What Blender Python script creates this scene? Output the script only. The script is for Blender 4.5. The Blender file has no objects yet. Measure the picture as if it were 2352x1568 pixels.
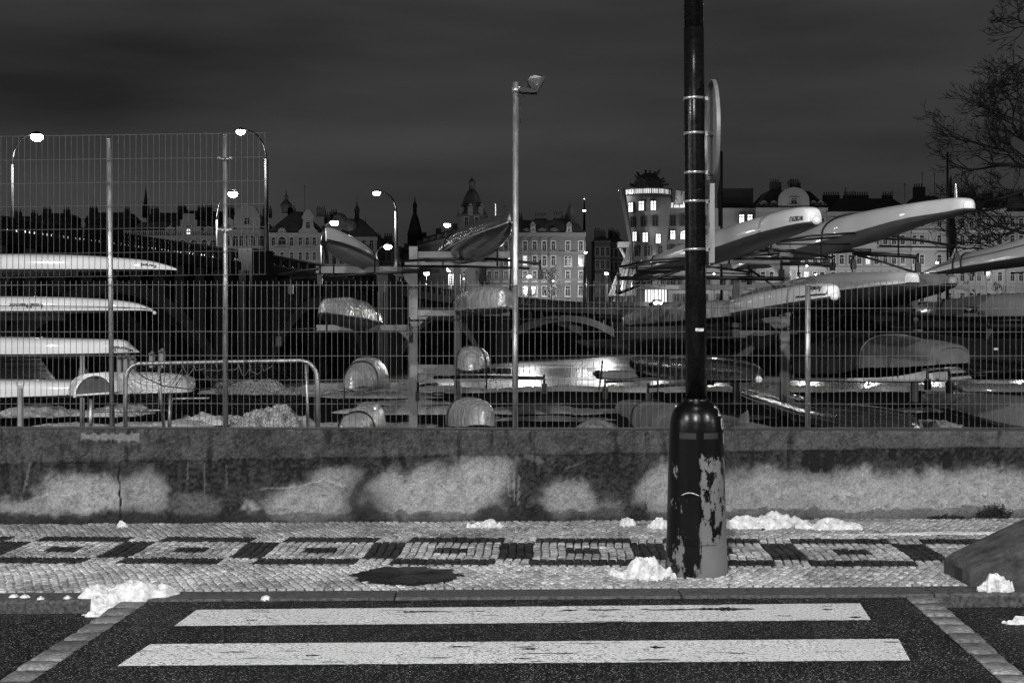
import bpy, bmesh, math, random
from mathutils import Vector, Matrix, noise
R = math.radians
S = bpy.context.scene
COL = S.collection
rnd = random.Random(7)
F = 3266.0; CX = 1176.0; HY = 729.0; EYE = 1.7          # calibration of the photograph (2352 x 1568 reading grid)

# ------------------------------------------------------------------ camera
cam = bpy.data.cameras.new('camera'); camo = bpy.data.objects.new('camera', cam); COL.objects.link(camo)
camo.location = (0, 0, EYE); camo.rotation_euler = (R(90), 0, 0)
cam.sensor_width = 36; cam.lens = 50.0; cam.shift_y = -55/2352.0
cam.clip_end = 3000; cam.clip_start = 0.1
S.camera = camo

# ------------------------------------------------------------------ world (dusk sky, grey)
W = bpy.data.worlds.new('World'); S.world = W; W.use_nodes = True
nt = W.node_tree; nt.nodes.clear()
def N(t, k, **kw):
    n = t.nodes.new(k)
    for a, b in kw.items(): setattr(n, a, b)
    return n
out = N(nt, 'ShaderNodeOutputWorld'); bg = N(nt, 'ShaderNodeBackground'); sky = N(nt, 'ShaderNodeTexSky')
sky.sky_type = 'NISHITA'; sky.sun_disc = False; sky.sun_elevation = R(1.5); sky.sun_rotation = R(200); sky.air_density = 1.0
bw = N(nt, 'ShaderNodeRGBToBW'); nt.links.new(sky.outputs[0], bw.inputs[0])
tc = N(nt, 'ShaderNodeTexCoord'); mp = N(nt, 'ShaderNodeMapping'); mp.inputs['Scale'].default_value = (1.6, 1.6, 9.0)
mp.inputs['Rotation'].default_value = (0, R(-4), 0)
nt.links.new(tc.outputs['Generated'], mp.inputs['Vector'])
nz = N(nt, 'ShaderNodeTexNoise'); nz.inputs['Scale'].default_value = 1.3; nz.inputs['Detail'].default_value = 5; nz.inputs['Roughness'].default_value = .45
nt.links.new(mp.outputs[0], nz.inputs['Vector'])
rp = N(nt, 'ShaderNodeMapRange'); rp.inputs['From Min'].default_value = .36; rp.inputs['From Max'].default_value = .66
rp.inputs['To Min'].default_value = .55; rp.inputs['To Max'].default_value = 1.65
nt.links.new(nz.outputs['Fac'], rp.inputs['Value'])
clampn = N(nt, 'ShaderNodeMath', operation='MINIMUM'); clampn.inputs[1].default_value = 1.0     # city glow evens the sky out
nt.links.new(bw.outputs[0], clampn.inputs[0])
ml = N(nt, 'ShaderNodeMath', operation='MULTIPLY'); nt.links.new(clampn.outputs[0], ml.inputs[0]); nt.links.new(rp.outputs[0], ml.inputs[1])
nt.links.new(ml.outputs[0], bg.inputs['Color']); bg.inputs['Strength'].default_value = SKYS = 0.031
nt.links.new(bg.outputs[0], out.inputs['Surface'])
S.view_settings.view_transform = 'Standard'; S.view_settings.look = 'None'
S.view_settings.exposure = 0.0; S.view_settings.gamma = 1.0; S.view_settings.use_curve_mapping = False
sun = bpy.data.lights.new('sun', 'SUN'); sun.energy = 0.08; sun.angle = R(10); suno = bpy.data.objects.new('sun', sun); COL.objects.link(suno)
suno.rotation_euler = (R(50), 0, R(-20))
S.cycles.max_bounces = 6; S.cycles.sample_clamp_indirect = 3.0; S.cycles.caustics_reflective = False; S.cycles.caustics_refractive = False

# ------------------------------------------------------------------ helpers
def P(x, y, Y): return Vector(((x-CX)/F*Y, Y, EYE-(y-HY)/F*Y))
SL = .0065
def G(x, y):                                   # ground point seen at reading-grid x,y (pavement slopes gently up to the right)
    a = (x-CX)/F; b = (y-HY)/F
    Y = EYE/(b+SL*a); return Vector((a*Y, Y, SL*a*Y))
def gz(X): return SL*X

MATS = {}
def mat(name, v=.5, rough=.6, metal=0., nscale=0, namp=0., bump=0., bscale=None, stretch=(1, 1, 1), coat=0., spec=.5, detail=5, emit=0., dist=.02):
    if name in MATS: return MATS[name]
    m = bpy.data.materials.new(name); m.use_nodes = True; t = m.node_tree; b = t.nodes['Principled BSDF']
    b.inputs['Base Color'].default_value = (v, v, v, 1); b.inputs['Roughness'].default_value = rough; b.inputs['Metallic'].default_value = metal
    b.inputs['Coat Weight'].default_value = coat; b.inputs['Specular IOR Level'].default_value = spec; b.inputs['Coat Roughness'].default_value = .07
    if nscale:
        tc = N(t, 'ShaderNodeTexCoord'); mp = N(t, 'ShaderNodeMapping'); mp.inputs['Scale'].default_value = stretch
        t.links.new(tc.outputs['Object'], mp.inputs['Vector'])
        n = N(t, 'ShaderNodeTexNoise'); n.inputs['Scale'].default_value = nscale; n.inputs['Detail'].default_value = detail; n.inputs['Roughness'].default_value = .62
        t.links.new(mp.outputs[0], n.inputs['Vector'])
        r = N(t, 'ShaderNodeMapRange'); r.inputs['From Min'].default_value = .3; r.inputs['From Max'].default_value = .7
        r.inputs['To Min'].default_value = v*(1-namp); r.inputs['To Max'].default_value = min(.95, v*(1+namp))
        t.links.new(n.outputs['Fac'], r.inputs['Value'])
        t.links.new(r.outputs[0], b.inputs['Base Color'])
        r2 = N(t, 'ShaderNodeMapRange'); r2.inputs['To Min'].default_value = max(0.03, rough-.12); r2.inputs['To Max'].default_value = min(1, rough+.12)
        t.links.new(n.outputs['Fac'], r2.inputs['Value']); t.links.new(r2.outputs[0], b.inputs['Roughness'])
        if bump:
            n2 = n
            if bscale:
                n2 = N(t, 'ShaderNodeTexNoise'); n2.inputs['Scale'].default_value = bscale; n2.inputs['Detail'].default_value = detail
                t.links.new(mp.outputs[0], n2.inputs['Vector'])
            bp = N(t, 'ShaderNodeBump'); bp.inputs['Strength'].default_value = bump; bp.inputs['Distance'].default_value = dist
            t.links.new(n2.outputs['Fac'], bp.inputs['Height']); t.links.new(bp.outputs[0], b.inputs['Normal'])
    if emit:
        b.inputs['Emission Color'].default_value = (1, 1, 1, 1); b.inputs['Emission Strength'].default_value = emit
    MATS[name] = m; return m

class MB:
    def __init__(s): s.v = []; s.f = []; s.m = []; s.sm = []
    def add(s, vs, fs, mi=0, sm=False):
        o = len(s.v); s.v += [tuple(v) for v in vs]
        for f in fs: s.f.append(tuple(i+o for i in f)); s.m.append(mi); s.sm.append(sm)
    def box(s, a, b, mi=0, T=None):
        x0, y0, z0 = a; x1, y1, z1 = b
        vs = [Vector(p) for p in ((x0,y0,z0),(x1,y0,z0),(x1,y1,z0),(x0,y1,z0),(x0,y0,z1),(x1,y0,z1),(x1,y1,z1),(x0,y1,z1))]
        if T is not None: vs = [T @ v for v in vs]
        s.add(vs, [(0,3,2,1),(4,5,6,7),(0,1,5,4),(1,2,6,5),(2,3,7,6),(3,0,4,7)], mi)
    def tube(s, pts, r, n=6, mi=0, sm=True, caps=True):
        pts = [Vector(p) for p in pts]; L = len(pts); rs = r if isinstance(r, (list, tuple)) else [r]*L
        vs = []; up = None
        for i, p in enumerate(pts):
            d = (pts[min(i+1, L-1)]-pts[max(i-1, 0)])
            if d.length < 1e-9: d = Vector((0, 0, 1))
            d.normalize()
            if up is None: up = Vector((0, 0, 1)) if abs(d.z) < .9 else Vector((0, 1, 0))
            a = d.cross(up)
            if a.length < 1e-4: a = d.cross(Vector((1, 0, 0)))
            a.normalize(); b = a.cross(d); up = b
            for k in range(n):
                an = 2*math.pi*(k+.5)/n; vs.append(p+(a*math.cos(an)+b*math.sin(an))*rs[i])
        fs = []
        for i in range(L-1):
            for k in range(n):
                k2 = (k+1) % n; fs.append((i*n+k, i*n+k2, (i+1)*n+k2, (i+1)*n+k))
        if caps: fs.append(tuple(range(n))[::-1]); fs.append(tuple((L-1)*n+k for k in range(n)))
        s.add(vs, fs, mi, sm and n > 4)
    def lathe(s, prof, c=(0, 0, 0), n=24, mi=0, sm=True):
        c = Vector(c); vs = []; fs = []
        for r, z in prof:
            for k in range(n):
                a = 2*math.pi*k/n; vs.append(c+Vector((r*math.cos(a), r*math.sin(a), z)))
        for i in range(len(prof)-1):
            for k in range(n):
                k2 = (k+1) % n; fs.append((i*n+k, i*n+k2, (i+1)*n+k2, (i+1)*n+k))
        fs.append(tuple(range(n))[::-1]); fs.append(tuple((len(prof)-1)*n+k for k in range(n)))
        s.add(vs, fs, mi, sm)
    def ball(s, c, r, n=12, mi=0, sz=1.):
        prof = [(max(.001, r*math.sin(math.pi*i/(n//2+2))), -r*sz*math.cos(math.pi*i/(n//2+2))) for i in range(n//2+3)]
        s.lathe(prof, c, n, mi)
    def prism(s, poly, y0, y1, mi=0, T=None):   # poly of (x,z) extruded along y
        n = len(poly); vs = [Vector((x, y0, z)) for x, z in poly]+[Vector((x, y1, z)) for x, z in poly]
        if T is not None: vs = [T @ v for v in vs]
        s.add(vs, [tuple(range(n)), tuple(range(2*n-1, n-1, -1))]+[(i, i+n, (i+1) % n+n, (i+1) % n) for i in range(n)], mi)
    def build(s, name, mats, parent=None, loc=None):
        me = bpy.data.meshes.new(name); me.from_pydata(s.v, [], s.f)
        for m in (mats if isinstance(mats, (list, tuple)) else [mats]): me.materials.append(m)
        me.polygons.foreach_set('material_index', s.m); me.polygons.foreach_set('use_smooth', s.sm)
        bm = bmesh.new(); bm.from_mesh(me); bmesh.ops.recalc_face_normals(bm, faces=bm.faces); bm.to_mesh(me); bm.free()
        me.update(); o = bpy.data.objects.new(name, me); COL.objects.link(o)
        if loc is not None:
            l = Vector(loc); me.transform(Matrix.Translation(-l)); o.location = l
        if parent is not None:
            o.parent = parent
            if loc is None: me.transform(parent_inv(parent))
        return o
def parent_inv(p):
    M = Matrix.Identity(4)
    chain = []
    while p is not None: chain.append(p); p = p.parent
    for q in reversed(chain): M = M @ q.matrix_basis
    return M.inverted()
def tag(o, label=None, cat=None, group=None, kind=None):
    if label: o['label'] = label
    if cat: o['category'] = cat
    if group: o['group'] = group
    if kind: o['kind'] = kind
    return o
def thing(name, label, cat, loc=(0, 0, 0), rz=0, group=None):
    o = bpy.data.objects.new(name, None); COL.objects.link(o); o.location = loc; o.rotation_euler = (0, 0, rz); o.empty_display_size = .2
    bpy.context.view_layer.update()
    return tag(o, label, cat, group)
def copy_tree(o, parent=None):
    c = o.copy(); COL.objects.link(c); c.parent = parent
    for ch in o.children: copy_tree(ch, c)
    return c
def basis(loc, rz): return Matrix.Translation(loc) @ Matrix.Rotation(rz, 4, 'Z')

# ------------------------------------------------------------------ materials
def link(t, a, b): t.links.new(a, b)
def asphalt_mat():
    m = bpy.data.materials.new('wet asphalt'); m.use_nodes = True; t = m.node_tree; b = t.nodes['Principled BSDF']
    tc = N(t, 'ShaderNodeTexCoord')
    n1 = N(t, 'ShaderNodeTexNoise'); n1.inputs['Scale'].default_value = 1.3; n1.inputs['Detail'].default_value = 4
    vo = N(t, 'ShaderNodeTexVoronoi'); vo.inputs['Scale'].default_value = 190
    n2 = N(t, 'ShaderNodeTexNoise'); n2.inputs['Scale'].default_value = 70; n2.inputs['Detail'].default_value = 3; n2.inputs['Roughness'].default_value = .7
    for n in (n1, vo, n2): link(t, tc.outputs['Object'], n.inputs['Vector'])
    sp = N(t, 'ShaderNodeSeparateColor'); link(t, vo.outputs['Color'], sp.inputs[0])
    r1 = N(t, 'ShaderNodeMapRange'); r1.inputs['From Min'].default_value = .90; r1.inputs['From Max'].default_value = 1.0; r1.inputs['To Min'].default_value = 0; r1.inputs['To Max'].default_value = .45
    link(t, sp.outputs[0], r1.inputs['Value'])
    r2 = N(t, 'ShaderNodeMapRange'); r2.inputs['From Min'].default_value = .3; r2.inputs['From Max'].default_value = .75; r2.inputs['To Min'].default_value = .001; r2.inputs['To Max'].default_value = .014
    link(t, n2.outputs['Fac'], r2.inputs['Value'])
    r3 = N(t, 'ShaderNodeMapRange'); r3.inputs['From Min'].default_value = .3; r3.inputs['From Max'].default_value = .7; r3.inputs['To Min'].default_value = .7; r3.inputs['To Max'].default_value = 1.3
    link(t, n1.outputs['Fac'], r3.inputs['Value'])
    a = N(t, 'ShaderNodeMath', operation='ADD'); link(t, r1.outputs[0], a.inputs[0]); link(t, r2.outputs[0], a.inputs[1])
    mu = N(t, 'ShaderNodeMath', operation='MULTIPLY'); link(t, a.outputs[0], mu.inputs[0]); link(t, r3.outputs[0], mu.inputs[1])
    link(t, mu.outputs[0], b.inputs['Base Color'])
    b.inputs['Roughness'].default_value = .6; b.inputs['Specular IOR Level'].default_value = .12
    bp = N(t, 'ShaderNodeBump'); bp.inputs['Strength'].default_value = .9; bp.inputs['Distance'].default_value = .008
    link(t, vo.outputs['Distance'], bp.inputs['Height']); link(t, bp.outputs[0], b.inputs['Normal'])
    return m
def paint_mat():
    m = bpy.data.materials.new('worn white road paint'); m.use_nodes = True; t = m.node_tree; b = t.nodes['Principled BSDF']
    tc = N(t, 'ShaderNodeTexCoord')
    n0 = N(t, 'ShaderNodeTexNoise'); n0.inputs['Scale'].default_value = 22; n0.inputs['Detail'].default_value = 3
    link(t, tc.outputs['Object'], n0.inputs['Vector'])
    mx = N(t, 'ShaderNodeMixRGB'); mx.inputs[0].default_value = .05; link(t, tc.outputs['Object'], mx.inputs[1]); link(t, n0.outputs['Color'], mx.inputs[2])
    vo = N(t, 'ShaderNodeTexVoronoi', feature='DISTANCE_TO_EDGE'); vo.inputs['Scale'].default_value = 26; link(t, mx.outputs[0], vo.inputs['Vector'])
    n1 = N(t, 'ShaderNodeTexNoise'); n1.inputs['Scale'].default_value = 3.0; n1.inputs['Detail'].default_value = 5; link(t, tc.outputs['Object'], n1.inputs['Vector'])
    n2 = N(t, 'ShaderNodeTexNoise'); n2.inputs['Scale'].default_value = 60; n2.inputs['Detail'].default_value = 4; n2.inputs['Roughness'].default_value = .75; link(t, tc.outputs['Object'], n2.inputs['Vector'])
    mp = N(t, 'ShaderNodeMapping'); mp.inputs['Scale'].default_value = (.55, 3.2, 1); link(t, tc.outputs['Object'], mp.inputs['Vector'])
    n3 = N(t, 'ShaderNodeTexNoise'); n3.inputs['Scale'].default_value = 4.2; n3.inputs['Detail'].default_value = 6; link(t, mp.outputs[0], n3.inputs['Vector'])
    # cracks appear only where n1 is high
    cr = N(t, 'ShaderNodeMapRange'); cr.inputs['From Min'].default_value = .0; cr.inputs['From Max'].default_value = .06; cr.inputs['To Min'].default_value = 1; cr.inputs['To Max'].default_value = 0
    link(t, vo.outputs['Distance'], cr.inputs['Value'])
    g = N(t, 'ShaderNodeMapRange'); g.inputs['From Min'].default_value = .42; g.inputs['From Max'].default_value = .58; link(t, n1.outputs['Fac'], g.inputs['Value'])
    c1 = N(t, 'ShaderNodeMath', operation='MULTIPLY'); link(t, cr.outputs[0], c1.inputs[0]); link(t, g.outputs[0], c1.inputs[1])
    s1 = N(t, 'ShaderNodeMapRange'); s1.inputs['From Min'].default_value = .545; s1.inputs['From Max'].default_value = .60; link(t, n2.outputs['Fac'], s1.inputs['Value'])
    s3 = N(t, 'ShaderNodeMapRange'); s3.inputs['From Min'].default_value = .635; s3.inputs['From Max'].default_value = .65; link(t, n3.outputs['Fac'], s3.inputs['Value'])
    a = N(t, 'ShaderNodeMath', operation='MAXIMUM'); link(t, c1.outputs[0], a.inputs[0]); link(t, s1.outputs[0], a.inputs[1])
    a2 = N(t, 'ShaderNodeMath', operation='MAXIMUM'); link(t, a.outputs[0], a2.inputs[0]); link(t, s3.outputs[0], a2.inputs[1])
    base = N(t, 'ShaderNodeMapRange'); base.inputs['From Min'].default_value = .3; base.inputs['From Max'].default_value = .7; base.inputs['To Min'].default_value = .50; base.inputs['To Max'].default_value = .68; link(t, n1.outputs['Fac'], base.inputs['Value'])
    mm = N(t, 'ShaderNodeMix'); link(t, a2.outputs[0], mm.inputs[0]); link(t, base.outputs[0], mm.inputs[2]); mm.inputs[3].default_value = .06
    link(t, mm.outputs[0], b.inputs['Base Color']); b.inputs['Roughness'].default_value = .6
    bp = N(t, 'ShaderNodeBump'); bp.inputs['Strength'].default_value = .5; bp.inputs['Distance'].default_value = .004; bp.invert = True
    link(t, a2.outputs[0], bp.inputs['Height']); link(t, bp.outputs[0], b.inputs['Normal'])
    return m
def stone_mat(name, v, amp, rough=.6):        # per-stone value carried in a colour attribute, plus grain
    m = bpy.data.materials.new(name); m.use_nodes = True; t = m.node_tree; b = t.nodes['Principled BSDF']
    at = N(t, 'ShaderNodeAttribute'); at.attribute_name = 'tone'
    tc = N(t, 'ShaderNodeTexCoord')
    n = N(t, 'ShaderNodeTexNoise'); n.inputs['Scale'].default_value = 45; n.inputs['Detail'].default_value = 4; n.inputs['Roughness'].default_value = .7; link(t, tc.outputs['Object'], n.inputs['Vector'])
    n2 = N(t, 'ShaderNodeTexNoise'); n2.inputs['Scale'].default_value = 1.6; n2.inputs['Detail'].default_value = 6; n2.inputs['Roughness'].default_value = .65; link(t, tc.outputs['Object'], n2.inputs['Vector'])
    r = N(t, 'ShaderNodeMapRange'); r.inputs['From Min'].default_value = .32; r.inputs['From Max'].default_value = .68; r.inputs['To Min'].default_value = v*(1-amp); r.inputs['To Max'].default_value = v*(1+amp); link(t, n.outputs['Fac'], r.inputs['Value'])
    r2 = N(t, 'ShaderNodeMapRange'); r2.inputs['From Min'].default_value = .33; r2.inputs['From Max'].default_value = .58; r2.inputs['To Min'].default_value = .45; r2.inputs['To Max'].default_value = 1.1; link(t, n2.outputs['Fac'], r2.inputs['Value'])
    a = N(t, 'ShaderNodeMath', operation='MULTIPLY'); link(t, r.outputs[0], a.inputs[0]); link(t, at.outputs['Fac'], a.inputs[1])
    a2 = N(t, 'ShaderNodeMath', operation='MULTIPLY'); link(t, a.outputs[0], a2.inputs[0]); link(t, r2.outputs[0], a2.inputs[1])
    link(t, a2.outputs[0], b.inputs['Base Color']); b.inputs['Roughness'].default_value = rough; b.inputs['Specular IOR Level'].default_value = .2
    bp = N(t, 'ShaderNodeBump'); bp.inputs['Strength'].default_value = .6; bp.inputs['Distance'].default_value = .006
    link(t, n.outputs['Fac'], bp.inputs['Height']); link(t, bp.outputs[0], b.inputs['Normal'])
    return m
M_asph = asphalt_mat(); M_paint = paint_mat()
M_white_st = stone_mat('white mosaic stone', .36, .55); M_dark_st = stone_mat('dark mosaic stone', .022, .6, .6)
M_sett = stone_mat('granite sett', .15, .7)
M_grout = mat('grout', .012, .9, nscale=40, namp=.4)
M_kerb = mat('granite kerb', .06, .7, nscale=40, namp=.8, spec=.2, bump=.8, dist=.004)
M_snow = mat('snow', .60, .6, nscale=24, namp=.38, bump=.8, bscale=26, dist=.03)
M_galv = mat('galvanised steel', .36, .42, .75, nscale=14, namp=.5, stretch=(3, 3, .5))
M_wire = mat('fence wire', .11, .55, .5, nscale=8, namp=.35)
M_beam = mat('rack steel', .27, .7, .0, nscale=5, namp=.25, bump=.1)
M_black = mat('black tube', .008, .4, .0, nscale=9, namp=.4)
M_strap = mat('strap', .012, .7)
M_white = mat('white gelcoat', .82, .40, nscale=1.2, namp=.10, coat=.8, spec=.3)
M_grey = mat('grey gelcoat', .26, .5, nscale=2.2, namp=.18, coat=.6, bump=.1, bscale=30, dist=.003)
M_deck = mat('deck underside', .13, .5, nscale=6, namp=.3, bump=.1)
M_silver = mat('silver foil cover', .66, .24, .4, nscale=3.0, namp=.28, bump=1., bscale=7, stretch=(1.6, 1, 1.6), dist=.05, detail=7)
M_darkcov = mat('dark glossy cover', .03, .22, .0, nscale=4, namp=.6, bump=.5, bscale=7, dist=.03, coat=.6)
M_canvas = mat('canvas cover', .15, .8, spec=.15, nscale=3, namp=.35, bump=.5, bscale=5, dist=.04)
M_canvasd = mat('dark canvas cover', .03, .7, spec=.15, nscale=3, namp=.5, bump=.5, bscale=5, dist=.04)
M_ink = mat('black lettering', .015, .5)
M_lamp = mat('lamp glass', .8, .3, emit=40)
# ================================================================== FOREGROUND
def sheet(name, quads, m, kind='structure', z=0.):
    b = MB()
    for q in quads: b.add([Vector(p)+Vector((0, 0, z)) for p in q], [(0, 1, 2, 3)])
    return tag(b.build(name, m), kind=kind)
def gq(x0, y0, x1, y1, z=0., n=1):
    return [(x0, y0, gz(x0)+z), (x1, y0, gz(x1)+z), (x1, y1, gz(x1)+z), (x0, y1, gz(x0)+z)]
KB, KF = 8.91, 8.655                              # kerb back and front
YW = 11.93                                        # wall face
# sett strip lines in plan
La, Lb = G(267, 1384), G(0, 1554); Li, Lj = G(332, 1382), G(57, 1568)
Ra, Rb = G(2147, 1366.6), G(2352, 1542); Ri, Rj = G(2078.6, 1364.7), G(2308, 1565)
def ext(a, b, Y):
    t = (Y-a.y)/(b.y-a.y); return a.x+(b.x-a.x)*t
YN = 5.6
# road: plateau of the crossing, lower lanes either side, far road behind the camera
pl = MB()
xa, xb = ext(Li, Lj, KF), ext(Li, Lj, YN); xc, xd = ext(Ri, Rj, YN), ext(Ri, Rj, KF)
pl.add([(xa-.12, KF, gz(xa)-.015), (xb-.12, YN, gz(xb)-.015), (xc+.12, YN, gz(xc)-.015), (xd+.12, KF, gz(xd)-.015)], [(0, 1, 2, 3)])
tag(pl.build('crossing_plateau', M_asph), kind='structure')
tag((lambda b: (b.add([(-120, -60, -.86), (120, -60, .70), (120, KF, .70), (-120, KF, -.86)], [(0, 1, 2, 3)]), b)[1])(MB()).build('road', M_asph), kind='structure')
# road lies 8 cm under the kerb (same side slope as the pavement)
# kerb stones, one course with uneven joints
kb = MB(); x = -9.0; r2 = random.Random(3)
while x < 9.5:
    L = r2.uniform(1.35, 1.75) if abs(x) < 6 else 2.5
    h = r2.uniform(-.003, .003)
    z0, z1 = gz(x+.004)+h, gz(x+L-.006)+h
    y0 = KF+r2.uniform(-.006, .006); c = .018
    v = []
    for (xx, zz) in ((x+.004, z0), (x+L-.006, z1)):
        v += [(xx, y0, zz-.14), (xx, y0, zz-c), (xx, y0+c, zz), (xx, KB-.004, zz), (xx, KB-.004, zz-.14)]
    kb.add(v, [(i, i+1, i+6, i+5) for i in range(4)]+[(4, 3, 2, 1, 0), (5, 6, 7, 8, 9)]); x += L
tag(kb.build('kerb', M_kerb), kind='structure')
# sett strips bounding the crossing
def setts(a, b, i, j, side):
    s = MB(); tone = []; Y = KF-.02; k = 0; r = random.Random(11+side)
    while Y > YN:
        L = r.uniform(.17, .24); Y2 = Y-L
        xo0, xo1 = ext(a, b, Y), ext(a, b, Y2+.012); xi0, xi1 = ext(i, j, Y), ext(i, j, Y2+.012)
        n = 1
        h = r.uniform(-.004, .006)
        pts = [(xo0, Y), (xi0, Y), (xi1, Y2+.012), (xo1, Y2+.012)]
        cx = sum(p[0] for p in pts)/4; cy = sum(p[1] for p in pts)/4
        top = []; bot = []
        m = 4
        ring = []
        for q in range(4):
            p, p2 = pts[q], pts[(q+1) % 4]
            for w in range(m):
                t = w/m; X, YY = p[0]+(p2[0]-p[0])*t, p[1]+(p2[1]-p[1])*t
                d = 1-(.05 if w == 0 else 0)+r.uniform(-.02, .01)
                ring.append((cx+(X-cx)*d, cy+(YY-cy)*d))
        nv = len(ring)
        o = len(s.v)
        vs = [(X, YY, gz(X)-.09) for X, YY in ring]+[(X, YY, gz(X)-.018+h) for X, YY in ring]+[(cx+(X-cx)*.93, cy+(YY-cy)*.93, gz(X)-.008+h+r.uniform(-.002, .002)) for X, YY in ring]
        fs = [(q, (q+1) % nv, (q+1) % nv+nv, q+nv) for q in range(nv)]+[(q+nv, (q+1) % nv+nv, (q+1) % nv+2*nv, q+2*nv) for q in range(nv)]+[tuple(range(2*nv, 3*nv))]
        s.add(vs, fs, 0, True); tone += [r.uniform(.6, 1.25)]*len(vs); Y = Y2
    o = s.build('sett_strip', M_sett)
    at = o.data.attributes.new('tone', 'FLOAT', 'POINT'); at.data.foreach_set('value', tone)
    tag(o, kind='structure'); return o
setts(La, Lb, Li, Lj, 0); setts(Ri, Rj, Ra, Rb, 1)
# zebra stripes with slightly ragged edges
def stripe(q, z):
    TL, TR, BR, BL = q; n = 160; s = MB(); vs = []; r = random.Random(int(BL.x*100))
    for i in range(n+1):
        t = i/n; a = TL.lerp(TR, t); b = BL.lerp(BR, t)
        a.y += r.uniform(-.004, .004); b.y += r.uniform(-.005, .005)
        vs += [(a.x, a.y, gz(a.x)+z), (b.x, b.y, gz(b.x)+z)]
    s.add(vs, [(2*i, 2*i+1, 2*i+3, 2*i+2) for i in range(n)])
    return tag(s.build('zebra_stripe', M_paint), kind='structure')
stripe([G(452, 1395), G(1975, 1380), G(2000, 1418), G(400, 1432)], -.011)
stripe([G(345, 1473), G(2063, 1461), G(2090, 1510), G(270, 1523)], -.011)
stripe([G(222, 1567), G(2140, 1564), G(2190, 1630), G(150, 1636)], -.011)
# asphalt showing through long breaks in the paint
r = random.Random(77)
for (xa, xb, yc, th_) in ((925, 1040, 1400, 1.3), (1068, 1120, 1399, .9), (1285, 1330, 1397, 1.1), (1345, 1432, 1396, 1.5), (1470, 1600, 1395.5, 1.3), (1590, 1735, 1394, 2.6), (1888, 1912, 1395, 2.), (1952, 1978, 1413, 2.4), (1040, 1062, 1480, 1.6), (1195, 1238, 1485, 1.8), (1492, 1525, 1481, 2.0), (1180, 1220, 1507, 1.2), (560, 590, 1420, 1.2), (700, 735, 1500, 1.5)):
    n_ = 26; up_ = []; dn_ = []
    for i in range(n_+1):
        t_ = i/n_; x_ = xa+(xb-xa)*t_; w_ = th_*(math.sin(math.pi*t_)**.5+.15)*(.4+1.2*abs(noise.noise(Vector((x_/14, yc, 3))))*1.6); c_ = yc+2.2*noise.noise(Vector((x_/25, yc, 9)))
        g0, g1 = G(x_, c_-w_), G(x_, c_+w_); up_.append((g0.x, g0.y, gz(g0.x)-.008)); dn_.append((g1.x, g1.y, gz(g1.x)-.008))
    b = MB(); b.add(up_+dn_, [(i, i+1, n_+2+i, n_+1+i) for i in range(n_)]); tag(b.build('paint_break', M_asph), kind='structure')
# pavement bed and mosaic of single stones
tag((lambda b: (b.add(gq(-60, KB, 60, YW+.1, -.022), [(0, 1, 2, 3)]), b)[1])(MB()).build('pavement_bed', M_grout), kind='structure')
AL = R(3.4); ca, sa = math.cos(AL), math.sin(AL); UN = .242; ST = UN/4
def uv2xy(u, v): return (u*ca+v*sa, 10.88-u*sa+v*ca)
def is_dark(u, v):
    row = int(math.floor((1-(v-.12+1.0)/1.0)*0)); top = .121
    k = (top-v)/UN
    if k < 0 or k >= 5: return False
    k = int(k); c = ((u-.1815+1e-6)/UN) % 4.0; c = int(c)      # columns 0..2 bar, 3 gap
    if k in (0, 4): return c < 3
    if c == 3: return True
    return k == 2 and c == 1
ms = MB(); tone = []; r = random.Random(5)
ang = lambda: 0
for i in range(int(-6.6/ST), int(6.9/ST)):
    for j in range(int(-2.7/ST), int(1.7/ST)):
        sh = .5*ST if (j % 2 and not (-1.10 < (j+.5)*ST < .14)) else 0      # broken bond outside the ornament
        u, v = (i+.5)*ST+sh, (j+.5)*ST
        if i == int(-6.6/ST) or True: u += .010*math.sin(j*12.9898)+r.uniform(-.002, .002)
        X, Y = uv2xy(u, v)
        if Y < KB+ST*.55 or Y > YW-.02 or not -6 < X < 6.2: continue
        dk = is_dark((i+.5)*ST, v)
        d = ST*.5-.0036; hz = r.uniform(-.003, .003); tz = r.uniform(-.05, .05); tz2 = r.uniform(-.05, .05)
        cr = []
        for (a, b) in ((-1, -1), (1, -1), (1, 1), (-1, 1)):
            cr.append((a*d*r.uniform(.84, 1.04), b*d*r.uniform(.84, 1.04)))
        vs = []
        for (a, b) in cr: x_, y_ = uv2xy(u+a, v+b); vs.append((x_, y_, gz(x_)-.024))
        for (a, b) in cr: x_, y_ = uv2xy(u+a, v+b); vs.append((x_, y_, gz(x_)-.006+hz))
        for (a, b) in cr: x_, y_ = uv2xy(u+a*.78, v+b*.78); vs.append((x_, y_, gz(x_)+.001+hz+a*tz+b*tz2))
        ms.add(vs, [(4, 5, 9, 8), (5, 6, 10, 9), (6, 7, 11, 10), (7, 4, 8, 11), (8, 9, 10, 11), (0, 1, 5, 4), (1, 2, 6, 5), (2, 3, 7, 6), (3, 0, 4, 7)], 1 if dk else 0)
        tv = r.uniform(.68, 1.22)*(.55 if r.random() < .04 else 1)
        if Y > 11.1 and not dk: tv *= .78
        tone += [tv]*12
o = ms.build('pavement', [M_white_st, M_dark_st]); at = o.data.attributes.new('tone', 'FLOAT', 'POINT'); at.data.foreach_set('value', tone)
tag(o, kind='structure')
# flat asphalt pavement further along the street (outside the photograph)
for q in (gq(-60, KB, -5.95, YW+.1, -.004), gq(6.15, KB, 60, YW+.1, -.004)):
    tag((lambda b: (b.add(q, [(0, 1, 2, 3)]), b)[1])(MB()).build('pavement_side', M_kerb), kind='structure')
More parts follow.
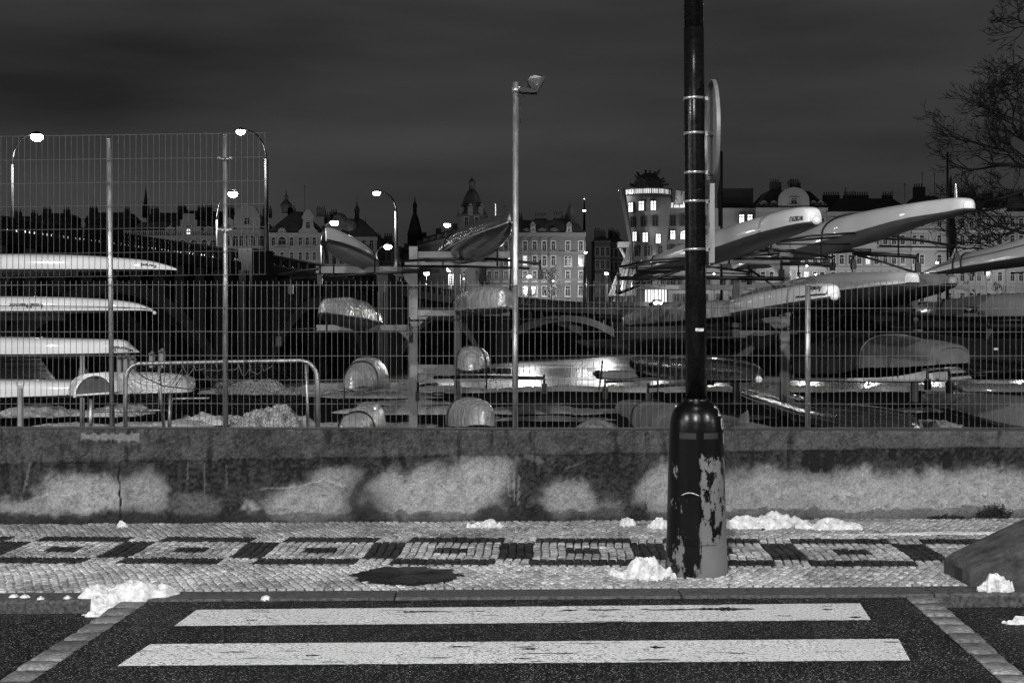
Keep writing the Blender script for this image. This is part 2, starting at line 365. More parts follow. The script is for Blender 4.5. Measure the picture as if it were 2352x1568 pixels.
# dark round asphalt patch in the mosaic
c = G(935, 1322); b = MB(); vs = [(c.x, c.y, gz(c.x)+.011)]; nn = 72; r = random.Random(8)
for rr, zz in ((.55, .014), (.85, .010), (1., .004)):
    for k in range(nn):
        a = 2*math.pi*k/nn; w = 1+.20*noise.noise(Vector((math.cos(a)*3, math.sin(a)*3, 1)))+.16*noise.noise(Vector((math.cos(a)*11, math.sin(a)*11, 3)))
        e = .16*max(0, math.cos(a))**160+.14*max(0, -math.cos(a))**190
        b_ = (rr if rr < 1 else 1)*(w+(e if rr == 1. else e*.6*rr))
        vs.append((c.x+.335*b_*math.cos(a), c.y+.33*b_*math.sin(a), gz(c.x)+zz+r.uniform(-.002, .003)))
b.add(vs, [(0, 1+k, 1+(k+1) % nn) for k in range(nn)]+[(1+g*nn+k, 1+(g+1)*nn+k, 1+(g+1)*nn+(k+1) % nn, 1+g*nn+(k+1) % nn) for g in range(2) for k in range(nn)], 0, True)
M_tar = mat('wet tar', .012, .3, nscale=14, namp=.6, bump=1., bscale=24, dist=.02)
tag(b.build('asphalt_patch', M_tar, loc=c), 'round black tar patch with ragged edge set in the mosaic pavement', 'asphalt patch')
# kerb cracks: thin dark joints across the kerb are the gaps between its stones

# ---- snow
def pile(name, c, rx, ry, h, seed, label, rot=0, n=70, kind=None, base=None, group=None, rough=1., cat='snow pile'):
    b = MB(); vs = []; ny = max(14, int(n*min(1, ry/rx*1.4)))
    cr, sr = math.cos(rot), math.sin(rot)
    base0 = base
    def base(x, y):
        if base0: return base0(x)
        if y > KF-.01: return gz(x)
        return gz(x)-(.015 if ext(Li, Lj, y) < x < ext(Ri, Rj, y) else .08)
    for j in range(ny+1):
        for i in range(n+1):
            u = -1+2*i/n; v = -1+2*j/ny; d = math.sqrt(u*u+v*v)
            q = Vector((u*rx, v*ry, 0))
            e = noise.noise(q*(1.3/max(rx, ry)*2)+Vector((seed, 0, 0)))*.45+noise.noise(q*(5./max(rx, ry))+Vector((0, seed, 0)))*.22
            s_ = max(0., 1-(d*1.15+e*1.15)**2)
            ck = .62+.45*noise.noise(q*(5.5*rough)+Vector((seed, 1, 2)))+.30*(.5-abs(noise.noise(q*13*rough+Vector((3, seed, 1)))))+.30*(.5-abs(noise.noise(q*27*rough+Vector((1, 2, seed)))))+.05*noise.noise(q*60*rough)
            z = h*(s_**1.0)*max(.12, ck) if s_ > 0 else 0
            X = c.x+q.x*cr-q.y*sr; Y = c.y+q.x*sr+q.y*cr
            j1 = noise.noise(q*20+Vector((seed, 0, 0)))*.012*(1 if z > 0 else 0)
            vs.append((X+j1, Y, base(X, Y)+(z if s_ > 0 else -.05)))
    fs = []
    for j in range(ny):
        for i in range(n):
            a = j*(n+1)+i
            ids = (a, a+1, a+n+2, a+n+1)
            if all(vs[k][2] < base(vs[k][0], vs[k][1])-.04 for k in ids): continue
            fs.append(ids)
    b.add(vs, fs, 0, True)
    o = b.build(name, M_snow, loc=c)
    if kind: tag(o, kind=kind)
    else: tag(o, label, cat, group)
    return o
def snowD(x0, x1, yb, h, dep, seed, label, name='snow_pile', **k):
    a, b_ = G(x0, yb), G(x1, yb); c_ = (a+b_)/2; c_.y += dep*.8
    return pile(name, c_, (b_.x-a.x)/2*.98, dep, h, seed, label, group='melting snow along the pavement', **k)
snowD(160, 425, 1376, .10, .16, 1.3, 'widest snow heap, lying over the kerb by the left sett strip', n=70)
snowD(180, 300, 1386, .05, .09, 9.3, 'thin tongue of snow hanging off the kerb below the widest heap')
snowD(1410, 1560, 1330, .14, .14, 2.1, 'bright snow heap leaning against the left side of the lamp post base')
snowD(1395, 1425, 1322, .05, .05, 5.1, 'tiny lump of snow left of the heap at the lamp post base', n=20)
snowD(1068, 1158, 1212, .08, .09, 3.7, 'small snow heap at the wall foot in the middle of the wall')
snowD(1418, 1464, 1208, .07, .06, 4.4, 'little snow lump at the wall foot beside the small weed', n=26)
snowD(1488, 1545, 1214, .08, .08, 6.4, 'snow lump at the wall foot just left of the lamp post')
snowD(1660, 1880, 1214, .13, .15, 7.9, 'tall rubbly snow ridge at the wall foot right of the lamp post', n=80)
snowD(1830, 2000, 1216, .09, .11, 17.9, 'low end of the snow ridge trailing off to the right along the wall', n=60)
snowD(2250, 2345, 1360, .11, .08, 8.8, 'snow clump on the kerb in front of the ramped concrete block')
pile('snow_pile', G(2352, 1398), .13, .06, .04, 12.8, 'flat grey snow scrap on the road at the right edge', n=30, base=lambda x: gz(x)-.08, group='melting snow along the pavement')
snowD(264, 292, 1210, .06, .03, 15.8, 'single upright ice chunk at the wall crack', n=20)
for k, (xx, yy) in enumerate(((28, 1371), (52, 1372), (150, 1374), (90, 1376), (608, 1374))):
    snowD(xx-10, xx+12, yy, .018, .03, 20.+k, ['rounded ice crumb nearest the left picture edge on the kerb', 'ice crumb second from the left on the kerb', 'oblong ice crumb on the kerb left of the widest heap', 'small ice crumb on the kerb left of the oblong one', 'lone ice crumb on the kerb above the first zebra stripe'][k], name='ice_crumb', n=12, cat='ice')
tag(pile('thin_snow', Vector((3.55, 11.05, 0)), 1.15, .07, .018, 31.0, '', n=60), kind='stuff')

# ---- concrete wall
def wall_tone(x, y):
    q = Vector((x/100, y/100, 0)); n1 = noise.noise(q*1.1); n2 = noise.noise(q*4.3+Vector((3, 1, 0))); n3 = noise.noise(q*12)
    line = 1063-38*min(1, max(0, x/2352)); bot = 1205-15*x/2352
    drip = noise.noise(Vector((x/19, y/130, 5)))*.75+.35*noise.noise(Vector((x/7, y/45, 8)))+.3*n1
    if y < line:
        t = .052+.028*n2+.03*n3+.04*noise.noise(q*26)+.03*n1
        if drip > .16: t -= .05*(drip-.16)*2
        if 185 < x < 320 and abs(y-1003-4*n2) < 8+4*n3: t += .12
        t += .03*max(0, (x-1500)/850)
        return max(.018, t)
    m = 0; wx = x+34*noise.noise(q*1.9+Vector((7, 0, 0)))+11*noise.noise(q*7); wy = y+14*noise.noise(q*2.3+Vector((0, 9, 0)))+9*noise.noise(q*9+Vector((0, 2, 0)))
    for (cx, cy, rx, ry, w) in ((190, 1135, 100, 48, 1), (60, 1165, 80, 25, .8), (335, 1130, 62, 50, .8), (450, 1160, 50, 28, .4), (575, 1165, 16, 22, .9), (700, 1160, 105, 45, .9), (760, 1110, 60, 40, .8), (1000, 1135, 155, 60, 1), (1110, 1100, 75, 65, 1), (1310, 1145, 75, 42, .85), (1400, 1170, 50, 25, .5), (1545, 1120, 75, 65, .9),
                           (1760, 1135, 160, 58, .9), (2000, 1140, 190, 62, 1), (2230, 1140, 190, 62, 1), (2420, 1140, 120, 62, .9)):
        d = ((wx-cx)/rx)**2+((wy-cy)/ry)**2+n1*.6+n2*.45+n3*.28+.15*noise.noise(q*28)
        vv = min(1, max(0, (1.85-d)/1.55)); m = max(m, w*vv*vv*(3-2*vv))
    n4 = noise.noise(q*30); t = .026+.016*n2+.018*n3+.025*n4+.025*n1+.26*m**1.5*(1+.35*n2+.3*n3+.3*n4)
    dl = (y-line)/50
    if drip > .10 and dl < 1.6: t -= .30*(drip-.10)*max(0, 1.6-dl)*(.6 if x < 1600 else .8)*max(.3, m)
    t += .012*n3
    for (xa, ya, xb, yb, ww, dv) in WSEG:
        dx, dy = xb-xa, yb-ya; tt = max(0, min(1, ((x-xa)*dx+(y-ya)*dy)/(dx*dx+dy*dy))); dd = math.hypot(x-xa-dx*tt-3*n3, y-ya-dy*tt-3*n2)
        if dd < ww: t = max(.012, t+dv*(1-dd/ww*.5))
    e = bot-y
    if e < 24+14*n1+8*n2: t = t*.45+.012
    if abs(x-275-6*noise.noise(Vector((y/30, 0, 0)))) < 2.2: t = .012
    return max(.012, min(.42, t))
WSEG = [(84, 1014, 70, 1060, 2.6, .10), (70, 1060, 54, 1130, 2.4, .10), (600, 1122, 650, 1121, 2.2, .13), (650, 1121, 700, 1113, 2.2, .13), (700, 1113, 745, 1100, 2.2, .13), (745, 1100, 792, 1118, 2.2, .13), (1180, 1085, 1182, 1150, 2.4, .12), (1192, 1092, 1190, 1160, 2.4, .12), (1168, 1100, 1170, 1140, 2.2, .10),
    (1480, 1070, 1484, 1168, 1.8, -.10), (1986, 1072, 1980, 1100, 2.2, .10), (1990, 1080, 1992, 1104, 2.2, .10), (1210, 1045, 1240, 1058, 8, .07), (1300, 1075, 1345, 1060, 2.4, .07), (60, 1150, 110, 1135, 3, .09), (2048, 1010, 2050, 1048, 9, -.09), (1870, 1030, 1872, 1075, 12, -.10), (1905, 1045, 1900, 1075, 10, -.08), (2175, 1050, 2178, 1085, 12, -.08), (2290, 1058, 2292, 1080, 10, -.07), (432, 1062, 430, 1110, 1.8, .08), (470, 1065, 470, 1130, 2., .07), (520, 1070, 521, 1120, 2., .07), (1545, 1030, 1548, 1072, 8, -.07), (470, 1080, 560, 1090, 1.6, -.03), (2240, 1090, 2290, 1075, 2, .05)]
def wtop(X): return .757-.0021*X
wb = MB(); tone = []; x0, x1 = -4.75, 4.75; nx, nz = 950, 64; vs = []
for j in range(nz+1):
    for i in range(nx+1):
        X = x0+(x1-x0)*i/nx; zt, zb = wtop(X), gz(X)-.03; z = zb+(zt-zb)*j/nz
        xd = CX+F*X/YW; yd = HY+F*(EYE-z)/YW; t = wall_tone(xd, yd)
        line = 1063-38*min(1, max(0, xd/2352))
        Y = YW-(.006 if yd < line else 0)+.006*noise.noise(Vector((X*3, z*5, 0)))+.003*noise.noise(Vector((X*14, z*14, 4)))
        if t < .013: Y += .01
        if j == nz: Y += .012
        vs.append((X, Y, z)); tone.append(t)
wb.add(vs, [(j*(nx+1)+i, j*(nx+1)+i+1, (j+1)*(nx+1)+i+1, (j+1)*(nx+1)+i) for j in range(nz) for i in range(nx)], 0, True)
def wseg(xa, xb, fr):
    Y0 = YW if fr else YW+.03
    vs = [(xa, Y0+.01, wtop(xa)), (xb, Y0+.01, wtop(xb)), (xb, YW+.26, wtop(xb)+.002), (xa, YW+.26, wtop(xa)+.002), (xa, YW+.26, -.4), (xb, YW+.26, -.4), (xa, Y0+.01, -.4), (xb, Y0+.01, -.4)]
    fs = [(0, 1, 2, 3), (3, 2, 5, 4)]+([(6, 7, 1, 0)] if fr else [])
    wb.add(vs, fs, 0); tone.extend([.09]*8)
wseg(x0, x1, False); wseg(-45, x0, True); wseg(x1, 45, True)
def wall_mat():
    m = bpy.data.materials.new('stained concrete'); m.use_nodes = True; t = m.node_tree; b = t.nodes['Principled BSDF']
    at = N(t, 'ShaderNodeAttribute'); at.attribute_name = 'tone'; tc = N(t, 'ShaderNodeTexCoord')
    n = N(t, 'ShaderNodeTexNoise'); n.inputs['Scale'].default_value = 55; n.inputs['Detail'].default_value = 6; n.inputs['Roughness'].default_value = .7; link(t, tc.outputs['Object'], n.inputs['Vector'])
    v = N(t, 'ShaderNodeTexVoronoi'); v.inputs['Scale'].default_value = 24; link(t, tc.outputs['Object'], v.inputs['Vector'])
    n4 = N(t, 'ShaderNodeTexNoise'); n4.inputs['Scale'].default_value = 9; n4.inputs['Detail'].default_value = 5; link(t, tc.outputs['Object'], n4.inputs['Vector'])
    pit = N(t, 'ShaderNodeMapRange'); pit.inputs['From Min'].default_value = .05; pit.inputs['From Max'].default_value = .16; link(t, v.outputs['Distance'], pit.inputs['Value'])
    sp = N(t, 'ShaderNodeSeparateColor'); link(t, v.outputs['Color'], sp.inputs[0])
    g = N(t, 'ShaderNodeMath', operation='LESS_THAN'); g.inputs[1].default_value = .55; link(t, sp.outputs[0], g.inputs[0])
    pm = N(t, 'ShaderNodeMath', operation='MAXIMUM'); link(t, pit.outputs[0], pm.inputs[0]); link(t, g.outputs[0], pm.inputs[1])
    r = N(t, 'ShaderNodeMapRange'); r.inputs['From Min'].default_value = .3; r.inputs['From Max'].default_value = .7; r.inputs['To Min'].default_value = .62; r.inputs['To Max'].default_value = 1.38; link(t, n.outputs['Fac'], r.inputs['Value'])
    a = N(t, 'ShaderNodeMath', operation='MULTIPLY'); link(t, at.outputs['Fac'], a.inputs[0]); link(t, r.outputs[0], a.inputs[1])
    link(t, a.outputs[0], b.inputs['Base Color']); b.inputs['Roughness'].default_value = .85; b.inputs['Specular IOR Level'].default_value = .15
    h = N(t, 'ShaderNodeMath', operation='MULTIPLY_ADD'); link(t, pm.outputs[0], h.inputs[0]); h.inputs[1].default_value = .8; link(t, n.outputs['Fac'], h.inputs[2])
    h2 = N(t, 'ShaderNodeMath', operation='ADD'); link(t, h.outputs[0], h2.inputs[0]); link(t, n4.outputs['Fac'], h2.inputs[1])
    bp = N(t, 'ShaderNodeBump'); bp.inputs['Strength'].default_value = .9; bp.inputs['Distance'].default_value = .012
    link(t, h2.outputs[0], bp.inputs['Height']); link(t, bp.outputs[0], b.inputs['Normal'])
    return m
o = wb.build('concrete_wall', wall_mat()); at = o.data.attributes.new('tone', 'FLOAT', 'POINT'); at.data.foreach_set('value', tone)
tag(o, 'low stained concrete wall carrying the mesh fence along the pavement', 'wall')
M_plug = mat('pale plug', .34, .7)
for (xx, yy) in ((1949, 1136), (2262, 1135)):
    q = P(xx, yy, YW); b = MB(); b.lathe([(.017, 0), (.02, .004), (.02, .008), (.012, .014)], (0, 0, 0), 14)
    pb = b.build('form_tie_plug', M_plug); pb.parent = o; pb.matrix_basis = Matrix.Translation((q.x, YW+.002, q.z)) @ Matrix.Rotation(R(90), 4, 'X')

# ---- weeds at the wall foot
def weed(x, y, w, h, n, seed, label):
    c = G(x, y); c.y = YW-.05; r = random.Random(seed); b = MB()
    for k in range(n):
        a = r.uniform(-w, w); hh = h*(1-abs(a)/w*.6)*r.uniform(.35, 1); p = Vector((c.x+a, c.y+r.uniform(-.05, .03), gz(c.x)))
        q = p+Vector((r.uniform(-.05, .05), r.uniform(-.03, .02), hh)); b.tube([p, (p+q)/2+Vector((.01, 0, 0)), q], .0012, 3)
        for s in range(9):
            t = r.uniform(.25, 1); e = p.lerp(q, t); d = Vector((r.uniform(-1, 1), r.uniform(-1, .6), r.uniform(-.6, .8))).normalized()*r.uniform(.012, .03)
            sd = d.cross(Vector((0, .3, 1))).normalized()*.006; b.add([e, e+d*.5+sd, e+d, e+d*.5-sd], [(0, 1, 2, 3)])
    return tag(b.build('weed', mat('dry weed', .045, .7, nscale=20, namp=.5), loc=c), label, 'plant')
weed(2288, 1192, .13, .16, 120, 4, 'bushy dark weed growing at the wall foot near the right edge')
weed(1452, 1194, .035, .07, 26, 5, 'small weed sprouting at the wall foot left of the lamp post')
weed(2175, 1190, .16, .035, 60, 6, 'low creeping weeds at the wall foot left of the bushy weed')

# ---- ramped concrete block at the right edge
c = G(2226, 1345); bx = thing('concrete_block', 'ramped grey concrete block lying on the pavement at the right edge', 'concrete block', c)
M_blk = mat('rough concrete', .055, .85, nscale=9, namp=.6, bump=1., bscale=32, dist=.012, spec=.2, detail=8)
b = MB(); prof = [(0, .095), (.05, .125), (.35, .27), (.75, .45), (.9, .5), (2.2, .5)]
vs = []
for (px_, hz_) in prof:
    yb = -.02*px_
    vs += [(px_, yb, 0), (px_, yb+.0, hz_*.82), (px_, yb+.05, hz_), (px_-.02, .42, hz_+.02), (px_-.02, .47, hz_*.9), (px_-.02, .47, 0)]
fs = [(i*6+k, (i+1)*6+k, (i+1)*6+k+1, i*6+k+1) for i in range(len(prof)-1) for k in range(5)]+[(0, 1, 2, 3, 4, 5), tuple((len(prof)-1)*6+k for k in (5, 4, 3, 2, 1, 0))]
b.add([Vector(v)+c for v in vs], fs); blk = b.build('body', M_blk, bx)
mo = blk.modifiers.new('b', 'BEVEL'); mo.width = .012; mo.segments = 2
b = MB(); b.box(c+Vector((-.012, .12, .012)), c+Vector((.03, .26, .085))); b.build('lifting_slot', M_strap, bx)

# ---- painted lamp post with cast base, bands, signs
pc = G(1609, 1327); pc.y += .205; pc.z = gz(pc.x)
lp = thing('lamp_post', 'black lamp post with peeling paint on its bell-shaped cast base, signs strapped on', 'lamp post', pc)
def peel_mat():
    m = bpy.data.materials.new('peeling black paint'); m.use_nodes = True; t = m.node_tree; b = t.nodes['Principled BSDF']
    tc = N(t, 'ShaderNodeTexCoord'); sx = N(t, 'ShaderNodeSeparateXYZ'); link(t, tc.outputs['Object'], sx.inputs[0])
    mp = N(t, 'ShaderNodeMapping'); mp.inputs['Scale'].default_value = (1, 1, .55); link(t, tc.outputs['Object'], mp.inputs['Vector'])
    n = N(t, 'ShaderNodeTexNoise'); n.inputs['Scale'].default_value = 10; n.inputs['Detail'].default_value = 8; n.inputs['Roughness'].default_value = .72; link(t, mp.outputs[0], n.inputs['Vector'])
    # bare metal mostly on the right half, between knee and hip height, and round the foot
    gx = N(t, 'ShaderNodeMapRange'); gx.inputs['From Min'].default_value = -.012; gx.inputs['From Max'].default_value = .012; gx.inputs['To Min'].default_value = -.02; gx.inputs['To Max'].default_value = .225; link(t, sx.outputs['X'], gx.inputs['Value'])
    gzn = N(t, 'ShaderNodeMapRange'); gzn.inputs['From Min'].default_value = .74; gzn.inputs['From Max'].default_value = .94; gzn.inputs['To Min'].default_value = 0; gzn.inputs['To Max'].default_value = -.6; link(t, sx.outputs['Z'], gzn.inputs['Value'])
    gl = N(t, 'ShaderNodeMapRange'); gl.inputs['From Min'].default_value = .02; gl.inputs['From Max'].default_value = .22; gl.inputs['To Min'].default_value = .21; gl.inputs['To Max'].default_value = 0; link(t, sx.outputs['Z'], gl.inputs['Value'])
    a = N(t, 'ShaderNodeMath', operation='ADD'); link(t, gx.outputs[0], a.inputs[0]); link(t, gzn.outputs[0], a.inputs[1])
    a1 = N(t, 'ShaderNodeMath', operation='ADD'); link(t, a.outputs[0], a1.inputs[0]); link(t, gl.outputs[0], a1.inputs[1])
    a2 = N(t, 'ShaderNodeMath', operation='ADD'); link(t, a1.outputs[0], a2.inputs[0]); nc = N(t, 'ShaderNodeMath', operation='MULTIPLY_ADD'); link(t, n.outputs['Fac'], nc.inputs[0]); nc.inputs[1].default_value = 1.5; nc.inputs[2].default_value = -.25; link(t, nc.outputs[0], a2.inputs[1])
    th = N(t, 'ShaderNodeMapRange'); th.inputs['From Min'].default_value = .645; th.inputs['From Max'].default_value = .655; link(t, a2.outputs[0], th.inputs['Value'])
    n2 = N(t, 'ShaderNodeTexNoise'); n2.inputs['Scale'].default_value = 5; n2.inputs['Detail'].default_value = 5; link(t, tc.outputs['Object'], n2.inputs['Vector'])
    g2 = N(t, 'ShaderNodeMapRange'); g2.inputs['To Min'].default_value = .10; g2.inputs['To Max'].default_value = .17; link(t, n2.outputs['Fac'], g2.inputs['Value'])
    mx = N(t, 'ShaderNodeMix'); link(t, th.outputs[0], mx.inputs[0]); mx.inputs[2].default_value = .003; link(t, g2.outputs[0], mx.inputs[3])
    link(t, mx.outputs[0], b.inputs['Base Color'])
    rr = N(t, 'ShaderNodeMix'); link(t, th.outputs[0], rr.inputs[0]); rr.inputs[2].default_value = .28; rr.inputs[3].default_value = .6; link(t, rr.outputs[0], b.inputs['Roughness'])
    n5 = N(t, 'ShaderNodeTexNoise'); n5.inputs['Scale'].default_value = 22; link(t, tc.outputs['Object'], n5.inputs['Vector'])
    b.inputs['Specular IOR Level'].default_value = .3; hh = N(t, 'ShaderNodeMath', operation='MULTIPLY_ADD'); link(t, th.outputs[0], hh.inputs[0]); hh.inputs[1].default_value = -1.; link(t, n5.outputs['Fac'], hh.inputs[2])
    bp = N(t, 'ShaderNodeBump'); bp.inputs['Strength'].default_value = .5; bp.inputs['Distance'].default_value = .003
    link(t, hh.outputs[0], bp.inputs['Height']); link(t, bp.outputs[0], b.inputs['Normal'])
    return m
b = MB(); prof = [(.205, -.02), (.207, .03), (.204, .10), (.199, .22), (.196, .30), (.192, .5), (.186, .7), (.180, .85), (.178, .93), (.174, 1.0), (.163, 1.05), (.145, 1.09), (.118, 1.12), (.09, 1.135), (.088, 1.15)]
n = 64; vs = []; fs = []
for rr_, z in prof:
    for k in range(n):
        a = 2*math.pi*k/n; rr2 = rr_
        fa = abs((a-1.5*math.pi)); 
        vs.append((rr2*math.cos(a), rr2*math.sin(a), z))
b.add([pc+Vector(v) for v in vs], [(i*n+k, i*n+(k+1) % n, (i+1)*n+(k+1) % n, (i+1)*n+k) for i in range(len(prof)-1) for k in range(n)], 0, True)
Mpeel = peel_mat(); b.build('cast_base', Mpeel, lp)
# seam rib, slots, service door, foot ledge
b = MB(); b.tube([pc+Vector((.0, -(r_+.002), z)) for r_, z in prof[1:12]], .004, 6); b.build('seam_rib', Mpeel, lp)
def arc(r_, a0, a1, z0, z1, t, nm, m_, seg=10):
    b = MB(); vs = []
    for k in range(seg+1):
        a = R(a0+(a1-a0)*k/seg)
        for (rr_, zz) in ((r_, z0), (r_+t, z0+.004), (r_+t, z1-.004), (r_, z1)): vs.append(pc+Vector((rr_*math.cos(a), rr_*math.sin(a), zz)))
    b.add(vs, [(k*4+q, (k+1)*4+q, (k+1)*4+q+1, k*4+q+1) for k in range(seg) for q in range(3)]+[(0, 1, 2, 3), tuple(seg*4+q for q in (3, 2, 1, 0))], 0)
    return b.build(nm, m_, lp)
arc(.176, 224, 262, .895, .94, .003, 'slot', M_strap); arc(.176, 278, 314, .895, .94, .003, 'slot', M_strap)
arc(.196, 232, 267, .21, .235, .014, 'foot_ledge', Mpeel); arc(.196, 272, 300, .21, .235, .014, 'foot_ledge', Mpeel)
arc(.190, 232, 268, .235, .53, .010, 'service_door', Mpeel)
b = MB()
b.tube([pc+Vector((.19*math.cos(R(a)), .19*math.sin(R(a)), .53+.02*math.sin(math.pi*(a-232)/36))) for a in range(232, 269, 4)], .006, 6); b.build('door_lip', M_galv, lp)
# number stencilled on the dome
def text_mesh(s, size, name, m, fn, parent, ext_=.0):
    cu = bpy.data.curves.new('t', 'FONT'); cu.body = s; cu.size = size; cu.align_x = 'CENTER'; cu.resolution_u = 3
    ob = bpy.data.objects.new('t', cu); COL.objects.link(ob); dg = bpy.context.evaluated_depsgraph_get(); me = bpy.data.meshes.new_from_object(ob.evaluated_get(dg))
    bpy.data.objects.remove(ob); me.name = name
    bm = bmesh.new(); bm.from_mesh(me); bmesh.ops.triangulate(bm, faces=bm.faces)
    for v in bm.verts: v.co = fn(v.co.x, v.co.y)
    bm.to_mesh(me); bm.free(); me.materials.clear(); me.materials.append(m)
    o = bpy.data.objects.new(name, me); COL.objects.link(o)
    if parent is not None: o.parent = parent; me.transform(parent_inv(parent))
    return o
def dome(a, z):
    for (r0, z0), (r1, z1) in zip(prof, prof[1:]):
        if z0 <= z <= z1: r_ = r0+(r1-r0)*(z-z0)/(z1-z0); break
    else: r_ = .18
    r_ += .004; return pc+Vector((r_*math.cos(a), r_*math.sin(a), z))
M_stencil = mat('pale stencil paint', .5, .6, nscale=60, namp=.5)
text_mesh('2', .11, 'stencilled_number', M_stencil, lambda u, v: dome(R(328)+u/.16, 1.045+v*.85), lp)
text_mesh('0', .11, 'stencilled_number', M_stencil, lambda u, v: dome(R(335)+u/.175, .955+v), lp)
text_mesh('1', .10, 'stencilled_number', M_stencil, lambda u, v: dome(R(336)+u/.178, .86+v), lp)
# pole leans a little to the left
TOP = Vector(((1593-CX)/F*pc.y, pc.y, 3.8)); lean = (TOP.x-pc.x)/(TOP.z-1.0)
def pole(z): return Vector((pc.x+lean*(z-1.0), pc.y, z))
M_gloss = mat('glossy black paint', .004, .26, nscale=30, namp=.3, bump=.10, bscale=60, dist=.004, spec=.22)
b = MB(); b.tube([pole(z) for z in (1.12, 2.0, 3.0, 3.62)], [.071, .069, .0675, .067], 40); b.tube([pole(3.62), pole(8.3)], [.064, .055], 40); b.build('pole', M_gloss, lp)
b = MB(); b.tube([pole(1.13), pole(1.165)], [.084, .080], 32); b.build('collar', M_stencil if 0 else Mpeel, lp)
zt = lambda y: EYE-(y-HY)/F*pc.y
for y_ in (227, 307, 397, 463, 573):
    z = zt(y_); b = MB(); tl = .006 if y_ == 227 else 0
    b.tube([pole(z-.008), pole(z+.008)], .0725, 40); b.box(pole(z)+Vector((.070, -.012, -.012)), pole(z)+Vector((.092, .012, .012)))
    b.build('steel_band', mat('bright steel band', .55, .3, .8, nscale=40, namp=.3), lp)
z = zt(757); b = MB(); b.box(pole(z)+Vector((-.012, -.0735, -.010)), pole(z)+Vector((.042, -.0705, .010))); b.build('torn_label', M_stencil, lp)
# curved arms and lantern above the frame: this lamp lights the crossing
def lantern(parent, base, arm, h, glassm, side=-1):
    b = MB(); pts = [base+Vector((arm.x*t, arm.y*t, .55*math.sin(t*math.pi/2))) for t in [i/8 for i in range(9)]]
    b.tube(pts, .035, 10); b.build('arm', M_black, parent)
    e = pts[-1]; d = Vector((arm.x, arm.y, 0)).normalized(); b = MB()
    T = Matrix.Translation(e) @ Matrix.Rotation(math.atan2(d.y, d.x), 4, 'Z')
    b.prism([(-.1, .05), (.05, .10), (.5, .07), (.62, -.02), (-.1, -.02)], -.13, .13, 0, T); hd = b.build('lamp_head', M_black, parent)
    b = MB(); b.box((.1, -.09, -.06), (.5, .09, -.02), 0, T); b.build('lamp_glass', glassm, parent)
    return T @ Vector((.3, 0, -.12))
def spot_light(name, loc, W_, parent=None, r_=.12):
    l = bpy.data.lights.new(name, 'POINT'); l.energy = W_; l.shadow_soft_size = r_; l.color = (1, 1, 1)
    o = bpy.data.objects.new(name, l); COL.objects.link(o); o.location = loc
    if parent is not None: o.parent = parent; o.location = parent_inv(parent) @ Vector(loc)
    return o
M_glow = mat('street lamp glass', .8, .3, emit=25)
e = lantern(lp, pole(8.3), Vector((-.5, -2.4, 0)), 8, M_glow); spot_light('lamp_light', e, KEYW := 350, lp)
# signs strapped to the post, seen edge-on from behind
def sign_mat():
    return mat('aluminium sign back', .18, .45, .35, nscale=5, namp=.25, stretch=(6, 6, .6))
M_sign = sign_mat()
sc = P(1638, 305, pc.y-.02); rad = .345
sg = thing('round_road_sign', 'round road sign seen almost edge-on from behind, strapped high on the black lamp post', 'road sign', sc)
ax = Vector((.985, .17, 0)).normalized(); T = Matrix.Translation(sc) @ Matrix.Rotation(math.atan2(ax.y, ax.x), 4, 'Z') @ Matrix.Rotation(R(90), 4, 'Y')
# disc plane normal = ax (towards +x); rim flange
def disc(profile, nm, m_, par):
    b = MB(); n = 72; vs = []
    for r_, z in profile:
        for k in range(n): a = 2*math.pi*k/n; vs.append(T @ Vector((r_*math.cos(a), r_*math.sin(a), z)))
    b.add(vs, [(i*n+k, i*n+(k+1) % n, (i+1)*n+(k+1) % n, (i+1)*n+k) for i in range(len(profile)-1) for k in range(n)]+[tuple(range(n))], 0, False); return b.build(nm, m_, par)
ROT = R(12)
T = Matrix.Translation(sc) @ Matrix.Rotation(R(-1), 4, 'Z') @ Matrix.Rotation(R(90), 4, 'Y')
disc([(rad-.02, .0), (rad-.012, .0), (rad, -.02), (rad+.004, -.02), (rad+.004, .004), (rad-.01, .006), (.0, .006)], 'sign_plate', M_sign, sg)
for y_ in (307, 397):
    z = zt(y_); b = MB(); p0 = pole(z)+Vector((.085, 0, 0)); b.box(p0+Vector((0, -.014, -.009)), p0+Vector((.045, .014, .009))); b.box(p0+Vector((.02, -.05, -.018)), p0+Vector((.048, .05, -.006))); b.tube([p0+Vector((.0, -.02, -.02)), p0+Vector((.04, -.03, -.012))], .005, 6)
    b.build('bracket', M_black, sg)
s2 = P(1636, 516, pc.y-.02); sq = thing('rectangular_road_sign', 'narrow rectangular sign seen edge-on, strapped to the black lamp post under the round sign', 'road sign', s2)
T2 = Matrix.Translation(s2) @ Matrix.Rotation(R(-7), 4, 'Z')
b = MB(); b.box((-.012, -.16, -.255), (-.006, .33, .255), 0, T2)
for q in (-.16, .33): b.box((-.018, q-.006 if q < 0 else q, -.258), (.012, q if q < 0 else q+.006, .258), 0, T2)
for q in (-.258, .255): b.box((-.014, -.159, q), (.010, .329, q+.004), 0, T2)
b.build('sign_plate', M_sign, sq)
for y_ in (463, 573):
    z = zt(y_); b = MB(); p0 = pole(z)+Vector((.085, 0, 0)); b.box(p0+Vector((0, -.012, -.008)), p0+Vector((.035, .012, .008))); b.build('bracket', M_black, sq)
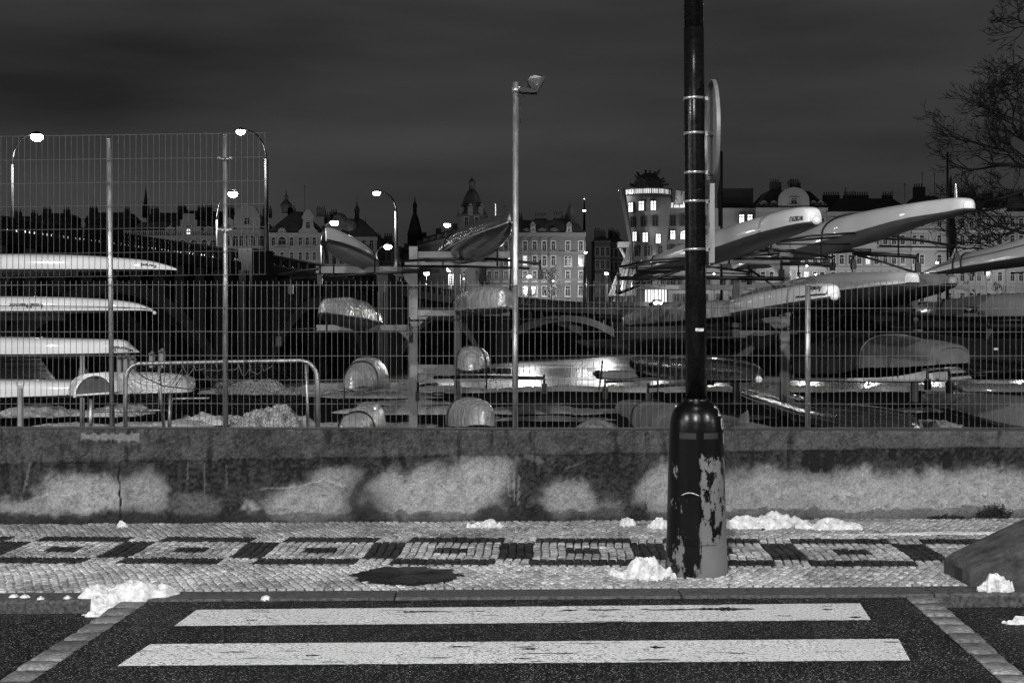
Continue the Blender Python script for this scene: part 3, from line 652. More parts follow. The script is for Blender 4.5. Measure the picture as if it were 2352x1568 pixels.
# ================================================================== FENCE
YF = 12.06
fe = thing('mesh_fence', 'low welded mesh fence running along the top of the concrete wall', 'fence', (0, YF, wtop(0)))
def wire_panel(xL, xR, yT, yB, hs, sp, par, tiltL=0., spike=0.035, Y=YF, rv=.0026, rh=.0031, seed=1, low=.0):
    r = random.Random(seed); b = MB(); pL, pR = P(xL, yT, Y).x, P(xR, yT, Y).x; W_ = pR-pL
    zt_, zb_ = P(0, yT, Y).z, P(0, yB, Y).z
    n = int(W_/sp); off = (W_-n*sp)/2
    def w(X, z, yy=0):
        return Vector((X+.0*z, Y+yy+.006*noise.noise(Vector((X*1.3, z, seed))), z+tiltL*(X-pL)/W_+.002*noise.noise(Vector((X*2, z*2, seed)))))
    for i in range(n+1):
        X = pL+off+i*sp; dx = r.uniform(-.0015, .0015)
        b.tube([w(X+dx, zb_-low, -.006), w(X-dx, (zt_+zb_)/2, -.006), w(X+dx, zt_+spike, -.006)], rv, 4, caps=False)
    for y in hs:
        z = P(0, y, Y).z; b.tube([w(pL+W_*k/8, z) for k in range(9)], rh, 4, caps=False)
    return b.build('wire_panel', M_wire if yB > 700 else mat('dull fence wire', .035, .6, nscale=8, namp=.5), par)
HS = (655, 708, 762, 817, 872, 927, 982)
for k, (a, c) in enumerate(((-830, -152), (-150, 515), (519, 1181), (1185, 1853), (1857, 2525), (2527, 3200))):
    wire_panel(a, c, 655, 982, HS, .0498, fe, .003*(k % 2), seed=k, low=.008)
def fpost(x0, x1, yt, par, Y=YF+.035, m=None, nm='post', yb=986):
    a, b_ = P(x0, yt, Y), P(x1, yt, Y); r_ = (b_.x-a.x)/2; zb_ = .74; b = MB(); cx = (a.x+b_.x)/2
    b.tube([(cx+(P(x0, yb, Y).x*0), Y, zb_), (cx, Y, a.z)], r_, 16); b.tube([(cx, Y, a.z), (cx, Y, a.z+.012)], r_*1.08, 16)
    return b.build(nm, m or M_galv, par)
fpost(1849, 1861, 657, fe); fpost(1177, 1189, 657, fe); fpost(-156, -144, 657, fe); fpost(2520, 2532, 657, fe)
for x in (1855,):
    for y in HS[1:6]:
        b = MB(); q = P(x+2, y, YF-.01); b.ball(q+Vector((0, -.006, 0)), .007, 8); b.build('clip', M_galv, fe)
tf = thing('ball_stop_fence', 'tall ball-stop mesh fence rising above the low fence at the left', 'fence', (P(250, 0, YF).x, YF, .75))
HT = (314, 369, 423, 476, 529, 584, 638)
wire_panel(-690, -44, 314, 638, HT, .0497, tf, .03, 0, YF-.012, seed=20, low=.0)
wire_panel(-40, 612, 314, 638, HT, .0497, tf, .030, .0, YF-.012, seed=21)
def lean_post(xt, xb, wd, yt, par):
    Y = YF+.035; a = P(xt, yt, Y); bt = P(xb, 985, Y); b = MB(); r_ = wd/F*Y/2; b.tube([Vector((bt.x, Y, .74)), a], r_, 16); b.tube([a, a+Vector((0, 0, .012))], r_*1.1, 16)
    b.build('post', M_galv, par)
lean_post(250, 258, 11.5, 322, tf); lean_post(517, 519, 11, 313, tf); lean_post(-160, -156, 11.5, 313, tf)
for y in (364, 528):
    for s in (-1, 1):
        b = MB(); q = P(517+s*13, y, YF); b.tube([q+Vector((0, -.02, 0)), q+Vector((0, .01, 0))], .016, 10); b.tube([q+Vector((0, -.03, 0)), q+Vector((0, -.02, 0))], .009, 6); b.box(q+Vector((-.04 if s > 0 else 0, -.004, -.008)), q+Vector((0 if s > 0 else .04, .012, .008))); b.build('clamp', M_galv, tf)

# ---- floodlight on a galvanised pole
Yp = YF+.10; fp = P(1183, 985, Yp)
fl = thing('floodlight_pole', 'slim galvanised pole with a tilted floodlight on top behind the mesh fence', 'floodlight', (fp.x, Yp, .0))
b = MB(); zt_ = P(0, 189, Yp).z; b.tube([(fp.x, Yp, .0), (P(1184.5, 189, Yp).x, Yp, zt_)], .0255, 20); b.build('pole', M_galv, fl)
b = MB(); za, zb_ = P(0, 214, Yp).z, P(0, 201, Yp).z; xx = P(1184.5, 0, Yp).x; b.tube([(xx, Yp, za), (xx, Yp, zb_)], .033, 20); b.box((xx+.02, Yp-.012, za), (xx+.036, Yp+.012, zb_+.005)); b.build('collar', M_galv, fl)
D1 = lambda cx_, cy_: P(1157.2+.078*cx_, 159.9+.078*cy_, Yp)
def prismD(pts, y0, y1, nm, m_, par):
    b = MB(); q = [D1(*p) for p in pts]; b.prism([(v.x, v.z) for v in q], Yp+y0, Yp+y1); return b.build(nm, m_, par)
prismD([(450, 600), (540, 570), (800, 620), (960, 640), (960, 715), (880, 730), (560, 712), (455, 690)], -.095, .03, 'bracket', M_strap, fl)
prismD([(560, 575), (620, 400), (720, 440), (640, 600)], -.03, .03, 'bracket', M_strap, fl)
prismD([(720, 440), (690, 360), (980, 520), (970, 650), (850, 640), (780, 560)], -.095, .05, 'bracket', M_strap, fl)
M_hsg = mat('floodlight housing', .20, .6, .2, nscale=20, namp=.4)
h = prismD([(720, 345), (790, 235), (840, 250), (880, 215), (1140, 268), (985, 530)], -.085, .085, 'lamp_housing', M_hsg, fl)
b = MB()
for k in range(6):
    t = k/6; a = D1(740+20*t*5, 330+t*165); c_ = D1(1125-135*t, 290+t*215); b.tube([a+Vector((0, -.088, 0)), c_+Vector((0, -.088, 0))], .003, 4)
b.build('cooling_rib', M_strap, fl)
prismD([(1100, 205), (1215, 285), (970, 715), (930, 640), (1140, 262)], -.10, .10, 'lamp_frame', M_strap, fl)
b = MB(); b.tube([D1(565, 700), D1(578, 800), D1(550, 1000), D1(500, 1200), D1(480, 1230)], .004, 6); b.tube([D1(480, 1000), D1(505, 1300), D1(510, 1440), D1(480, 1580)], .004, 6); b.build('cable', M_strap, fl)

# ================================================================== YARD
YB = 33.0
yb_ = MB(); vs = []; nx, ny = 90, 30; x0, x1 = -30, 30
for j in range(ny+1):
    for i in range(nx+1):
        X = x0+(x1-x0)*i/nx; Y = 12.2+(YB-12.2)*j/ny; vs.append((X, Y, .03*noise.noise(Vector((X*.4, Y*.4, 0)))+(0 if j < ny else 0)))
yb_.add(vs, [(j*(nx+1)+i, j*(nx+1)+i+1, (j+1)*(nx+1)+i+1, (j+1)*(nx+1)+i) for j in range(ny) for i in range(nx)], 0, True)
yb_.add([(-30, YB, 0), (30, YB, 0), (34, 46, -6.5), (-34, 46, -6.5)], [(0, 1, 2, 3)])
M_yard = mat('wet dark gravel', .010, .9, spec=.05, nscale=9, namp=.5, bump=.8, bscale=30, dist=.03)
tag(yb_.build('yard_ground', M_yard), kind='structure')
for (a, c_) in ((-300, -30), (30, 300)):
    b = MB(); b.add([(a, 12.2, -.01), (c_, 12.2, -.01), (c_, YB, -.01), (a, YB, -.01)], [(0, 1, 2, 3)]); b.add([(a, YB, -.01), (c_, YB, -.01), (c_, 46, -6.5), (a, 46, -6.5)], [(0, 1, 2, 3)])
    tag(b.build('yard_side', M_yard), kind='structure')
def YG(x, y):                        # yard ground (z = 0) seen at x,y
    Y = EYE*F/(y-HY); return Vector(((x-CX)/F*Y, Y, 0))
def drift(x0, x1, yb, h, dep, seed, **k):
    a, b_ = YG(x0, yb), YG(x1, yb); c_ = (a+b_)/2; c_.y += dep*.7; c_.y = min(c_.y, YB-.1)
    o = pile('yard_snow', c_, (b_.x-a.x)/2*1.1, dep, h, seed, '', base=lambda x: .0, n=k.get('n', 60), rough=.22); tag(o, kind='stuff'); return o
for i, (a, c_, yy, h, d) in enumerate(((-40, 160, 958, .20, .9), (150, 330, 956, .17, .8), (330, 470, 985, .12, .8), (60, 250, 984, .08, .5), (210, 420, 984, .10, .6), (400, 560, 975, .22, .5), (520, 720, 984, .36, .6), (640, 1000, 985, .08, .8),
        (430, 680, 908, .36, .7), (600, 790, 908, .24, .7), (700, 1000, 914, .12, 1.2), (760, 1180, 951, .13, .9), (800, 1050, 930, .08, .8), (1050, 1450, 950, .13, .8), (1100, 1420, 966, .05, .6), (1330, 1420, 984, .14, .5), (1560, 1800, 962, .05, .5), (1780, 1900, 940, .05, .5),
        (2090, 2230, 984, .14, .5), (2060, 2200, 945, .06, .5), (2150, 2420, 930, .09, .7), (780, 1180, 901, .13, .6), (1120, 1500, 900, .16, .6), (1380, 1700, 900, .18, .6), (1650, 2000, 900, .15, .6), (1950, 2250, 900, .16, .6), (2200, 2420, 899, .2, .6), (2180, 2400, 899, .3, .7))):
    drift(a, c_, yy, h, d, 40.+i*3.1)

# ---- boat racks: post with arms either side
YR = 21.0
def rack(px, ytop, pw, arms, label, Y=YR, braces=True):
    BM = M_beam if Y < 24 else mat('dark rack steel', .07, .6)
    c_ = Vector(((px-CX)/F*Y, Y, 0)); t = thing('boat_rack', label, 'boat rack', c_, group='steel boat racks')
    w = pw/F*Y; zt_ = EYE-(ytop-HY)/F*Y; b = MB()
    # H section post
    b.box((c_.x-w/2, Y-.06, 0), (c_.x+w/2, Y-.048, zt_)); b.box((c_.x-w/2, Y+.048, 0), (c_.x+w/2, Y+.06, zt_)); b.box((c_.x-.004, Y-.047, 0), (c_.x+.004, Y+.047, zt_)); b.box((c_.x-w/2-.004, Y-.065, zt_), (c_.x+w/2+.004, Y+.065, zt_+.01))
    b.build('post', BM, t)
    for (xa, xb, ya, yb2) in arms:
        q0, q1 = P(xa, ya, Y), P(xb, yb2, Y); b = MB(); y0, y1 = -.035, .035
        b.box((q0.x, Y+y0, q1.z), (q1.x, Y+y0+.008, q0.z)); b.box((q0.x, Y+y1-.008, q1.z), (q1.x, Y+y1, q0.z)); b.box((q0.x, Y+y0, q0.z+.001), (q1.x, Y+y1, q0.z+.008)); b.box((q0.x, Y+y0, q1.z-.008), (q1.x, Y+y1, q1.z-.001))
        s = 1 if q0.x > c_.x else -1; near = q0.x if s > 0 else q1.x
        b.add([(near, Y, q1.z-.01), (near+s*.16, Y, q1.z-.01), (near, Y, q1.z-.17)], [(0, 1, 2)])
        b.build('arm', M_beam, t)
    return t
rack(950, 568, 19, [(727, 940, 613, 626), (727, 940, 747, 758), (730, 940, 881, 892), (960, 1171, 579, 591), (960, 1171, 713, 724), (960, 1173, 847, 857), (760, 940, 1010, 1022), (960, 1170, 1000, 1012)], 'front steel rack post left of the floodlight pole, with arms holding tarp-wrapped boats')
rack(1802, 549, 20, [(1812, 2012, 559, 571.5), (1644, 1791, 593, 605), (1812, 2010, 690, 703), (1600, 1791, 728, 740), (1640, 1791, 866, 878), (1812, 1890, 840, 850), (1640, 1791, 1000, 1012)], 'front steel rack post right of the lamp post, under the long white shells')
rack(1035, 590, 15, [(930, 1027, 599, 608), (1043, 1141, 599, 608), (1043, 1141, 838, 846), (930, 1027, 838, 846)], 'rear steel rack post half hidden behind the wrapped boats', 27.5) if 0 else None
rack(1690, 640, 14, [(1560, 1682, 655, 665), (1698, 1830, 650, 660), (1560, 1682, 775, 784), (1698, 1830, 760, 770), (1640, 1682, 862, 870)], 'rear dark rack post seen just right of the lamp post', 28.5)
rack(1050, 601, 14, [(930, 1042, 603, 612), (1058, 1140, 603, 612), (960, 1042, 838, 846), (1058, 1141, 838, 846)], 'rear rack post behind the tarp-wrapped boats by the floodlight pole', 28.5)
rack(2100, 640, 14, [(1980, 2092, 650, 660), (2108, 2230, 740, 750), (2108, 2260, 655, 664)], 'rear rack post behind the grey upturned hulls at the right', 28.5)
rack(-60, 560, 19, [(-50, 180, 622, 632), (-50, 150, 724, 735), (-50, 180, 811, 822)], 'left rack whose arms carry the named white shells', 22.3)
# left rack beams lie under the named shells
YL = 22.0

# ================================================================== BOATS
def cr(a, b, c, d, t):
    return .5*((2*b)+(-a+c)*t+(2*a-5*b+4*c-d)*t*t+(-a+3*b-3*c+d)*t*t*t)
class Hull:
    def __init__(s, st, e1=.8, e2=.72, deck=.25, M=36, endcap=True, flat=False):
        # st: (x, ytop, ybottom, Y, halfwidth)
        s.e1, s.e2, s.dk = e1, e2, deck
        K = []
        for (x, yt, yb, Y, w) in st:
            B = P(x, yb, Y); K.append((B.x, B.y, B.z, max(.004, (yb-yt)/F*Y), w))
        s.K = K; s.M = M
    def at(s, t):
        K = s.K; n = len(K)-1; u = min(max(t, 0), 1)*n; i = min(int(u), n-1); f = u-i
        a, b, c, d = K[max(i-1, 0)], K[i], K[i+1], K[min(i+2, n)]
        r_ = [cr(a[k], b[k], c[k], d[k], f) for k in range(5)]; r_[3] = max(.003, r_[3]); r_[4] = max(.003, r_[4]); return r_
    def frame(s, t):
        a, b = s.at(max(0, t-.01)), s.at(min(1, t+.01)); d = Vector((b[0]-a[0], b[1]-a[1], 0)).normalized(); return Vector((d.y, -d.x, 0))   # side
    def pt(s, t, th, off=0.):
        q = s.at(t); sd = s.frame(t); c, sn = math.cos(th), math.sin(th)
        W_ = q[4]+off; 
        if sn >= 0: x = W_*math.copysign(abs(c)**s.e1, c); z = (q[3]+off)*abs(sn)**s.e2
        else: x = W_*.985*math.copysign(abs(c)**.9, c); z = -(s.dk*q[4]+off)*abs(sn)**1.3
        return Vector((q[0], q[1], q[2]))+sd*x+Vector((0, 0, z))
    def hull(s, nm, m, par, N_=18, wob=0., seed=0):
        b = MB(); vs = []; M = s.M
        for i in range(M+1):
            t = i/M
            for k in range(N_+1):
                v = s.pt(t, math.pi*k/N_)
                if wob: v += Vector((0, 0, 1))*wob*noise.noise(v*2.2+Vector((seed, 0, 0)))+s.frame(t)*wob*noise.noise(v*2.9+Vector((0, seed, 0)))
                vs.append(v)
        fs = [(i*(N_+1)+k, (i+1)*(N_+1)+k, (i+1)*(N_+1)+k+1, i*(N_+1)+k+1) for i in range(M) for k in range(N_)]
        fs += [tuple(range(N_+1)), tuple(M*(N_+1)+k for k in range(N_, -1, -1))]
        b.add(vs, fs, 0, True); return b.build(nm, m, par)
    def deckm(s, nm, m, par, N_=8, ta=0., tb=1.):
        b = MB(); vs = []; M = s.M
        for i in range(M+1):
            t = ta+(tb-ta)*i/M
            for k in range(N_+1): vs.append(s.pt(t, math.pi+math.pi*k/N_)-Vector((0, 0, .001)))
        fs = [(i*(N_+1)+k, i*(N_+1)+k+1, (i+1)*(N_+1)+k+1, (i+1)*(N_+1)+k) for i in range(M) for k in range(N_)]
        fs += [tuple(range(N_+1)), tuple(M*(N_+1)+k for k in range(N_, -1, -1))]
        b.add(vs, fs, 0, True); return b.build(nm, m, par)
    def rail(s, nm, m, par, r_, th=(0, math.pi), ta=0, tb=1):
        b = MB()
        for h in th: b.tube([s.pt(ta+(tb-ta)*i/s.M, h, r_*.4) for i in range(s.M+1)], r_, 6)
        return b.build(nm, m, par)
    def strap(s, t, par, down=.25, r_=.011, skew=0.):
        b = MB(); pts = [s.pt(t+skew*math.cos(math.pi*k/20), math.pi*k/20, .012) for k in range(21)]
        b.tube([pts[0]-Vector((0, 0, down))]+pts+[pts[-1]-Vector((0, 0, down))], r_, 5); return b.build('strap', M_strap, par)
    def side_text(s, txt, t0, t1, th, size, par, m=None, flip=True, side=0):
        # upside-down lettering on the hull side, u runs from t0 to t1
        th0 = math.pi-th if side else th
        def fn(u, v):
            t = t0+(t1-t0)*u; return s.pt(t, th0-(v*size if not side else -v*size), .006)
        return fn
def boat(nm, label, cat, st, mh, md=None, dk=.25, e1=.8, e2=.72, wob=0., straps=(), rail_=None, ball=None, group=None, M=36, fin=None, riggers=(), down=.25, seed=0):
    H = Hull(st, e1, e2, dk, M); q = H.at(.5); t = thing(nm, label, cat, (q[0], q[1], q[2]), group=group)
    H.hull('hull', mh, t, wob=wob, seed=seed); H.deckm('deck', md or M_deck, t)
    for s_ in straps:
        a = s_ if isinstance(s_, tuple) else (s_, 0.); H.strap(a[0], t, down, skew=a[1])
    if rail_: H.rail('gunwale', rail_[1], t, rail_[0])
    if ball is not None:
        v = H.at(ball[0]); c_ = Vector((v[0], v[1], v[2]+v[3]*ball[2])); sd = H.frame(ball[0]); ax_ = Vector((-sd.y, sd.x, 0))*(1 if ball[0] > .5 else -1)
        b = MB(); b.ball(c_+ax_*ball[1]*.7, ball[1], 14); b.build('bow_ball', M_white if len(ball) < 4 else ball[3], t)
    if fin:
        v = H.pt(fin[0], math.pi/2); d = (H.pt(min(1, fin[0]+.02), math.pi/2)-H.pt(fin[0], math.pi/2)).normalized(); h, w = fin[1], fin[2]; sd = H.frame(fin[0])*.006
        b = MB(); pts = [v-d*w/2-Vector((0, 0, .03)), v+d*w/2-Vector((0, 0, .03)), v+d*w*.3+Vector((0, 0, h)), v+d*w*.0+Vector((0, 0, h))]
        b.add([p-sd for p in pts]+[p+sd for p in pts], [(0, 1, 2, 3), (7, 6, 5, 4), (0, 4, 5, 1), (1, 5, 6, 2), (2, 6, 7, 3), (3, 7, 4, 0)]); b.build('fin', M_silver if len(fin) < 4 else fin[3], t)
    for (tt, ln, drop, side) in riggers:
        v = H.at(tt); c_ = Vector((v[0], v[1], v[2])); sd = H.frame(tt)*side; al = Vector((-sd.y, sd.x, 0))
        b = MB(); e_ = c_+sd*(v[4]+ln)-Vector((0, 0, drop)); 
        b.tube([c_+sd*v[4]*.5+al*.4, c_+sd*(v[4]+ln*.5)+al*.2-Vector((0, 0, drop*.3)), e_], .014, 6); b.tube([c_+sd*v[4]*.5-al*.4, e_], .014, 6); b.tube([c_+sd*v[4]*.8-Vector((0, 0, .12)), e_-sd*.06-Vector((0, 0, .02))], .010, 6)
        b.tube([e_-Vector((0, 0, .09)), e_+Vector((0, 0, .05))], .012, 6)
        b.box(e_-Vector((.03, .03, .16)), e_+Vector((.03, .02, -.09))); b.build('rigger', M_black, t)
    return t, H
def lettering(H, txt, tc_, halflen, thc, vh, par, side, m=M_ink):
    """rotated by 180 degrees: the boats lie upside down. halflen in t, vh in theta"""
    cu = bpy.data.curves.new('t', 'FONT'); cu.body = txt; cu.size = 1.; cu.align_x = 'CENTER'; cu.align_y = 'CENTER'; cu.resolution_u = 3; cu.offset = .03
    ob = bpy.data.objects.new('t', cu); COL.objects.link(ob); dg = bpy.context.evaluated_depsgraph_get(); me = bpy.data.meshes.new_from_object(ob.evaluated_get(dg)); bpy.data.objects.remove(ob)
    bm = bmesh.new(); bm.from_mesh(me); bmesh.ops.triangulate(bm, faces=bm.faces)
    xs = [v.co.x for v in bm.verts]; ys = [v.co.y for v in bm.verts]; w = (max(xs)-min(xs))/2; xc_ = (max(xs)+min(xs))/2; h = (max(ys)-min(ys)); ym = (max(ys)+min(ys))/2
    for v in bm.verts:
        u = (v.co.x-xc_)/w*halflen; vv = (v.co.y-ym)/h*vh
        v.co = H.pt(tc_+u*side, thc+vv*(1 if thc > math.pi/2 else -1), .006)
    bm.to_mesh(me); bm.free(); me.name = 'lettering'; me.materials.clear(); me.materials.append(m)
    o = bpy.data.objects.new('lettering', me); COL.objects.link(o); o.parent = par; me.transform(parent_inv(par)); return o

LS = 'rowing shells lying upside down on the racks'
# --- left stack, side-on; t runs left to right; camera side is theta = 0 or pi
def left_shell(label, pts, txt=None, tpos=None, ball=None, dk=.5, down=.1, th=.5, Y=YL):
    w0 = .27; st = []
    for (x, yt, yb, w) in pts: st.append((x, yt, yb, Y, w))
    t, H = boat('rowing_shell', label, 'rowing boat', st, M_white, dk=.14, straps=(), ball=ball, group=LS, M=60, e2=.42, e1=.62)
    return t, H
t, H = left_shell('white shell marked Sergej, topmost of the left stack', [(-900, 612, 620, .03), (-700, 585, 620, .2), (-300, 581, 620, .29), (0, 583, 619, .29), (180, 586, 619, .28), (290, 593, 619, .22), (345, 599, 619, .15), (385, 609, 619.5, .07), (406, 617, 620.5, .015)])
def tx(H, x):                     # parameter t whose section sits at reading-grid x
    best = min(range(1001), key=lambda i: abs(CX+F*H.at(i/1000)[0]/H.at(i/1000)[1]-x)); return best/1000
def camside(H, t): return math.pi if H.pt(t, math.pi).y < H.pt(t, 0).y else 0
def name_on(H, par, txt, x0, x1, yf0, yf1, m=M_ink):
    ta, tb = tx(H, x0), tx(H, x1); cs = camside(H, (ta+tb)/2); e = 1/H.e2
    def th(fr): a = math.asin(min(.99, fr**e)); return math.pi-a if cs else a
    a, b_ = th(yf0), th(yf1); sgn = -1
    cu_side = sgn if tb > ta else -sgn
    lettering(H, txt, (ta+tb)/2, abs(tb-ta)/2, (a+b_)/2, abs(b_-a), par, cu_side, m)
name_on(H, t, 'Sergej', 330, 364, .18, .62)
t, H = left_shell('white shell marked Russell Peacock, second from the top of the left stack', [(-900, 700, 713, .03), (-700, 683, 714, .2), (-300, 679, 714, .29), (0, 680, 714, .29), (150, 682, 713.5, .28), (250, 687, 713, .23), (310, 695, 712.5, .13), (340, 705, 713, .06), (352, 711, 716, .02)], ball=(1., .03, -.5))
name_on(H, t, 'Russell Peacock', 36, 112, .2, .5)
H.rail('pinstripe', M_ink, t, .006, (math.pi-.06,) if camside(H, .5) else (.06,), .02, .95)
t, H = left_shell('white shell marked Mžourek with a blunt sloping bow, third in the left stack', [(-900, 800, 810, .03), (-700, 776, 811, .2), (-300, 772, 812, .3), (0, 773, 812, .3), (150, 776, 811, .3), (240, 778, 810, .26), (284, 780.5, 809.5, .17), (304, 794, 809, .09), (321, 807.5, 809, .02)])
name_on(H, t, 'Mžourek', 264, 309, .12, .50)
t, H = left_shell('white shell at the bottom of the left stack, behind the upturned dinghy', [(-900, 890, 908, .03), (-600, 872, 910, .3), (-100, 870, 911, .33), (60, 871, 908, .33), (160, 873, 905, .33), (260, 874, 902, .3), (330, 885, 901, .1)], Y=21.6)
for (x_, y_, l_) in ((195, 872, 1),):
    pass
# --- dinghy with transom
st = [(214, 857, 908, 17.6, .29), (222, 856, 906, 17.75, .30), (300, 853.5, 903, 18.1, .29), (370, 855, 902, 18.4, .26), (410, 859, 901, 18.6, .19), (435, 864, 897, 18.75, .09), (447, 868, 890, 18.8, .02)]
t, H = boat('dinghy', 'upturned rounded dinghy with a grey transom and shiny dark bow, beside the goal frame', 'dinghy', st, M_white, dk=.1, e1=.9, e2=.75, rail_=(.012, M_black))
b = MB(); n = 28; nose = []
for i in range(9):
    tt = .66+.34*i/8
    for k in range(n+1): nose.append(H.pt(tt, math.pi*k/n, .004))
b.add(nose, [(i*(n+1)+k, (i+1)*(n+1)+k, (i+1)*(n+1)+k+1, i*(n+1)+k+1) for i in range(8) for k in range(n)], 0, True); b.build('bow_cover', M_silver, t)
# transom face turned towards the camera at the left end
b = MB(); C0 = P(217, 884, 17.3); vs = []; n = 26
def tr(a, f, d=0.): return P(217+47*f*math.cos(a), 904-47*f*max(-.1, math.sin(a))+(5 if math.sin(a) < 0 else 0)-(217+47*f*math.cos(a)-217)*.08, 17.3)+Vector((0, d, 0))
ringo = [tr(math.pi*k/n, 1) for k in range(n+1)]; ringi = [tr(math.pi*k/n, .88) for k in range(n+1)]
b.add([p-Vector((0, .02, 0)) for p in ringo]+[p-Vector((0, .02, 0)) for p in ringi]+[p+Vector((.12*0, .5, 0)) for p in ringo], [(k, k+1, n+2+k, n+1+k) for k in range(n)]+[(k, k+1, 2*n+3+k, 2*n+2+k) for k in range(n)], 0, True); b.build('transom_rim', M_white, t)
b = MB(); b.add([p for p in ringi]+[P(217, 906, 17.35)], [(k, k+1, n+1) for k in range(n)]); b.build('transom', mat('transom grey', .09, .45, nscale=3, namp=.3), t)
b = MB(); b.tube([P(172, 908, 17.28), P(262, 902, 17.28)], .014, 6); b.build('transom_rail', M_white, t)
b = MB(); b.tube([P(220, 868, 17.36), P(220, 868, 17.28)], .022, 14); b.build('drain_port', M_strap, t)

# --- centre left column, boats pointing at the camera
CC = 'wrapped boats on the rack beside the floodlight pole'
t, H = boat('canoe', 'white upturned canoe with dark gunwale, topmost left of the rack post', 'canoe', [(747, 524, 553, 16.6, .015), (753, 522, 556, 16.9, .06), (768, 527, 563, 17.6, .13), (795, 543, 577, 18.8, .2), (822, 562, 591, 20.2, .22), (845, 584, 601, 21.6, .14), (862, 604, 610, 22.8, .02)], M_white, mat('pale spray deck', .42, .6, nscale=2, namp=.15), dk=.6, e1=.9, e2=.85, rail_=(.022, M_black), straps=((.62, .06),), down=.3)
b = MB(); b.tube([P(742.5, 520, 16.55), P(743, 540, 16.5), P(744, 556, 16.55), P(752, 594, 16.9)], .022, 6); b.build('stem', M_black, t)
t, H = boat('covered_boat', 'boat in pale cover with dark rim, middle level on the left arms', 'boat', [(741, 693, 719, 17.0, .02), (745, 688, 722, 17.1, .06), (765, 684, 727, 17.8, .17), (800, 686, 734, 19.4, .26), (832, 700, 740, 21.2, .27), (855, 724, 744, 23, .16), (866, 740, 746, 24.5, .03)], M_silver, M_canvas, dk=.4, e1=.85, e2=.75, wob=.03, rail_=(.016, M_black), straps=((.55, .07),), down=.2, seed=3)
t, H = boat('covered_boat', 'silver foil wrapped boat with a pointed keel, lower left arms of the rack', 'boat', [(806, 864, 892, 17.2, .02), (811, 850, 891, 17.4, .09), (822, 834, 887, 18., .16), (838, 822, 882, 18.8, .20), (855, 824, 879, 20., .20), (870, 842, 879, 21.4, .13), (881, 866, 881, 22.5, .02)], M_silver, M_silver, dk=.5, e1=.9, e2=.8, wob=.035, straps=((.35, .1),), down=.15, seed=4)
t, H = boat('covered_boat', 'silver foil wrapped boat at ground level left of the rack post', 'boat', [(786, 976, 994, 15.2, .04), (800, 958, 994, 15.6, .10), (820, 940, 994, 16.2, .16), (840, 926, 992, 17., .19), (856, 922, 989, 18., .17), (866, 940, 987, 19, .10), (873, 968, 985, 20, .02)], M_silver, M_silver, dk=.2, e1=.9, e2=.8, wob=.035, straps=((.25, .12),), down=.1, seed=5)
# --- centre right column
t, H = boat('covered_boat', 'dark glossy covered boat rearing up beside the floodlight pole, fin on its back', 'boat', [(1024, 566, 580, 25.5, .15), (1052, 540, 578, 23, .26), (1082, 521, 567, 20.6, .30), (1112, 508, 550, 18.6, .26), (1142, 497, 532, 17., .17), (1160, 491, 520, 16.2, .08), (1171, 488, 511, 15.8, .02)], mat('dark foil cover', .085, .2, .5, nscale=5, namp=.4, bump=.35, bscale=14, dist=.02), mat('dark hull paint', .012, .25, nscale=2, namp=.6), dk=.75, e1=.9, e2=.85, wob=.01, rail_=(.010, M_silver), straps=((.3, -.09),), fin=(.64, .16, .07), down=.3, seed=6)
t, H = boat('covered_boat', 'boat in wrinkled white cover on the middle right arms beside the floodlight pole', 'boat', [(1052, 702, 712, 23, .05), (1066, 684, 712, 22, .18), (1090, 667, 712, 20.6, .27), (1118, 658, 711, 19.2, .29), (1138, 657, 709, 18.2, .24), (1149, 662, 706, 17.7, .14), (1154, 668, 703, 17.5, .04)], M_silver, M_canvas, dk=.25, e1=.75, e2=.6, wob=.03, straps=((.3, -.1),), down=.2, seed=7)
t, H = boat('covered_boat', 'bell-shaped grey covered bow on the lower right arms, strap over it', 'boat', [(1082, 838, 850, 16.4, .03), (1082, 815, 849, 16.6, .10), (1082, 800, 847, 17.1, .155), (1083, 795, 845, 18, .19), (1086, 796, 843, 20, .24), (1088, 800, 842, 23, .22), (1089, 812, 841, 26, .05)], M_silver, M_canvas, dk=.3, e1=.7, e2=.8, wob=.015, straps=((.42, .0),), down=.25, seed=8)
t, H = boat('covered_boat', 'wide silver foil wrapped boat at ground level right of the rack post', 'boat', [(1110, 945, 976, 15.0, .02), (1106, 930, 978, 15.2, .12), (1096, 920, 979, 15.8, .19), (1084, 915, 978, 16.8, .23), (1070, 915, 976, 18., .25), (1058, 925, 975, 19.6, .18), (1052, 940, 973, 21, .03)], M_silver, M_canvasd, dk=.15, e1=.8, e2=.7, wob=.03, straps=((.6, .0),), down=.1, seed=9)
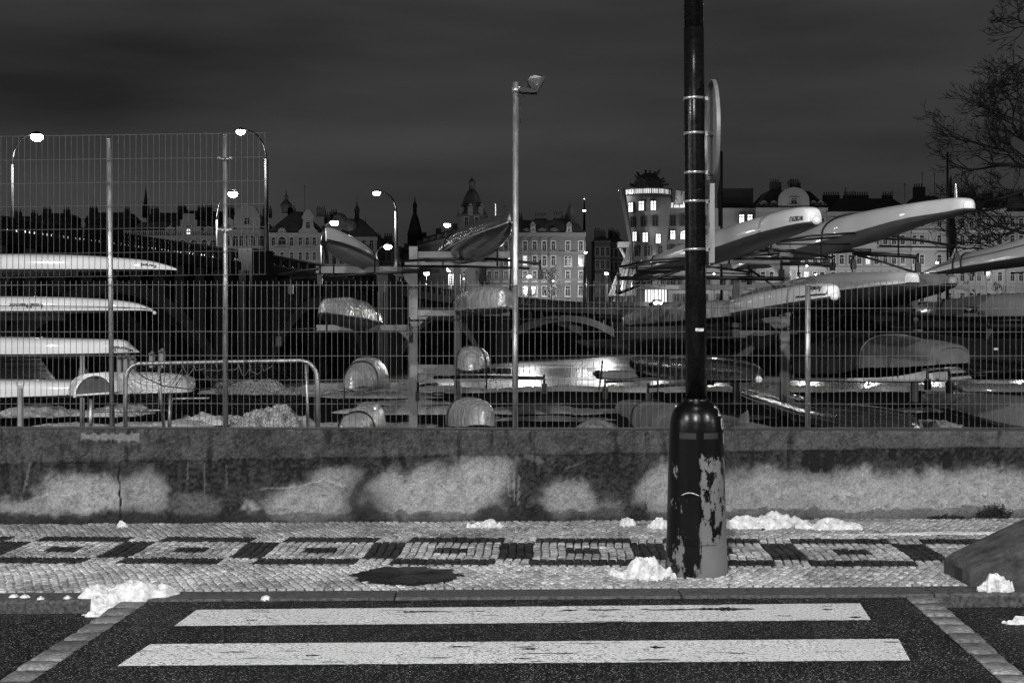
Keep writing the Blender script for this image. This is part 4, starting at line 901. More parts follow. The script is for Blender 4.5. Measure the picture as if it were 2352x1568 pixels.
# --- long white shells, right
rg = lambda *a: tuple(a)
t, H = boat('rowing_shell', 'white shell with clear bow ball and black letters, next to the round sign', 'rowing boat', [(1872, 490, 509, 13., .05), (1862, 476, 512, 13.1, .10), (1830, 479, 521, 13.6, .15), (1766, 498, 541, 15., .21), (1690, 522, 569, 17.2, .27), (1600, 556, 598, 20.5, .29), (1530, 585, 614, 24, .26), (1480, 610, 626, 28, .16), (1452, 630, 636, 31, .02)], M_white, dk=.35, e1=.6, e2=.62, ball=(0., .042, .1), straps=((.78, .04),), group=LS, M=60, fin=(.9, .16, .05), riggers=((.60, .9, .12, -1), (.7, .9, .12, 1), (.50, .9, .12, 1)), down=.3)
name_on(H, t, 'BICBOU', 1846, 1866, .14, .42)
t, H = boat('rowing_shell', 'longest white shell with blunt rounded bow, reaching highest at the right', 'rowing boat', [(2225, 462, 478, 13.6, .04), (2218, 455, 481, 13.7, .09), (2190, 455, 488, 14., .12), (2110, 466, 503, 15., .18), (2020, 482, 530, 16.6, .25), (1930, 505, 556, 18.6, .29), (1820, 543, 587, 22.6, .28), (1760, 567, 603, 25.5, .27), (1715, 590, 612, 29, .17), (1690, 612, 618, 32, .03)], M_white, dk=.35, e1=.6, e2=.62, straps=((.50, -.045), (.74, -.03)), group=LS, M=60, fin=(.21, .14, .05), riggers=((.48, .9, .1, -1), (.62, .9, .1, -1), (.5, .9, .12, 1)), down=.3)
t, H = boat('rowing_shell', 'white shell with a black pinstripe entering from the right edge, topmost there', 'rowing boat', [(2640, 470, 540, 11.8+3, .2), (2500, 505, 572, 16., .27), (2352, 553, 598, 18.4, .29), (2260, 576, 611, 20.5, .27), (2190, 598, 622, 23.5, .2), (2150, 612, 626, 26, .1), (2124, 623, 628, 28, .02)], M_white, dk=.25, e1=.65, e2=.65, straps=((.55, .03), (.60, .03)), group=LS, M=50, down=.1, riggers=((.45, .8, .05, 1),))
H.rail('pinstripe', M_ink, t, .006, (math.pi-.35, .35), .05, .96)
t, H = boat('rowing_shell', 'white shell with a squared pale bow just over the fence, at the second level', 'rowing boat', [(2096, 630, 648, 14.2, .05), (2090, 625, 651, 14.3, .09), (2050, 624, 656, 14.8, .14), (1970, 625, 666, 16.4, .21), (1890, 632, 674, 18.6, .26), (1800, 650, 690, 23.6, .27), (1720, 674, 699, 26.5, .2), (1670, 692, 702, 29, .03)], M_white, M_canvasd, dk=1., e1=.6, e2=.62, group=LS, M=50, fin=(.45, .2, .06, M_black))
t, H = boat('rowing_shell', 'dull grey shell with a pale bow tip behind the squared white bow', 'rowing boat', [(2189, 636, 650, 17.2, .05), (2180, 632, 652, 17.4, .09), (2130, 631, 660, 18, .16), (2060, 634, 672, 19.6, .24), (1990, 645, 690, 22, .28), (1920, 668, 700, 25, .2), (1870, 690, 700, 29, .03)], M_grey, M_canvasd, dk=.7, e1=.65, e2=.65, group=LS, M=44)
t, H = boat('rowing_shell', 'white shell with slanting bow, bow ball and dark arrow stripe under its name', 'rowing boat', [(1914, 664, 681, 13.8, .05), (1906, 652, 684, 13.9, .10), (1870, 652, 691, 14.4, .15), (1800, 663, 704, 15.8, .21), (1740, 677, 716, 17.4, .26), (1690, 692, 726, 20, .25), (1650, 706, 731, 23, .2), (1620, 720, 732, 26, .03)], M_white, dk=.3, e1=.6, e2=.62, ball=(0., .042, .0), group=LS, M=44)
name_on(H, t, 'Mamselstra', 1883, 1906, .42, .80)
b = MB(); cs = camside(H, .1); 
for (a, c_) in ((.06, .30),): b.tube([H.pt(a+(c_-a)*i/12, math.pi-.10 if cs else .10, .004) for i in range(13)], .008, 5)
q = [H.pt(.018, math.pi-.12 if cs else .12, .006), H.pt(.06, math.pi-.12 if cs else .12, .006), H.pt(.05, math.pi-.75 if cs else .75, .006)]; b.add(q, [(0, 1, 2)]); b.build('arrow_stripe', M_ink, t)
t, H = boat('covered_boat', 'hull in glossy pale cover with one strap, middle height left of the lamp post', 'boat', [(1438, 733, 746, 25, .04), (1450, 720, 746, 24.4, .16), (1480, 709, 745, 23.4, .26), (1540, 697, 742, 22, .30), (1610, 691, 736, 20.4, .31), (1670, 690, 730, 19., .26), (1706, 693, 724, 18.2, .17), (1709, 694, 723, 18.1, .16)], M_silver, M_canvas, dk=.15, e1=.75, e2=.65, wob=.012, straps=((.42, .05),), seed=12, down=.15)
b = MB(); b.tube([H.pt(1, math.pi/2-1.2)+Vector((0, 0, 0))]*1+[H.pt(1, math.pi/2)-Vector((0, 0, .1))], .01, 5)
t, H = boat('rowing_shell', 'big grey shell with a black badge and OSA lettering at the right edge', 'rowing boat', [(2640, 655, 720, 14.5, .26), (2500, 664, 724, 15.8, .3), (2352, 672, 726, 17.2, .31), (2270, 677, 727, 18.4, .30), (2180, 689, 724, 20.4, .26), (2120, 700, 724, 23, .17), (2092, 709, 723, 25, .06), (2080, 716, 722, 26, .02)], M_grey, M_canvasd, dk=.3, e1=.7, e2=.62, group=LS, M=50, straps=((.56, .04), (.575, .04)), down=.05)
name_on(H, t, 'OSA', 2301, 2319, .05, .24)
ta, tb = tx(H, 2298), tx(H, 2262); cs = camside(H, ta); b = MB(); f = lambda a: math.pi-a if cs else a
b.add([H.pt(ta, f(.05), .006), H.pt(tb, f(.05), .006), H.pt(tb-(tb-ta)*.3, f(.26), .006), H.pt(ta-(tb-ta)*.2, f(.26), .006)], [(0, 1, 2, 3)]); b.build('badge', M_ink, t)
b = MB(); tm = (ta+tb)/2; b.add([H.pt(tm+(tb-ta)*.22*math.cos(a), f(.15+.035*math.sin(a)), .012) for a in [k*math.pi/6 for k in range(12)]], [tuple(range(12))]); b.build('badge_oval', M_white, t)
# big canvas covered boats mid right
t, H = boat('covered_boat', 'large boat under dark canvas with a tied pale canvas end', 'boat', [(1700, 800, 812, 27, .1), (1740, 778, 836, 26, .35), (1800, 768, 856, 24, .55), (1900, 766, 858, 21.2, .58), (1990, 767, 858, 18.6, .50), (2050, 771, 848, 17., .40)], M_canvasd, M_canvasd, dk=.1, e1=.9, e2=.6, wob=.03, seed=13, straps=((.35, .03), (.75, 0)), down=.05)
st = [(2044, 770, 846, 17.1, .405), (2100, 776, 843, 16.3, .36), (2150, 783, 840, 15.8, .31), (2182, 790, 838, 15.6, .27), (2190, 800, 836, 15.55, .2)]
H2 = Hull(st, .8, .55, .1, 20); H2.hull('canvas_end', M_canvas, t, wob=.02, seed=3)
for tt in (.05, .96): b = MB(); b.tube([H2.pt(tt, math.pi*k/20, .01) for k in range(21)], .012, 5); b.build('drawcord', M_canvas, t)
t, H = boat('covered_boat', 'boat in light speckled cover, its tail poking out between lamp post and rack post', 'boat', [(1664, 806, 815, 24, .03), (1680, 796, 815, 23.6, .14), (1700, 789, 815, 23, .24), (1760, 781, 815, 26, .25), (1800, 778, 816, 27, .25)], M_canvas, M_canvasd, dk=.2, wob=.02, seed=14)
t, H = boat('rowing_shell', 'pale cream shell tapering down to the right just behind the fence post', 'rowing boat', [(1500, 812, 818, 26, .05), (1600, 806, 822, 27, .2), (1700, 812, 832, 25.4, .28), (1770, 822, 850, 23.6, .28), (1815, 834, 865, 22.3, .2), (1842, 848, 871, 21.4, .1), (1850, 856, 871, 21., .02)], mat('cream gelcoat', .42, .4, nscale=5, namp=.15), M_deck, dk=.2, e1=.7, e2=.65, group=LS, M=44)
t, H = boat('rowing_shell', 'long white shell lying level low behind the rack posts at the right', 'rowing boat', [(1850, 852, 872, 24, .2), (1950, 848, 873, 24, .3), (2050, 846, 873, 24, .3), (2150, 845, 872, 24, .28), (2236, 848, 866, 24, .2), (2240, 850, 864, 24, .1)], M_white, M_deck, dk=.1, e1=.7, e2=.6, group=LS)
t, H = boat('rowing_shell', 'white shell stern with a black rudder stick over the water', 'rowing boat', [(1376, 858, 866, 22, .03), (1384, 852, 868, 22.2, .12), (1420, 850, 869, 22.8, .24), (1500, 850, 870, 24, .28), (1580, 850, 869, 25.2, .25), (1640, 853, 867, 26, .1)], M_white, M_deck, dk=.1, e1=.7, e2=.6, group=LS)
b = MB(); b.tube([P(1384, 828, 22), P(1376, 896, 22)], .016, 6); b.build('rudder_stick', M_black, t)
b = MB(); b.tube([P(1361, 858, 21.9), P(1378, 858, 21.9)], [.03, .06], 8); b.build('stern_cap', M_black, t)
t, H = boat('rowing_shell', 'glossy black shell with a bow ball and pale sticker crossing behind the lamp post', 'rowing boat', [(1458, 826, 834, 24, .03), (1466, 820, 838, 23.6, .16), (1500, 816, 850, 22.6, .27), (1550, 817, 862, 21, .32), (1620, 820, 868, 19, .32), (1690, 828, 872, 17.4, .26), (1728, 842, 871, 16.2, .14), (1742, 858, 870, 15.8, .03)], M_darkcov, M_darkcov, dk=.15, e1=.7, e2=.6, wob=.006, ball=(1., .04, -.1), group=LS, M=50, straps=((.42, .04),), seed=15)
b = MB(); ta = tx(H, 1722); tb = tx(H, 1735); cs = camside(H, ta); f = lambda a: math.pi-a if cs else a
b.add([H.pt(ta, f(.08), .008), H.pt(tb, f(.08), .008), H.pt(tb, f(.35), .008), H.pt(ta, f(.35), .008)], [(0, 1, 2, 3)]); b.build('sticker', M_stencil, t)
t, H = boat('rowing_shell', 'wet black shell slanting down along the fence foot to a pale bow ball', 'rowing boat', [(1710, 896, 902, 26, .04), (1725, 893, 908, 25.4, .18), (1790, 902, 930, 23, .3), (1890, 922, 965, 18.6, .34), (1990, 932, 985, 15.4, .3), (2070, 948, 988, 14.2, .17), (2104, 968, 985, 13.8, .03)], M_darkcov, M_darkcov, dk=.3, e1=.7, e2=.6, ball=(1., .035, 0.), group=LS, M=50, wob=.004, seed=16)
t, H = boat('covered_boat', 'grey boat sloping down past the lower right picture edge', 'boat', [(2127, 908, 914, 21, .04), (2142, 901, 920, 20.6, .15), (2200, 901, 934, 19.4, .27), (2280, 905, 948, 18, .33), (2360, 910, 968, 16.8, .36), (2480, 925, 990, 15.4, .36)], M_grey, M_grey, dk=.35, e1=.75, e2=.65, wob=.006, seed=17)
t, H = boat('rowing_shell', 'pale shell end low at the right edge above the grey sloping boat', 'rowing boat', [(2180, 886, 892, 26, .05), (2210, 880, 897, 26, .2), (2300, 881, 898, 26, .28), (2420, 882, 898, 26, .28)], M_grey, M_deck, dk=.1, group=LS)
t, H = boat('covered_boat', 'boat in dull grey canvas lying on the ground behind the bell-shaped lamp post base', 'boat', [(1429, 924, 938, 18.6, .06), (1436, 918, 944, 18.4, .14), (1480, 919, 958, 17.8, .24), (1530, 926, 985, 16.8, .34), (1600, 944, 1010, 15.6, .42), (1690, 965, 1025, 14.6, .38), (1745, 978, 1020, 13.9, .22), (1778, 992, 1012, 13.5, .05)], M_canvas, M_canvas, dk=.2, e1=.85, e2=.65, wob=.02, seed=18, straps=((.33, .03),), down=.0)
b = MB(); b.add([P(1690, 975, 14.2), P(1702, 952, 14.2), P(1718, 941, 14.2), P(1721, 960, 14.2), P(1719, 985, 14.2)]+[P(1690, 975, 14.3), P(1702, 952, 14.3), P(1718, 941, 14.3), P(1721, 960, 14.3), P(1719, 985, 14.3)], [(0, 1, 2, 3, 4), (9, 8, 7, 6, 5)]+[(i, (i+1) % 5, (i+1) % 5+5, i+5) for i in range(5)]); b.build('fin', M_canvas, t)
t, H = boat('rowing_shell', 'dark grey hull under the dark boards, pointing left over the water', 'rowing boat', [(1332, 781, 786, 27, .03), (1350, 780, 790, 26.6, .15), (1430, 778, 796, 26, .28), (1540, 776, 800, 25, .3), (1700, 775, 804, 24, .3), (1850, 777, 808, 23, .3), (2000, 779, 808, 23, .2)], mat('dark grey hull', .035, .35, nscale=3, namp=.3), M_canvasd, dk=.4, group=LS)
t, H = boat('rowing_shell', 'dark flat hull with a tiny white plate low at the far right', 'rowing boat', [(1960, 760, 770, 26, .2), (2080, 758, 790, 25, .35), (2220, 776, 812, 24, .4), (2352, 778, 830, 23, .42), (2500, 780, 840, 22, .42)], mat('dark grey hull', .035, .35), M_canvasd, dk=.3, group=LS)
b = MB(); q = P(2287, 801, 22.); b.box(q+Vector((-.035, -.02, -.018)), q+Vector((.035, .0, .018))); b.build('plate', M_white, t)
t, H = boat('rowing_shell', 'glossy black hull with a bright edge running out at the right, mid height', 'rowing boat', [(2192, 818, 826, 21, .1), (2230, 818, 834, 20.4, .25), (2300, 820, 846, 19.6, .32), (2420, 824, 852, 18.6, .34)], M_darkcov, M_darkcov, dk=.4, group=LS)
# deep clutter of dark hulls between the levels on the right racks
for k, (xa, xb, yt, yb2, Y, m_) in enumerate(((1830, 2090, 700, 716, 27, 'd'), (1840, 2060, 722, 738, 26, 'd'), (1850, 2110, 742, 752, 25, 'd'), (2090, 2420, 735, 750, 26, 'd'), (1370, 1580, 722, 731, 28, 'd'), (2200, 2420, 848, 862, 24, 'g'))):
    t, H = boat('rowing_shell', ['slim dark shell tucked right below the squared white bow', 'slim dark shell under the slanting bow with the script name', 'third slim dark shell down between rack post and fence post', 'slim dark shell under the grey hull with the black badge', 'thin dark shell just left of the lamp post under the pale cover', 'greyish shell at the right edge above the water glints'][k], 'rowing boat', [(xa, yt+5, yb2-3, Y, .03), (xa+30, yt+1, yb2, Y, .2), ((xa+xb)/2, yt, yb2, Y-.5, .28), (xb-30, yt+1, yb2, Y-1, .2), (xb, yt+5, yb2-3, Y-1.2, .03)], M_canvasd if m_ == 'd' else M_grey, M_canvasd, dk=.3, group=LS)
# riggers and oars lying on arms beside the wrapped boats: long dark tubes, each one thing
OG = 'black rigger tubes lying along the rack arms'
for k, (a, c_, Y, r_) in enumerate((((642, 630), (735, 617), 20.6, .022), ((668, 640), (1010, 622), 20.4, .020), ((918, 600), (1090, 594), 20.5, .020), ((1085, 592), (1241, 606), 20.5, .022), ((915, 611), (1216, 616), 20.8, .018), ((640, 760), (728, 754), 20.6, .014), ((940, 736), (1285, 733), 20.6, .014), ((996, 866), (1250, 868), 20.7, .026), ((960, 886), (1006, 882), 20.6, .02),
        ((1420, 639), (1800, 640), 19.5, .030), ((1462, 623), (1560, 621), 19.8, .026), ((1418, 675), (1600, 606), 19.4, .02), ((1960, 583), (2108, 590), 20.2, .03), ((1900, 579), (2000, 576), 20.2, .03), ((1960, 583), (2102, 626), 20., .018), ((1720, 618), (1790, 667), 20., .016), ((1795, 606), (1920, 609), 20.2, .028),
        ((1390, 877), (1560, 866), 18.8, .022), ((1488, 888), (1640, 880), 18.4, .022), ((2180, 862), (2352, 850), 17.5, .024), ((2130, 855), (2180, 850), 18., .016), ((1600, 752), (1850, 760), 19.6, .014), ((2270, 740), (2368, 735), 17, .018), ((2090, 708), (2100, 712), 19, .02))):
    b = MB(); p0, p1 = P(a[0], a[1], Y), P(c_[0], c_[1], Y-.3); mid = (p0+p1)/2+Vector((0, 0, .01)); b.tube([p0, mid, p1], r_, 8)
    x_ = 1 if k in (3, 7, 12, 17, 18, 19) else 0
    o = thing('rigger_tube', 'black rigger tube lying along the rack arms among the stored boats', 'rigger', p0, group=OG); b.build('tube', M_black, o)
    b = MB(); e_ = p1 if k in (3, 7, 12, 0) else p0
    b.tube([e_-Vector((0, 0, .10)), e_+Vector((0, 0, .05))], .018, 6); b.box(e_-Vector((.035, .04, .22)), e_+Vector((.035, .03, -.08))); b.build('rowlock', M_black, o)

# ================================================================== GOAL FRAME AND BITS BEHIND THE FENCE (left)
YG_ = 13.4
gf = thing('goal_frame', 'rusty rounded tube goal frame with a torn net behind the left fence', 'goal', P(508, 990, YG_))
def pth(pts, Y=YG_): return [P(x, y, Y) for x, y in pts]
b = MB(); b.tube(pth([(288, 1010), (288, 900), (289, 868), (294, 852), (304, 841), (318, 835), (420, 833), (520, 831), (640, 829), (690, 828), (708, 832), (720, 843), (727, 858), (729, 880), (730, 1010)]), .0215, 12); b.build('tube_frame', M_galv, gf)
b = MB(); b.tube(pth([(702, 832), (706, 920), (708, 1010)], YG_+.4), .016, 8); b.tube(pth([(366, 838), (368, 900), (380, 1010)], YG_+.4), .016, 8); b.build('rear_leg', M_galv, gf)
r = random.Random(5); b = MB()
def netp(u, v):      # u across 0..1, v down 0..1
    x = 300+395*u; top = 836; dens = 0
    if u > .55: bot = 990; xx = x-40*(u-.55)*v+10*math.sin(u*9)
    else: bot = 880+80*abs(u-.28)+30*math.sin(u*14); xx = x+30*v*math.sin(u*5)
    y = top+(bot-top)*v+14*v*math.sin(u*17)+4*noise.noise(Vector((u*20, v*12, 0)))
    xx += 7*noise.noise(Vector((u*14, v*9, 4)))
    return P(xx, y, YG_+.25+.35*v+.06*noise.noise(Vector((u*9, v*9, 7))))
NU, NV = 44, 17
uu = [ (i/NU)**.8 for i in range(NU+1)]
for i in range(NU+1):
    if uu[i] < .56 or True: b.tube([netp(uu[i]+.012*math.sin(j*1.3), j/NV) for j in range(NV+1)], .0022, 3, caps=False)
for j in range(1, NV+1):
    b.tube([netp(uu[i], (j+.4*(i % 2))/NV) for i in range(NU+1)], .0022, 3, caps=False)
b.tube([P(300, 838, YG_+.1), P(330, 866, YG_+.1), P(375, 886, YG_+.1), P(440, 894, YG_+.1), P(500, 890, YG_+.1), P(560, 872, YG_+.1), P(600, 855, YG_+.1)], .006, 5)
o = b.build('net', M_strap, gf)
b = MB()
for k in range(9):
    x = 392+k*26; b.tube([P(x, 836, YG_-.01), P(x+r.uniform(-8, 8), 850+r.uniform(0, 10), YG_-.01), P(x+r.uniform(8, 20), 844+r.uniform(0, 22), YG_-.01), P(x+26, 838+r.uniform(0, 14), YG_-.01)], .0026, 4)
b.build('torn_cord', mat('pale cord', .22, .8), gf)
tr_ = thing('tube_trestle', 'low tube trestle standing under the dinghy behind the fence', 'trestle', P(300, 990, 14.2))
b = MB(); b.tube(pth([(209, 916), (208, 1015)], 14.2), .019, 10); b.build('leg', M_galv, tr_)
b = MB(); b.tube(pth([(392, 905), (388, 1015)], 14.2), .019, 10); b.build('leg', M_galv, tr_)
b = MB(); b.tube(pth([(209, 944), (290, 943), (385, 942), (391, 950)], 14.2), .014, 8); b.build('rail', M_galv, tr_)
b = MB(); b.tube(pth([(385, 916), (480, 914)], 14.6), .012, 8); b.build('rail', M_galv, tr_)
sd_ = thing('boat_sling_stand', 'upright steel stand with a small U-shaped fork behind the fence at far left', 'stand', P(48, 990, 13.6))
b = MB(); q0, q1 = P(43, 890, 13.6), P(51, 1010, 13.6); b.box((q0.x, 13.58, 0), (q1.x, 13.62, q0.z)); b.build('upright', M_beam, sd_)
b = MB(); b.tube(pth([(37, 877), (38, 885), (41, 887), (54, 887), (56, 876)], 13.6), .006, 6); b.build('fork', M_galv, sd_)
lb = thing('rolled_net', 'white cloth bundle hanging on a thin post behind the named shells', 'cloth bundle', P(190, 860, 19))
b = MB(); H3 = Hull([(182, 848, 864, 19, .03), (186, 844, 868, 19, .09), (196, 845, 868, 19, .09), (201, 852, 864, 19, .03)], M=10); H3.hull('cloth', M_canvas, lb, wob=.03)
b = MB(); b.tube([P(187, 815, 18.9), P(187, 990, 18.9)], .02, 6); b.tube([P(193, 815, 18.9), P(193, 990, 18.9)], .012, 6); b.build('post', M_beam, lb)
for k, (x, y0, y1) in enumerate(((275, 820, 868), (290, 818, 868), (305, 822, 870), (349, 812, 845), (372, 806, 845))):
    o = thing('fender_block', ['dark oblong fender hanging under the third shell, nearest its bow', 'second oblong fender under the third shell', 'third oblong fender under the third shell, right of the other two', 'grey bundle standing on the goal frame left corner', 'lumpy grey bundle with white rags above the goal frame'][k], 'fender', P(x, y1, 19.5)); b = MB(); a, c_ = P(x-5, y1, 19.5), P(x+5, y0, 19.5)
    b.box((a.x, 19.45, a.z), (c_.x, 19.6, c_.z)); q = b.build('block', M_beam, o); mo = q.modifiers.new('b', 'BEVEL'); mo.width = .015; mo.segments = 3
    b = MB(); b.ball(P(x+1, y0-2, 19.4), .028, 10); b.ball(P(x-5, y0+1, 19.4), .02, 8); b.build('knot', M_canvas, o)
# ================================================================== RIVER, FAR BANK
ZW = -5.7; ZS = 3.9                       # water level, far street level
def water_mat():
    m = bpy.data.materials.new('river water'); m.use_nodes = True; t = m.node_tree; b = t.nodes['Principled BSDF']
    b.inputs['Base Color'].default_value = (.012, .012, .012, 1); b.inputs['Roughness'].default_value = .25; b.inputs['IOR'].default_value = 1.33
    tc = N(t, 'ShaderNodeTexCoord'); mp = N(t, 'ShaderNodeMapping'); mp.inputs['Scale'].default_value = (.10, .35, 1)
    link(t, tc.outputs['Object'], mp.inputs['Vector']); n = N(t, 'ShaderNodeTexNoise'); n.inputs['Scale'].default_value = 1.6; n.inputs['Detail'].default_value = 3; link(t, mp.outputs[0], n.inputs['Vector'])
    n2 = N(t, 'ShaderNodeTexNoise'); n2.inputs['Scale'].default_value = .06; n2.inputs['Detail'].default_value = 2; link(t, tc.outputs['Object'], n2.inputs['Vector'])
    r = N(t, 'ShaderNodeMapRange'); r.inputs['From Min'].default_value = .4; r.inputs['From Max'].default_value = .62; r.inputs['To Min'].default_value = .20; r.inputs['To Max'].default_value = .34; link(t, n2.outputs['Fac'], r.inputs['Value']); link(t, r.outputs[0], b.inputs['Roughness'])
    bp = N(t, 'ShaderNodeBump'); bp.inputs['Strength'].default_value = .22; bp.inputs['Distance'].default_value = .25; link(t, n.outputs['Fac'], bp.inputs['Height']); link(t, bp.outputs[0], b.inputs['Normal'])
    return m
b = MB(); b.add([(-400, 40, ZW), (400, 40, ZW), (400, 292, ZW), (-400, 292, ZW)], [(0, 1, 2, 3)]); tag(b.build('river', water_mat()), kind='structure')
M_quay = mat('dark quay stone', .015, .8, nscale=.6, namp=.4, bump=.4, bscale=3, dist=.2)
b = MB(); b.box((-420, 287, -7), (420, 289.5, ZS+.0)); b.box((-420, 286.6, ZS+.01), (420, 287.4, ZS+.95)); tag(b.build('quay_wall', M_quay), 'long dark embankment quay wall across the river below the lit houses', 'quay wall')
b = MB(); b.add([(-1400, 289.4, ZS-.01), (1400, 289.4, ZS-.01), (1400, 2400, ZS-.01), (-1400, 2400, ZS-.01)], [(0, 1, 2, 3)]); tag(b.build('embankment_street', mat('pale wet street', .14, .6, nscale=.3, namp=.3)), kind='structure')
b = MB(); b.add([(-400, 40, -9), (400, 40, -9), (400, 292, -9), (-400, 292, -9)], [(0, 1, 2, 3)]); tag(b.build('river_bed', M_quay), kind='structure')

# ================================================================== BRIDGE
BH = [(60, 8.6), (112, 8.0), (157, 6.95), (170, 6.4), (195, 5.1), (218, 4.2), (260, 3.1), (300, 2.6)]
def bh(Y):
    if Y <= BH[0][0]: return BH[0][1]+EYE
    for (a, x), (c_, y) in zip(BH, BH[1:]):
        if a <= Y <= c_: return x+(y-x)*(Y-a)/(c_-a)+EYE
    return BH[-1][1]+EYE
def bx_(Y): return -40+.298*(Y-112)+(.16*(Y-232) if Y > 232 else 0)
nrm = Vector((-1, .298, 0)).normalized()           # away from the camera side, across the deck
br = thing('bridge', 'long dark concrete arch bridge crossing the river from the left to the far embankment', 'bridge', (bx_(170), 170, ZW))
M_con = mat('dark bridge concrete', .03, .85, spec=.1, nscale=.5, namp=.4); M_rib = mat('arch concrete', .13, .85, nscale=.4, namp=.35)
def bp_(Y, off, z): return Vector((bx_(Y), Y, z))+nrm*off
def bseg(b, Ya, Yb, o0, o1, za0, za1, zb0, zb1):
    vs = [bp_(Ya, o0, za0), bp_(Ya, o1, za0), bp_(Ya, o1, za1), bp_(Ya, o0, za1), bp_(Yb, o0, zb0), bp_(Yb, o1, zb0), bp_(Yb, o1, zb1), bp_(Yb, o0, zb1)]
    b.add(vs, [(0, 1, 2, 3), (7, 6, 5, 4), (0, 4, 5, 1), (1, 5, 6, 2), (2, 6, 7, 3), (3, 7, 4, 0)])
deck = MB(); Y = 60.
while Y < 292:
    Y2 = min(292, Y+8); bseg(deck, Y, Y2, -.35, 20.35, bh(Y)-2.2, bh(Y)-1.28, bh(Y2)-2.2, bh(Y2)-1.28); Y = Y2
deck.build('deck', M_con, br)
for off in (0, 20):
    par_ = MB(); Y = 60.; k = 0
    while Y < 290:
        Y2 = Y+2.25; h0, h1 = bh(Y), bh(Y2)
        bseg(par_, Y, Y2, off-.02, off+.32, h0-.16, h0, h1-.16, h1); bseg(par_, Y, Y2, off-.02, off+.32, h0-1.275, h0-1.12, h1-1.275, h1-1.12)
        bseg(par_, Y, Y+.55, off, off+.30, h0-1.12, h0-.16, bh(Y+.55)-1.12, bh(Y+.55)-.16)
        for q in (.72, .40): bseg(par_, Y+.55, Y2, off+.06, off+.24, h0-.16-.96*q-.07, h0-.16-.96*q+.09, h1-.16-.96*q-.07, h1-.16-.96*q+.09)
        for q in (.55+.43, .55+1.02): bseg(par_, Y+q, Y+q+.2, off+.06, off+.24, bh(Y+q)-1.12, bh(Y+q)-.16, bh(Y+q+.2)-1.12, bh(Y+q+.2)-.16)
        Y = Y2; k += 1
    par_.build('parapet', mat('parapet concrete', .022, .8, spec=.1) if off == 0 else mat('painted-lit parapet concrete', .45, .8), br)  # far parapet coloured much paler, lamplight put into its concrete
def arch(Y0, Y1, crown, foot=ZW+.6):
    n = 22; rise = None
    for off in (0.3, 6.5, 13, 19.2):
        b = MB()
        for i in range(n):
            t0, t1 = i/n, (i+1)/n
            def zz(t, th): return min(bh(Y0+(Y1-Y0)*t)-2.3, crown-(crown-foot)*(abs(2*t-1)**2.1))-th
            bseg(b, Y0+(Y1-Y0)*t0, Y0+(Y1-Y0)*t1, off, off+1.2, zz(t0, 0)-1.1-.6*abs(2*t0-1), zz(t0, 0), zz(t1, 0)-1.1-.6*abs(2*t1-1), zz(t1, 0))
        b.build('arch_rib', M_rib, br)
        for i in range(1, n, 2) if off == .3 else range(3, n, 6):
            b = MB(); t = i/n
            za = zz(t, 0); zb2 = bh(Y0+(Y1-Y0)*t)-2.25
            if zb2-za > .5: bseg(b, Y0+(Y1-Y0)*t-.25, Y0+(Y1-Y0)*t+.25, off+.2, off+1., za, zb2, za, zb2); b.build('spandrel_column', M_rib, br)
gw = MB(); Y = 60.  # pale wall added on the deck to show bright through the parapet openings
while Y < 290:
    Y2 = min(290, Y+10); bseg(gw, Y, Y2, 3.2, 3.4, bh(Y)-1.28, bh(Y)-.42, bh(Y2)-1.28, bh(Y2)-.42); Y = Y2
gw.build('added_backing_wall', mat('pale added backing wall', .7, .8, nscale=.8, namp=.5), br)
for (a, c_, cr_) in ((66, 103, 5.3), (107, 149, 5.0), (155, 186, 4.2), (192, 232, 2.6), (238, 289, 2.1)):
    arch(a, c_, cr_, -1.2 if a == 238 else ZW+.6)
for (a, c_) in ((103, 107), (149, 155), (186, 192), (232, 238)):
    b = MB(); bseg(b, a, c_, -1.2, 21.2, ZW-2, bh(a)-2.2, ZW-2, bh(a)-2.2)
    bseg(b, a+.6, c_-.6, -1.6, 0, ZW-2, bh(a)+.15, ZW-2, bh(c_)+.15); b.build('pier', M_con, br)

